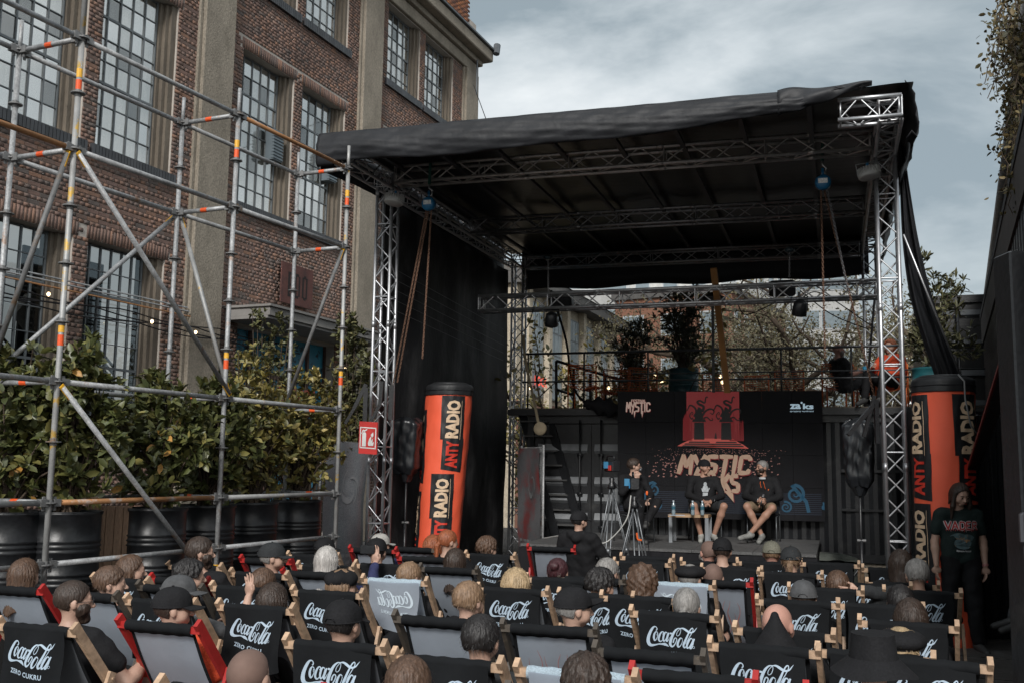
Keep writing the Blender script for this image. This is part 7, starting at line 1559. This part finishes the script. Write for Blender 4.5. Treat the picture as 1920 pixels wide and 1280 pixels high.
def person(label, pose, loc, rz, hair=('short', 'brown'), hat=None, yaw=0., pitch=0., tilt=0., sk=0, top=('short', 'black'), legs=('long', 'black'), shoe=None, hood=False, beard=None, glasses=False, group=None, eyes=False, scale=1.):
    t = thing('person', label, 'person', tuple(loc), rz, group); t.scale = (scale,) * 3; J = POSES[pose]; V, F = pose_np(pose); V = V.copy(); hd = J['hd']; pv_ = hd + A_(0, -.02, -.10)
    Rm = (Matrix.Rotation(yaw, 3, 'Z') @ Matrix.Rotation(pitch, 3, 'X') @ Matrix.Rotation(tilt, 3, 'Y')); Rn = np.array(Rm)
    rel = V - pv_; dxy = np.hypot(rel[:, 0], rel[:, 1]); w = np.clip((rel[:, 2] + .035) / .08, 0, 1); w = w * w * (3 - 2 * w) * (dxy < .17) * (rel[:, 2] < .27)
    # leave raised hands alone
    hnd = np.zeros(len(V), bool)
    for s in 'LR':
        if J['wr' + s][2] > hd[2] - .25: a, b = J['el' + s], J['wr' + s] + unit(J['wr' + s] - J['el' + s]) * .12; tt = np.clip(((V - a) @ (b - a)) / ((b - a) @ (b - a)), 0, 1.6); hnd |= np.linalg.norm(V - (a + tt[:, None] * (b - a)), axis=1) < .065
    w[hnd] = 0; V = V + w[:, None] * ((rel @ Rn.T) - rel)
    me = np_mesh('body', V, F, skin[sk], True); link('body', me, t)
    hm = Matrix.Translation(Vector(pv_)) @ Rm.to_4x4() @ Matrix.Translation(Vector(hd - pv_))
    if hair:
        o = link('hair', hair_me(hair[0], hair[2] if len(hair) > 2 else 0), t); o.matrix_local = hm; setmat(o, HC[hair[1]])
    if hat:
        o = link('cap' if 'cap' in hat[0] or hat[0] in ('flat', 'floppy') else 'bucket_hat', hair_me(hat[0]), t); o.matrix_local = hm @ Matrix.Diagonal((1.02, 1.02, 1.0, 1)); setmat(o, CL[hat[1]])
        if len(hat) > 2: 
            q = MB(); hat[2](q); b_ = q.build('cap_badge', hat[3], t); b_.matrix_local = hm
    if beard: o = link('beard', beard_me(), t); o.matrix_local = hm; setmat(o, HC[beard])
    if hood == 'peak':
        f = Field((-.34, -.36, .62), (.34, .12, 1.22), .012); f.cone((0, -.15, 1.13), (0, -.15, .84), .02, .185, .03); f.ell((0, -.12, .80), (.25, .13, .13), .05); f.apply(lambda a, X, Y, Z: a + folds(X, Y, Z, .008)); V2, F2 = f.mesh(); link('hood', np_mesh('hood', V2, F2, CL['black'], True), t)
    if glasses:
        q = MB()
        for s in (-1, 1):
            c = (s * .033, .103, .004); q.tube([(c[0] + .022 * math.cos(k * .628), c[1] - .004 * abs(math.cos(k * .628)), c[2] + .016 * math.sin(k * .628)) for k in range(11)], .0018, 5, False); q.tube([(s * .056, .10, .008), (s * .088, .0, .008)], .0018, 5)
        q.tube([(-.011, .104, .008), (.011, .104, .008)], .0018, 5); o = q.build('glasses', blk_metal, t); o.matrix_local = hm
    if eyes:
        for s in (-1, 1):
            q = MB(); q.lathe([(.001, -.0045), (.008, -.003), (.0105, 0), (.008, .003), (.001, .0045)], 10, T(s * .031, .0905, .003) @ Matrix.Rotation(R(90), 4, 'X')); o = q.build('eye', M('eye_dark', (.03, .022, .02), .2), t, True); o.matrix_local = hm
            q = MB(); q.tube([(s * .014, .0925, .022), (s * .032, .0915, .027), (s * .048, .082, .022)], .0035, 5); o = q.build('eyebrow', HC['dark'], t, True); o.matrix_local = hm
        q = MB(); q.tube([(-.02, .0855, -.056), (-.008, .0915, -.0555), (.008, .0915, -.0555), (.02, .0855, -.056)], .0026, 5); o = q.build('lips', M('lip', (.30, .12, .10), .5), t, True); o.matrix_local = hm
    if top: o = link('shirt' if not hood else 'hoodie', cloth_me('shirt', pose, top[0], bool(hood)), t); setmat(o, CL[top[1]])
    if legs: o = link('trousers' if legs[0] == 'long' else 'shorts', cloth_me('trousers', pose, legs[0]), t); setmat(o, CL[legs[1]])
    for s in 'LR': o = link('shoe', cloth_me('shoe', pose, s), t); setmat(o, shoe or shoe_m)
    t['hm'] = 0; del t['hm']; return t, hm
def headtop(loc, a, pose):
    hd = POSES[pose]['hd'] * PS; c, s_ = math.cos(a), math.sin(a); return Vector((loc[0] + hd[0] * c - hd[1] * s_, loc[1] + hd[0] * s_ + hd[1] * c, hd[2] + .125 * PS))
def seat_plan(people):
    "each person goes to the free deck chair that best explains where the head shows; the others get a chair of their own"
    C_ = []
    for n, (x, y, D, lab, kw) in enumerate(people):
        if 'rz' in kw: continue
        if 'chair' in kw:
            i = [k for k, ch in enumerate(CHO) if ch['label'].startswith(kw['chair'])][0]; h_ = headtop(CHO[i].location, CHO[i].rotation_euler.z, 'up'); ex, ey = proj(h_); sc_ = FPX / h_.y; C_.append((-1, n, i, kw.get('pose', 'up'), (x - ex) / sc_, (ey - y) / sc_)); continue
        ps0 = kw.get('pose', 'lap')
        for i, ch in enumerate(CHO):
            for ps in ([ps0] if ps0 not in ('lap', 'up') else ['lap', 'up']):
                h_ = headtop(ch.location, ch.rotation_euler.z, ps); ex, ey = proj(h_); sc_ = FPX / h_.y; dx, dy = (x - ex) / sc_, (ey - y) / sc_; lg = abs(math.log(h_.y / (D * .94)))
                if abs(dx) < .30 and -.24 < dy < .26 and lg < .16: C_.append((abs(dx) + .8 * abs(dy) + 1.2 * lg + (.02 if ps != ps0 else 0), n, i, ps, dx, dy))
    C_.sort(key=lambda q: q[0]); out, tk = {}, set()
    for c_, n, i, ps, dx, dy in C_:
        if n in out or i in tk: continue
        out[n] = (i, ps, dx, dy); tk.add(i)
    print('UNSEATED', [p[3][:40] for k, p in enumerate(people) if k not in out]); print('FREE', [CHO[i]['label'][:50] for i in range(len(CHO)) if i not in tk]); return out
def sit_all(people):
    plan = seat_plan(people); kinds = ['grey_dark', 'coke', 'grey_red']; m = 0
    for n, (x, y, D, label, kw) in enumerate(people):
        kw = dict(kw); pose = kw.pop('pose', 'lap'); rz = kw.pop('rz', None); kw.pop('chair', None)
        if n in plan:
            i, pose, dx, dy = plan[n]; ch = CHO[i]; a = ch.rotation_euler.z; k = max(-.17, min(.17, dx)); z = max(-.10, min(.16, dy))
            person(label, pose, (ch.location.x + k * math.cos(a), ch.location.y + k * math.sin(a), z), a, group='seated audience', scale=PS, **kw); continue
        P = at_d(x, y, D * .94); hd = POSES[pose]['hd'] * PS; a = -YA + (rz or 0); c, s_ = math.cos(a), math.sin(a); off = Vector((hd[0] * c - hd[1] * s_, hd[0] * s_ + hd[1] * c, 0))
        z = max(-.10, min(.14, P.z - (hd[2] + .125 * PS))); loc = (P.x - off.x, P.y - off.y, z)
        ch = copy_tree(PROTO[kinds[m % 3]]); ch.location = (loc[0], loc[1], 0); ch.rotation_euler = (0, 0, a); ch.scale = (PS,) * 3; ch['category'] = 'deck chair'; ch['group'] = 'deck chairs of the audience'
        ch['label'] = ('dark framed grey', 'cola print', 'red framed grey')[m % 3] + ' deck chair under the ' + ' '.join(label.split()[:9]).rstrip(','); m += 1
        person(label, pose, loc, a, group='seated audience', scale=PS, **kw)
cream_p = M('cap_patch_cream', (.5, .48, .42), .7)
def patch_b(q): jag(q, 'D', -.016, .09, .032, -.044, .008, 0, 0, lambda x, y: Vector((x, -.124 - .0 * y + (y - .07) * .28, y)), adv=9.5)
AUD = [
 (45, 1048, 7.9, 'seated person with straight long brown hair at the left edge', dict(hair=('long', 'brown'))),
 (92, 1089, 6.15, 'balding man with full dark beard and glasses holding a cup, lower left', dict(pose='cup', chair='cola print deck chair with beech', hair=('crop', 'dark'), yaw=-.75, beard='dark', glasses=True, top=('short', 'black'), legs=('long', 'blue'))),
 (207, 1061, 7.7, 'brown haired youth in black looking right, next to a bent black knee', dict(hair=('short', 'brown', 1), yaw=-.8, pose='knee', top=('long', 'char'))),
 (243, 1041, 9.0, 'man with shoulder long brown hair and visible ear, left of the planter box', dict(hair=('long', 'brown', 1), yaw=-.8)),
 (375, 1007, 9.6, 'upright bearded man with short faded dark hair beside the scaffold pole', dict(pose='up', hair=('short', 'dark'), beard='dark', yaw=-.85)),
 (357, 1050, 8.7, 'person with curly dark hair in front of the bearded man at the pole', dict(hair=('messy', 'black'), yaw=-.85)),
 (338, 1078, 7.9, 'person in a washed black denim cap and sunglasses with a raised hand', dict(hat=('cap', 'denim'), hair=('crop', 'dark'), yaw=-.9, pose='phone', glasses=True, top=('short', 'denim'))),
 (323, 1102, 6.6, 'man in black baseball cap and orange red T-shirt, lower left', dict(pose='up', hat=('cap', 'black'), hair=('crop', 'dark'), yaw=-.85, top=('short', 'orange'))),
 (511, 1018, 9.9, 'person in a dark grey cap in front of the black drums', dict(hat=('cap', 'char'), hair=('crop', 'grey'), yaw=-1.0)),
 (497, 1076, 8.3, 'light brown haired person leaning back, middle left', dict(hair=('short', 'brown', 2))),
 (515, 1102, 7.2, 'person with long dark brown hair beside the grey jeans', dict(hair=('long', 'dark'))),
 (615, 1024, 10.6, 'silver haired woman raising a hand with a phone and holding a red cup', dict(hair=('long', 'silver'), pose='phone', top=('long', 'navy'), sk=0)),
 (610, 1008, 12.3, 'person in a round black cap beyond the silver haired woman', dict(hat=('cap', 'black'), hair=('crop', 'black'), yaw=-.5)),
 (714, 1000, 11.5, 'man in a pale grey baseball cap with black strap', dict(pose='up', hat=('cap', 'pale'), hair=('crop', 'dark'), yaw=-.6, top=('short', 'navy'))),
 (690, 1010, 12.6, 'person in black cap half hidden left of the pale grey cap', dict(hat=('cap', 'black'), hair=('crop', 'black'))),
 (643, 1067, 8.0, 'person in a soft black cap with blonde hair looking right', dict(hat=('floppy', 'black'), hair=('long', 'light'), yaw=-.8)),
 (644, 1126, 5.9, 'big shouldered man in a plain black cap with embroidered letter, near centre left', dict(hat=('cap', 'black'), hair=('crop', 'black'), top=('short', 'char'), yaw=-.15)),
 (470, 1234, 4.95, 'bald man at the bottom edge left of centre', dict(hair=('stubble', 'stub'), sk=0)),
 (769, 1057, 8.8, 'person with short light brown hair and an arm along the chair', dict(hair=('short', 'light'), yaw=-.5)),
 (840, 992, 12.0, 'red haired woman with hair tie looking right before the red column', dict(pose='up', hair=('pony', 'red'), yaw=-.7)),
 (815, 1018, 11.3, 'person with wavy bright red hair beside the red haired woman', dict(hair=('wavy', 'red'))),
 (855, 1028, 10.3, 'dark haired person in front of the red column', dict(hair=('long', 'dark', 1))),
 (912, 1007, 11.7, 'person with tousled brown hair and glasses before the left rear pillar', dict(hair=('messy', 'brown'), yaw=-.5, glasses=True)),
 (968, 1070, 8.6, 'person with wavy blonde hair in the middle', dict(hair=('wavy', 'blonde'))),
 (880, 1095, 7.2, 'man with short cropped light brown hair, collar visible', dict(pose='up', hair=('short', 'light', 1), yaw=-.3, top=('short', 'black'))),
 (905, 1150, 5.6, 'near man with thick short black hair, bottom centre', dict(pose='up', hair=('short', 'black'), top=('short', 'char'), yaw=.05)),
 (1046, 1046, 9.7, 'person with plum brown hair in a bun on a red chair', dict(hair=('bun', 'plum'))),
 (1138, 1045, 9.6, 'grey dark haired person in front of the tripods', dict(hair=('short', 'grey', 2), yaw=-.4)),
 (1125, 1066, 8.3, 'person with straight black hair and glasses looking right', dict(hair=('messy', 'black', 1), yaw=-.6, glasses=True)),
 (1205, 1060, 8.5, 'person with curly brown hair wearing a mustard jacket', dict(hair=('curly', 'brown'), top=('long', 'must'))),
 (1074, 1100, 6.7, 'man in black snapback cap with upturned sticker visor looking right', dict(pose='up', hat=('capup', 'black'), hair=('crop', 'grey'), yaw=-1.0)),
 (1287, 1100, 6.9, 'person with grey brown hair tied in a ponytail', dict(hair=('pony', 'grey', 1))),
 (768, 1262, 4.8, 'brown haired head cut by the bottom edge, left of the black haired man', dict(hair=('short', 'brown', 3))),
 (1100, 1247, 4.9, 'dark brown fringe of a head at the bottom edge, centre right', dict(hair=('messy', 'dark', 2))),
 (1330, 1013, 12.2, 'bald man looking left before the platform', dict(pose='up', hair=('stubble', 'stub'), sk=2, yaw=.5, beard='grey')),
 (1355, 1009, 11.5, 'man in black cap with white edge next to the bald man', dict(pose='up', hat=('cap', 'black'), hair=('crop', 'dark'))),
 (1293, 1056, 9.6, 'person in a black newsboy flat cap', dict(hat=('flat', 'black'), hair=('crop', 'grey'), yaw=-.3)),
 (1337, 1058, 9.1, 'stubbly bald man right of the newsboy cap', dict(hair=('stubble', 'stub'))),
 (1446, 1014, 11.6, 'man in an olive green cap', dict(pose='up', hat=('cap', 'olive'), hair=('crop', 'light'), sk=2)),
 (1483, 1025, 10.8, 'person in charcoal cap with a blond ponytail through it', dict(pose='up', hat=('cap', 'char'), hair=('pony', 'light', 2))),
 (1568, 1074, 8.9, 'dark haired man leaning back with one arm behind his head', dict(hair=('short', 'brown', 4), pose='behind', top=('long', 'char'))),
 (1505, 1091, 7.9, 'person in a dark grey cap seen from above', dict(hat=('cap', 'denim'), hair=('crop', 'dark'))),
 (1455, 1134, 6.4, 'bald man with a black pointed hood hanging on his back', dict(hair=None, sk=2, pose='up', chair='large near cola deck chair behind', hood='peak', top=('long', 'black'), legs=('short', 'camo'), yaw=-.3)),
 (1688, 1030, 10.8, 'dark haired person at the foot of the right pillar', dict(pose='up', hair=('long', 'dark', 2))),
 (1719, 1048, 9.3, 'man with short grey hair beside the red column', dict(pose='up', hair=('short', 'grey', 3), yaw=.2)),
 (1683, 1104, 8.0, 'person in black with white letters on the back, half hidden', dict(hair=('short', 'black', 1), top=('short', 'black'))),
 (1705, 1124, 7.1, 'woman with parted long dark brown hair on the right', dict(hair=('long', 'dark', 3))),
 (1690, 1178, 6.3, 'person in a flat black cap behind the bucket hat', dict(hat=('flat', 'black'), hair=('pony', 'blonde'))),
 (1636, 1187, 5.0, 'person in a wide black bucket hat, lower right', dict(rz=0., hat=('bucket', 'black'), hair=('crop', 'black'))),
]
# legs of a reclining neighbour with grey jeans
sit_all(AUD)
# operator before the platform
P = at_d(1088, 957, 12.4); t, hm = person('camera operator in black cap and hooded sweatshirt sitting before the platform, back turned', 'up', (P.x, P.y - .0, P.z - 1.185), -YA - .1, hair=('crop', 'black'), hat=('cap', 'black'), yaw=-.6, top=('long', 'black'), hood=True, scale=1.0)
q = MB(); q.cbox((P.x - .25, P.y - .2, 0), (P.x + .25, P.y + .3, P.z - 1.185 + .32), .02); tag(q.build('flight_case', blk_metal), 'black flight case under the seated camera operator', 'case')
# raised phone and cups, in the hands that hold them
def on_person(start, p):
    t = [o for o in bpy.data.objects if str(o.get('label', '')).startswith(start)][0]; return Matrix.Translation(t.location) @ t.rotation_euler.to_matrix().to_4x4() @ (Vector(p) * PS)
P = on_person('silver haired woman', (.25, .155, 1.075)); q = MB(); q.cbox((-.075, 0, -.04), (.075, .010, .04), .004, Matrix.Translation(P + Vector((-.06, .02, .01))) @ ROT); tag(q.build('phone', blk_metal), 'black phone held up by the silver haired woman', 'phone')
P = on_person('silver haired woman', (.03, .225, .80)); q = MB(); q.lathe([(.028, -.06), (.040, .055), (.037, .055), (.027, -.05)], 16, None, P); tag(q.build('cup', M('cup_red_blue', (.45, .06, .07), .5, 0, .1, 3, dirt=((.06, .08, .22), 26, .5, .53))), 'red and blue patterned paper cup of the silver haired woman', 'cup')
P = on_person('balding man', (.325, .315, .80)); q = MB(); q.lathe([(.028, -.06), (.040, .055), (.037, .055), (.027, -.05)], 16, None, P); tag(q.build('cup', M('cup_clear', (.30, .36, .40), .15)), 'clear plastic cup in the hand of the bearded man with glasses', 'cup')
def backpack(x, y, D, lab, s=1.):
    P = at_d(x, y, D); t = thing('backpack', lab, 'backpack', (P.x, P.y, 0), -YA); f = Field((-.22, -.2, -.05), (.22, .2, .6), .014); f.cone((-.07, 0, .12), (-.07, .02, .40), .09, .08, .05); f.cone((.07, 0, .12), (.07, .02, .40), .09, .08, .05); f.ell((0, -.09, .2), (.12, .05, .12), .03); f.apply(lambda a, X, Y, Z: a + folds(X, Y, Z, .008)); V, F = f.mesh(); link('bag_body', np_mesh('bag', V, F, CL['black'], True), t)
    q = MB(); q.tube([(-.06, -.02, .47), (-.04, -.03, .54), (.04, -.03, .54), (.06, -.02, .47)], .010, 6); q.build('grab_loop', blk_matte, t, True); q = MB(); q.tube([(-.10, -.12, .12), (-.10, -.125, .28), (.10, -.125, .28), (.10, -.12, .12)], .006, 5); q.build('zip', blk_metal, t); return t
backpack(770, 1225, 6.3, 'black backpack leaning between the pale chair and the dark framed chair'); backpack(1795, 1255, 7.0, 'black backpack on the ground at the right end of the rows')
# ------------------------------------------------------------ three speakers on the platform
P = at_z(1192, 1016, .8); guest_chair('dark visitor chair of the man with the microphone at the left', (P.x, P.y + .15), R(205)); t1, hm1 = person('man with dark hair and glasses in black holding a microphone, left on the platform', 'mic', (P.x, P.y + .15, .8), R(205), hair=('short', 'dark', 6), glasses=True, yaw=1.05, top=('long', 'black'), legs=('long', 'black'), sk=0, eyes=True, beard=None)
P = at_z(1322, 1013, .8); guest_chair('dark visitor chair of the man in the middle', (P.x, P.y + .0), R(178)); t2, hm2 = person('man in backward black cap, printed black shirt and shorts, middle of the platform', 'talkmid', (P.x, P.y + .0, .8), R(178), hair=('crop', 'grey'), hat=('capback', 'black'), yaw=.65, top=('long', 'black'), legs=('short', 'char'), shoe=sole_m, sk=1, eyes=True, beard=None)
P = at_z(1428, 1014, .8); guest_chair('dark visitor chair of the man in shorts at the right', (P.x, P.y - .15), R(158)); t3, hm3 = person('bearded man with cropped hair in black hoodie and khaki shorts, right on the platform', 'talkright', (P.x, P.y - .15, .8), R(158), hair=('crop', 'grey'), yaw=-.75, top=('long', 'black'), legs=('short', 'khaki'), shoe=M('trainer_grey', (.20, .20, .19), .6, 0, .5, 18), sk=1, hood=True, eyes=True, beard='dark')
def tee_art(t, name, m, fn, k=0): q = MB(); fn(q); o = q.build(name, m, t); return o
def tri(q, pts, f): q.add([f(x, y) for x, y in pts], [tuple(range(len(pts)))])
# printed figure on the middle man's shirt: curved sheet hugging the chest
def chest(y0, r=.145, zc=0): return lambda x, z: Vector((x, y0 + r * (math.cos(x / r) - 1), z))
ch2 = chest(.082)
tee_art(t2, 'shirt_print', M('shirt_print_pale', (.40, .43, .45), .8, 0, .3, 30), lambda q: [tri(q, [(.028 * math.cos(k * .785) , .975 - .05 + .036 * math.sin(k * .785)) for k in range(8)], ch2), tri(q, [(-.03, .90), (.03, .90), (.055, .83), (.05, .80), (-.05, .80), (-.055, .83)], ch2), tri(q, [(-.04, .79), (.04, .79), (.045, .73), (-.04, .74)], ch2), tri(q, [(-.08, .86), (-.055, .87), (-.05, .83), (-.07, .84)], ch2), tri(q, [(.08, .84), (.055, .86), (.05, .83)], ch2)])
ch3 = chest(.098)
q = MB(); q.tube([ch3(-.02, .985), ch3(-.035, .93), ch3(-.05, .86)], .004, 5); q.build('drawstring', M('orange_plug', (0, 0, 0)), t3); q = MB(); q.tube([ch3(.025, .985), ch3(.03, .95), ch3(.015, .88)], .004, 5); q.build('drawstring', M('orange_plug', (0, 0, 0)), t3)
q = MB(); q.grid(lambda a, b: Vector(((a - .5) * .1, .045 + .02 * math.cos((a - .5) * 3), 1.02 + b * .03)), 6, 2); q.build('collar', CL['white'], t3)
q = MB(); tri(q, [(-.09, .86), (-.11, .865), (-.112, .84), (-.09, .835)], ch3); q.build('chest_badge', M('orange_plug', (0, 0, 0)), t3)
ch1 = chest(.086)
tv, tf, ta = text_mesh('mystic', .02); q = MB(); q.add([ch1(.05 - p[0] * .10, .90 + p[1] * .022) for p in tv], tf); q.build('shirt_print', CL['white'], t1)
def mic(t, a, b, lab):
    o = thing('microphone', lab, 'microphone'); a, b = Vector(a), Vector(b); q = MB(); q.tube([a, b], .011, 8, True, .015); q.build('handle', blk_metal, o, True); q = MB(); d = (b - a).normalized(); q.tube([b, b + d * .015, b + d * .04, b + d * .055], .024, 10, True, .016); q.build('grille', M('mic_grille', (.18, .18, .19), .4, .6, .4, 90), o, True)
    return o
bpy.context.view_layer.update()
def w_(t, p): return (Matrix.Translation(t.location) @ t.rotation_euler.to_matrix().to_4x4()) @ Vector(p)
mic(t1, w_(t1, (.15, .24, .95)), w_(t1, (.02, .20, 1.13)), 'black microphone held to the mouth of the man on the left'); mic(t3, w_(t3, (-.01, .40, .60)), w_(t3, (-.04, .33, .73)), 'black microphone resting in the hands of the man on the right')
for t_, pz_ in ((t2, (-.08, .25, .67)), (t3, (.05, .28, .68)), (t1, (-.11, .27, .69))):
    q = MB(); q.tube([Vector(pz_) + Vector((-.02, -.01, 0)), Vector(pz_) + Vector((.012, .012, 0))], .036, 12, False); q.build('wristband', CL['white'], t_)
# people on the terrace
P = at_d(1577, 683, 17.9); person('bald bearded man in a black vest sitting on an orange chair on the terrace', 'up', (P.x, P.y, ZD + .02), -YA - 1.0, hair=None, beard='grey', top=('short', 'black'), sk=2, yaw=-.3)
P = at_d(1668, 700, 17.2); person('person with red hair and dark red top sitting on the terrace behind the right pillar', 'up', (P.x, P.y, ZD + .02), -YA + 2.6, hair=('wavy', 'red', 1), top=('long', 'orange'))
# standing woman and the half hidden person
P = at_z(1812, 1222, 0); tw, hmw = person('standing woman with long dark hair, green printed T-shirt and black trousers in the passage', 'stand', (P.x, P.y + .05, 0), R(172), hair=('longfront', 'dark', 4), yaw=.25, pitch=-.35, top=('short', 'green'), legs=('long', 'black'), eyes=True, scale=1.06)
chw = chest(.128, .21)
RW = random.Random(8)
def vader(q, m=1., off_=0.):
    GV = {'V': [[(0, 0), (4.5, 14), (9, 0)]], 'A': GL['A'], 'D': GL['D'], 'E': GL['E'], 'R': GL['R']}
    jag(q, 'VADER', .165, 1.345, -.33, -.085, .014 * m, 0, 0, lambda x, y: chw(x, y) + Vector((0, off_, 0)))
    for k in range(16): x = -.155 + k * .0205; h_ = RW.uniform(.010, .030); tri(q, [(x - .005, 1.262), (x + .005, 1.262), (x, 1.262 - h_)], lambda a, b: chw(a, b) + Vector((0, off_, 0)))
tee_art(tw, 'shirt_lettering_outline', CL['white'], lambda q: vader(q, 1.9, .001)); tee_art(tw, 'shirt_lettering', M('blood_red_print', (.42, .03, .03), .7), lambda q: vader(q, 1., .004))
tee_art(tw, 'shirt_picture', M('shirt_picture_print', (.06, .10, .11), .8, 0, .6, 22, dirt=((.30, .17, .08), 16, .56, .62)), lambda q: [tri(q, [(.09 * math.cos(k * .524) + dx, 1.155 + dz + .06 * math.sin(k * .524)) for k in range(12)], lambda a, b: chw(a, b) + Vector((0, .002, 0))) for dx, dz in ((-.04, 0), (.04, .01), (0, -.04))])
tv, tf, ta = text_mesh('The Ultimate Incantation', .02); tee_art(tw, 'shirt_subtitle', CL['white'], lambda q: q.add([chw(.13 - p[0] * .26, 1.03 + p[1] * .022) for p in tv], tf))
q = MB(); q.tube([(-.233, .037, .905), (-.235, .040, .885)], .034, 10, False); q.build('bracelet', M('pink_band', (.5, .2, .2), .6), tw)
P = at_z(1925, 1236, 0); person('person cut by the right photo edge with a grey trouser leg', 'lap', (P.x + .62, P.y + .1, .25), R(80), hair=('short', 'dark', 7), top=('short', 'black'), legs=('long', 'jgrey'))
# strap bag details, wooden dowels and letters on the back of one shirt
print('OBJECTS', len(bpy.data.objects), 'TRIS', sum(len(m.polygons) for m in bpy.data.meshes))

for o in bpy.data.objects:
    if 'label' in o and not 4 <= len(str(o['label']).split()) <= 16: print('LABEL', len(o['label'].split()), o['label'])
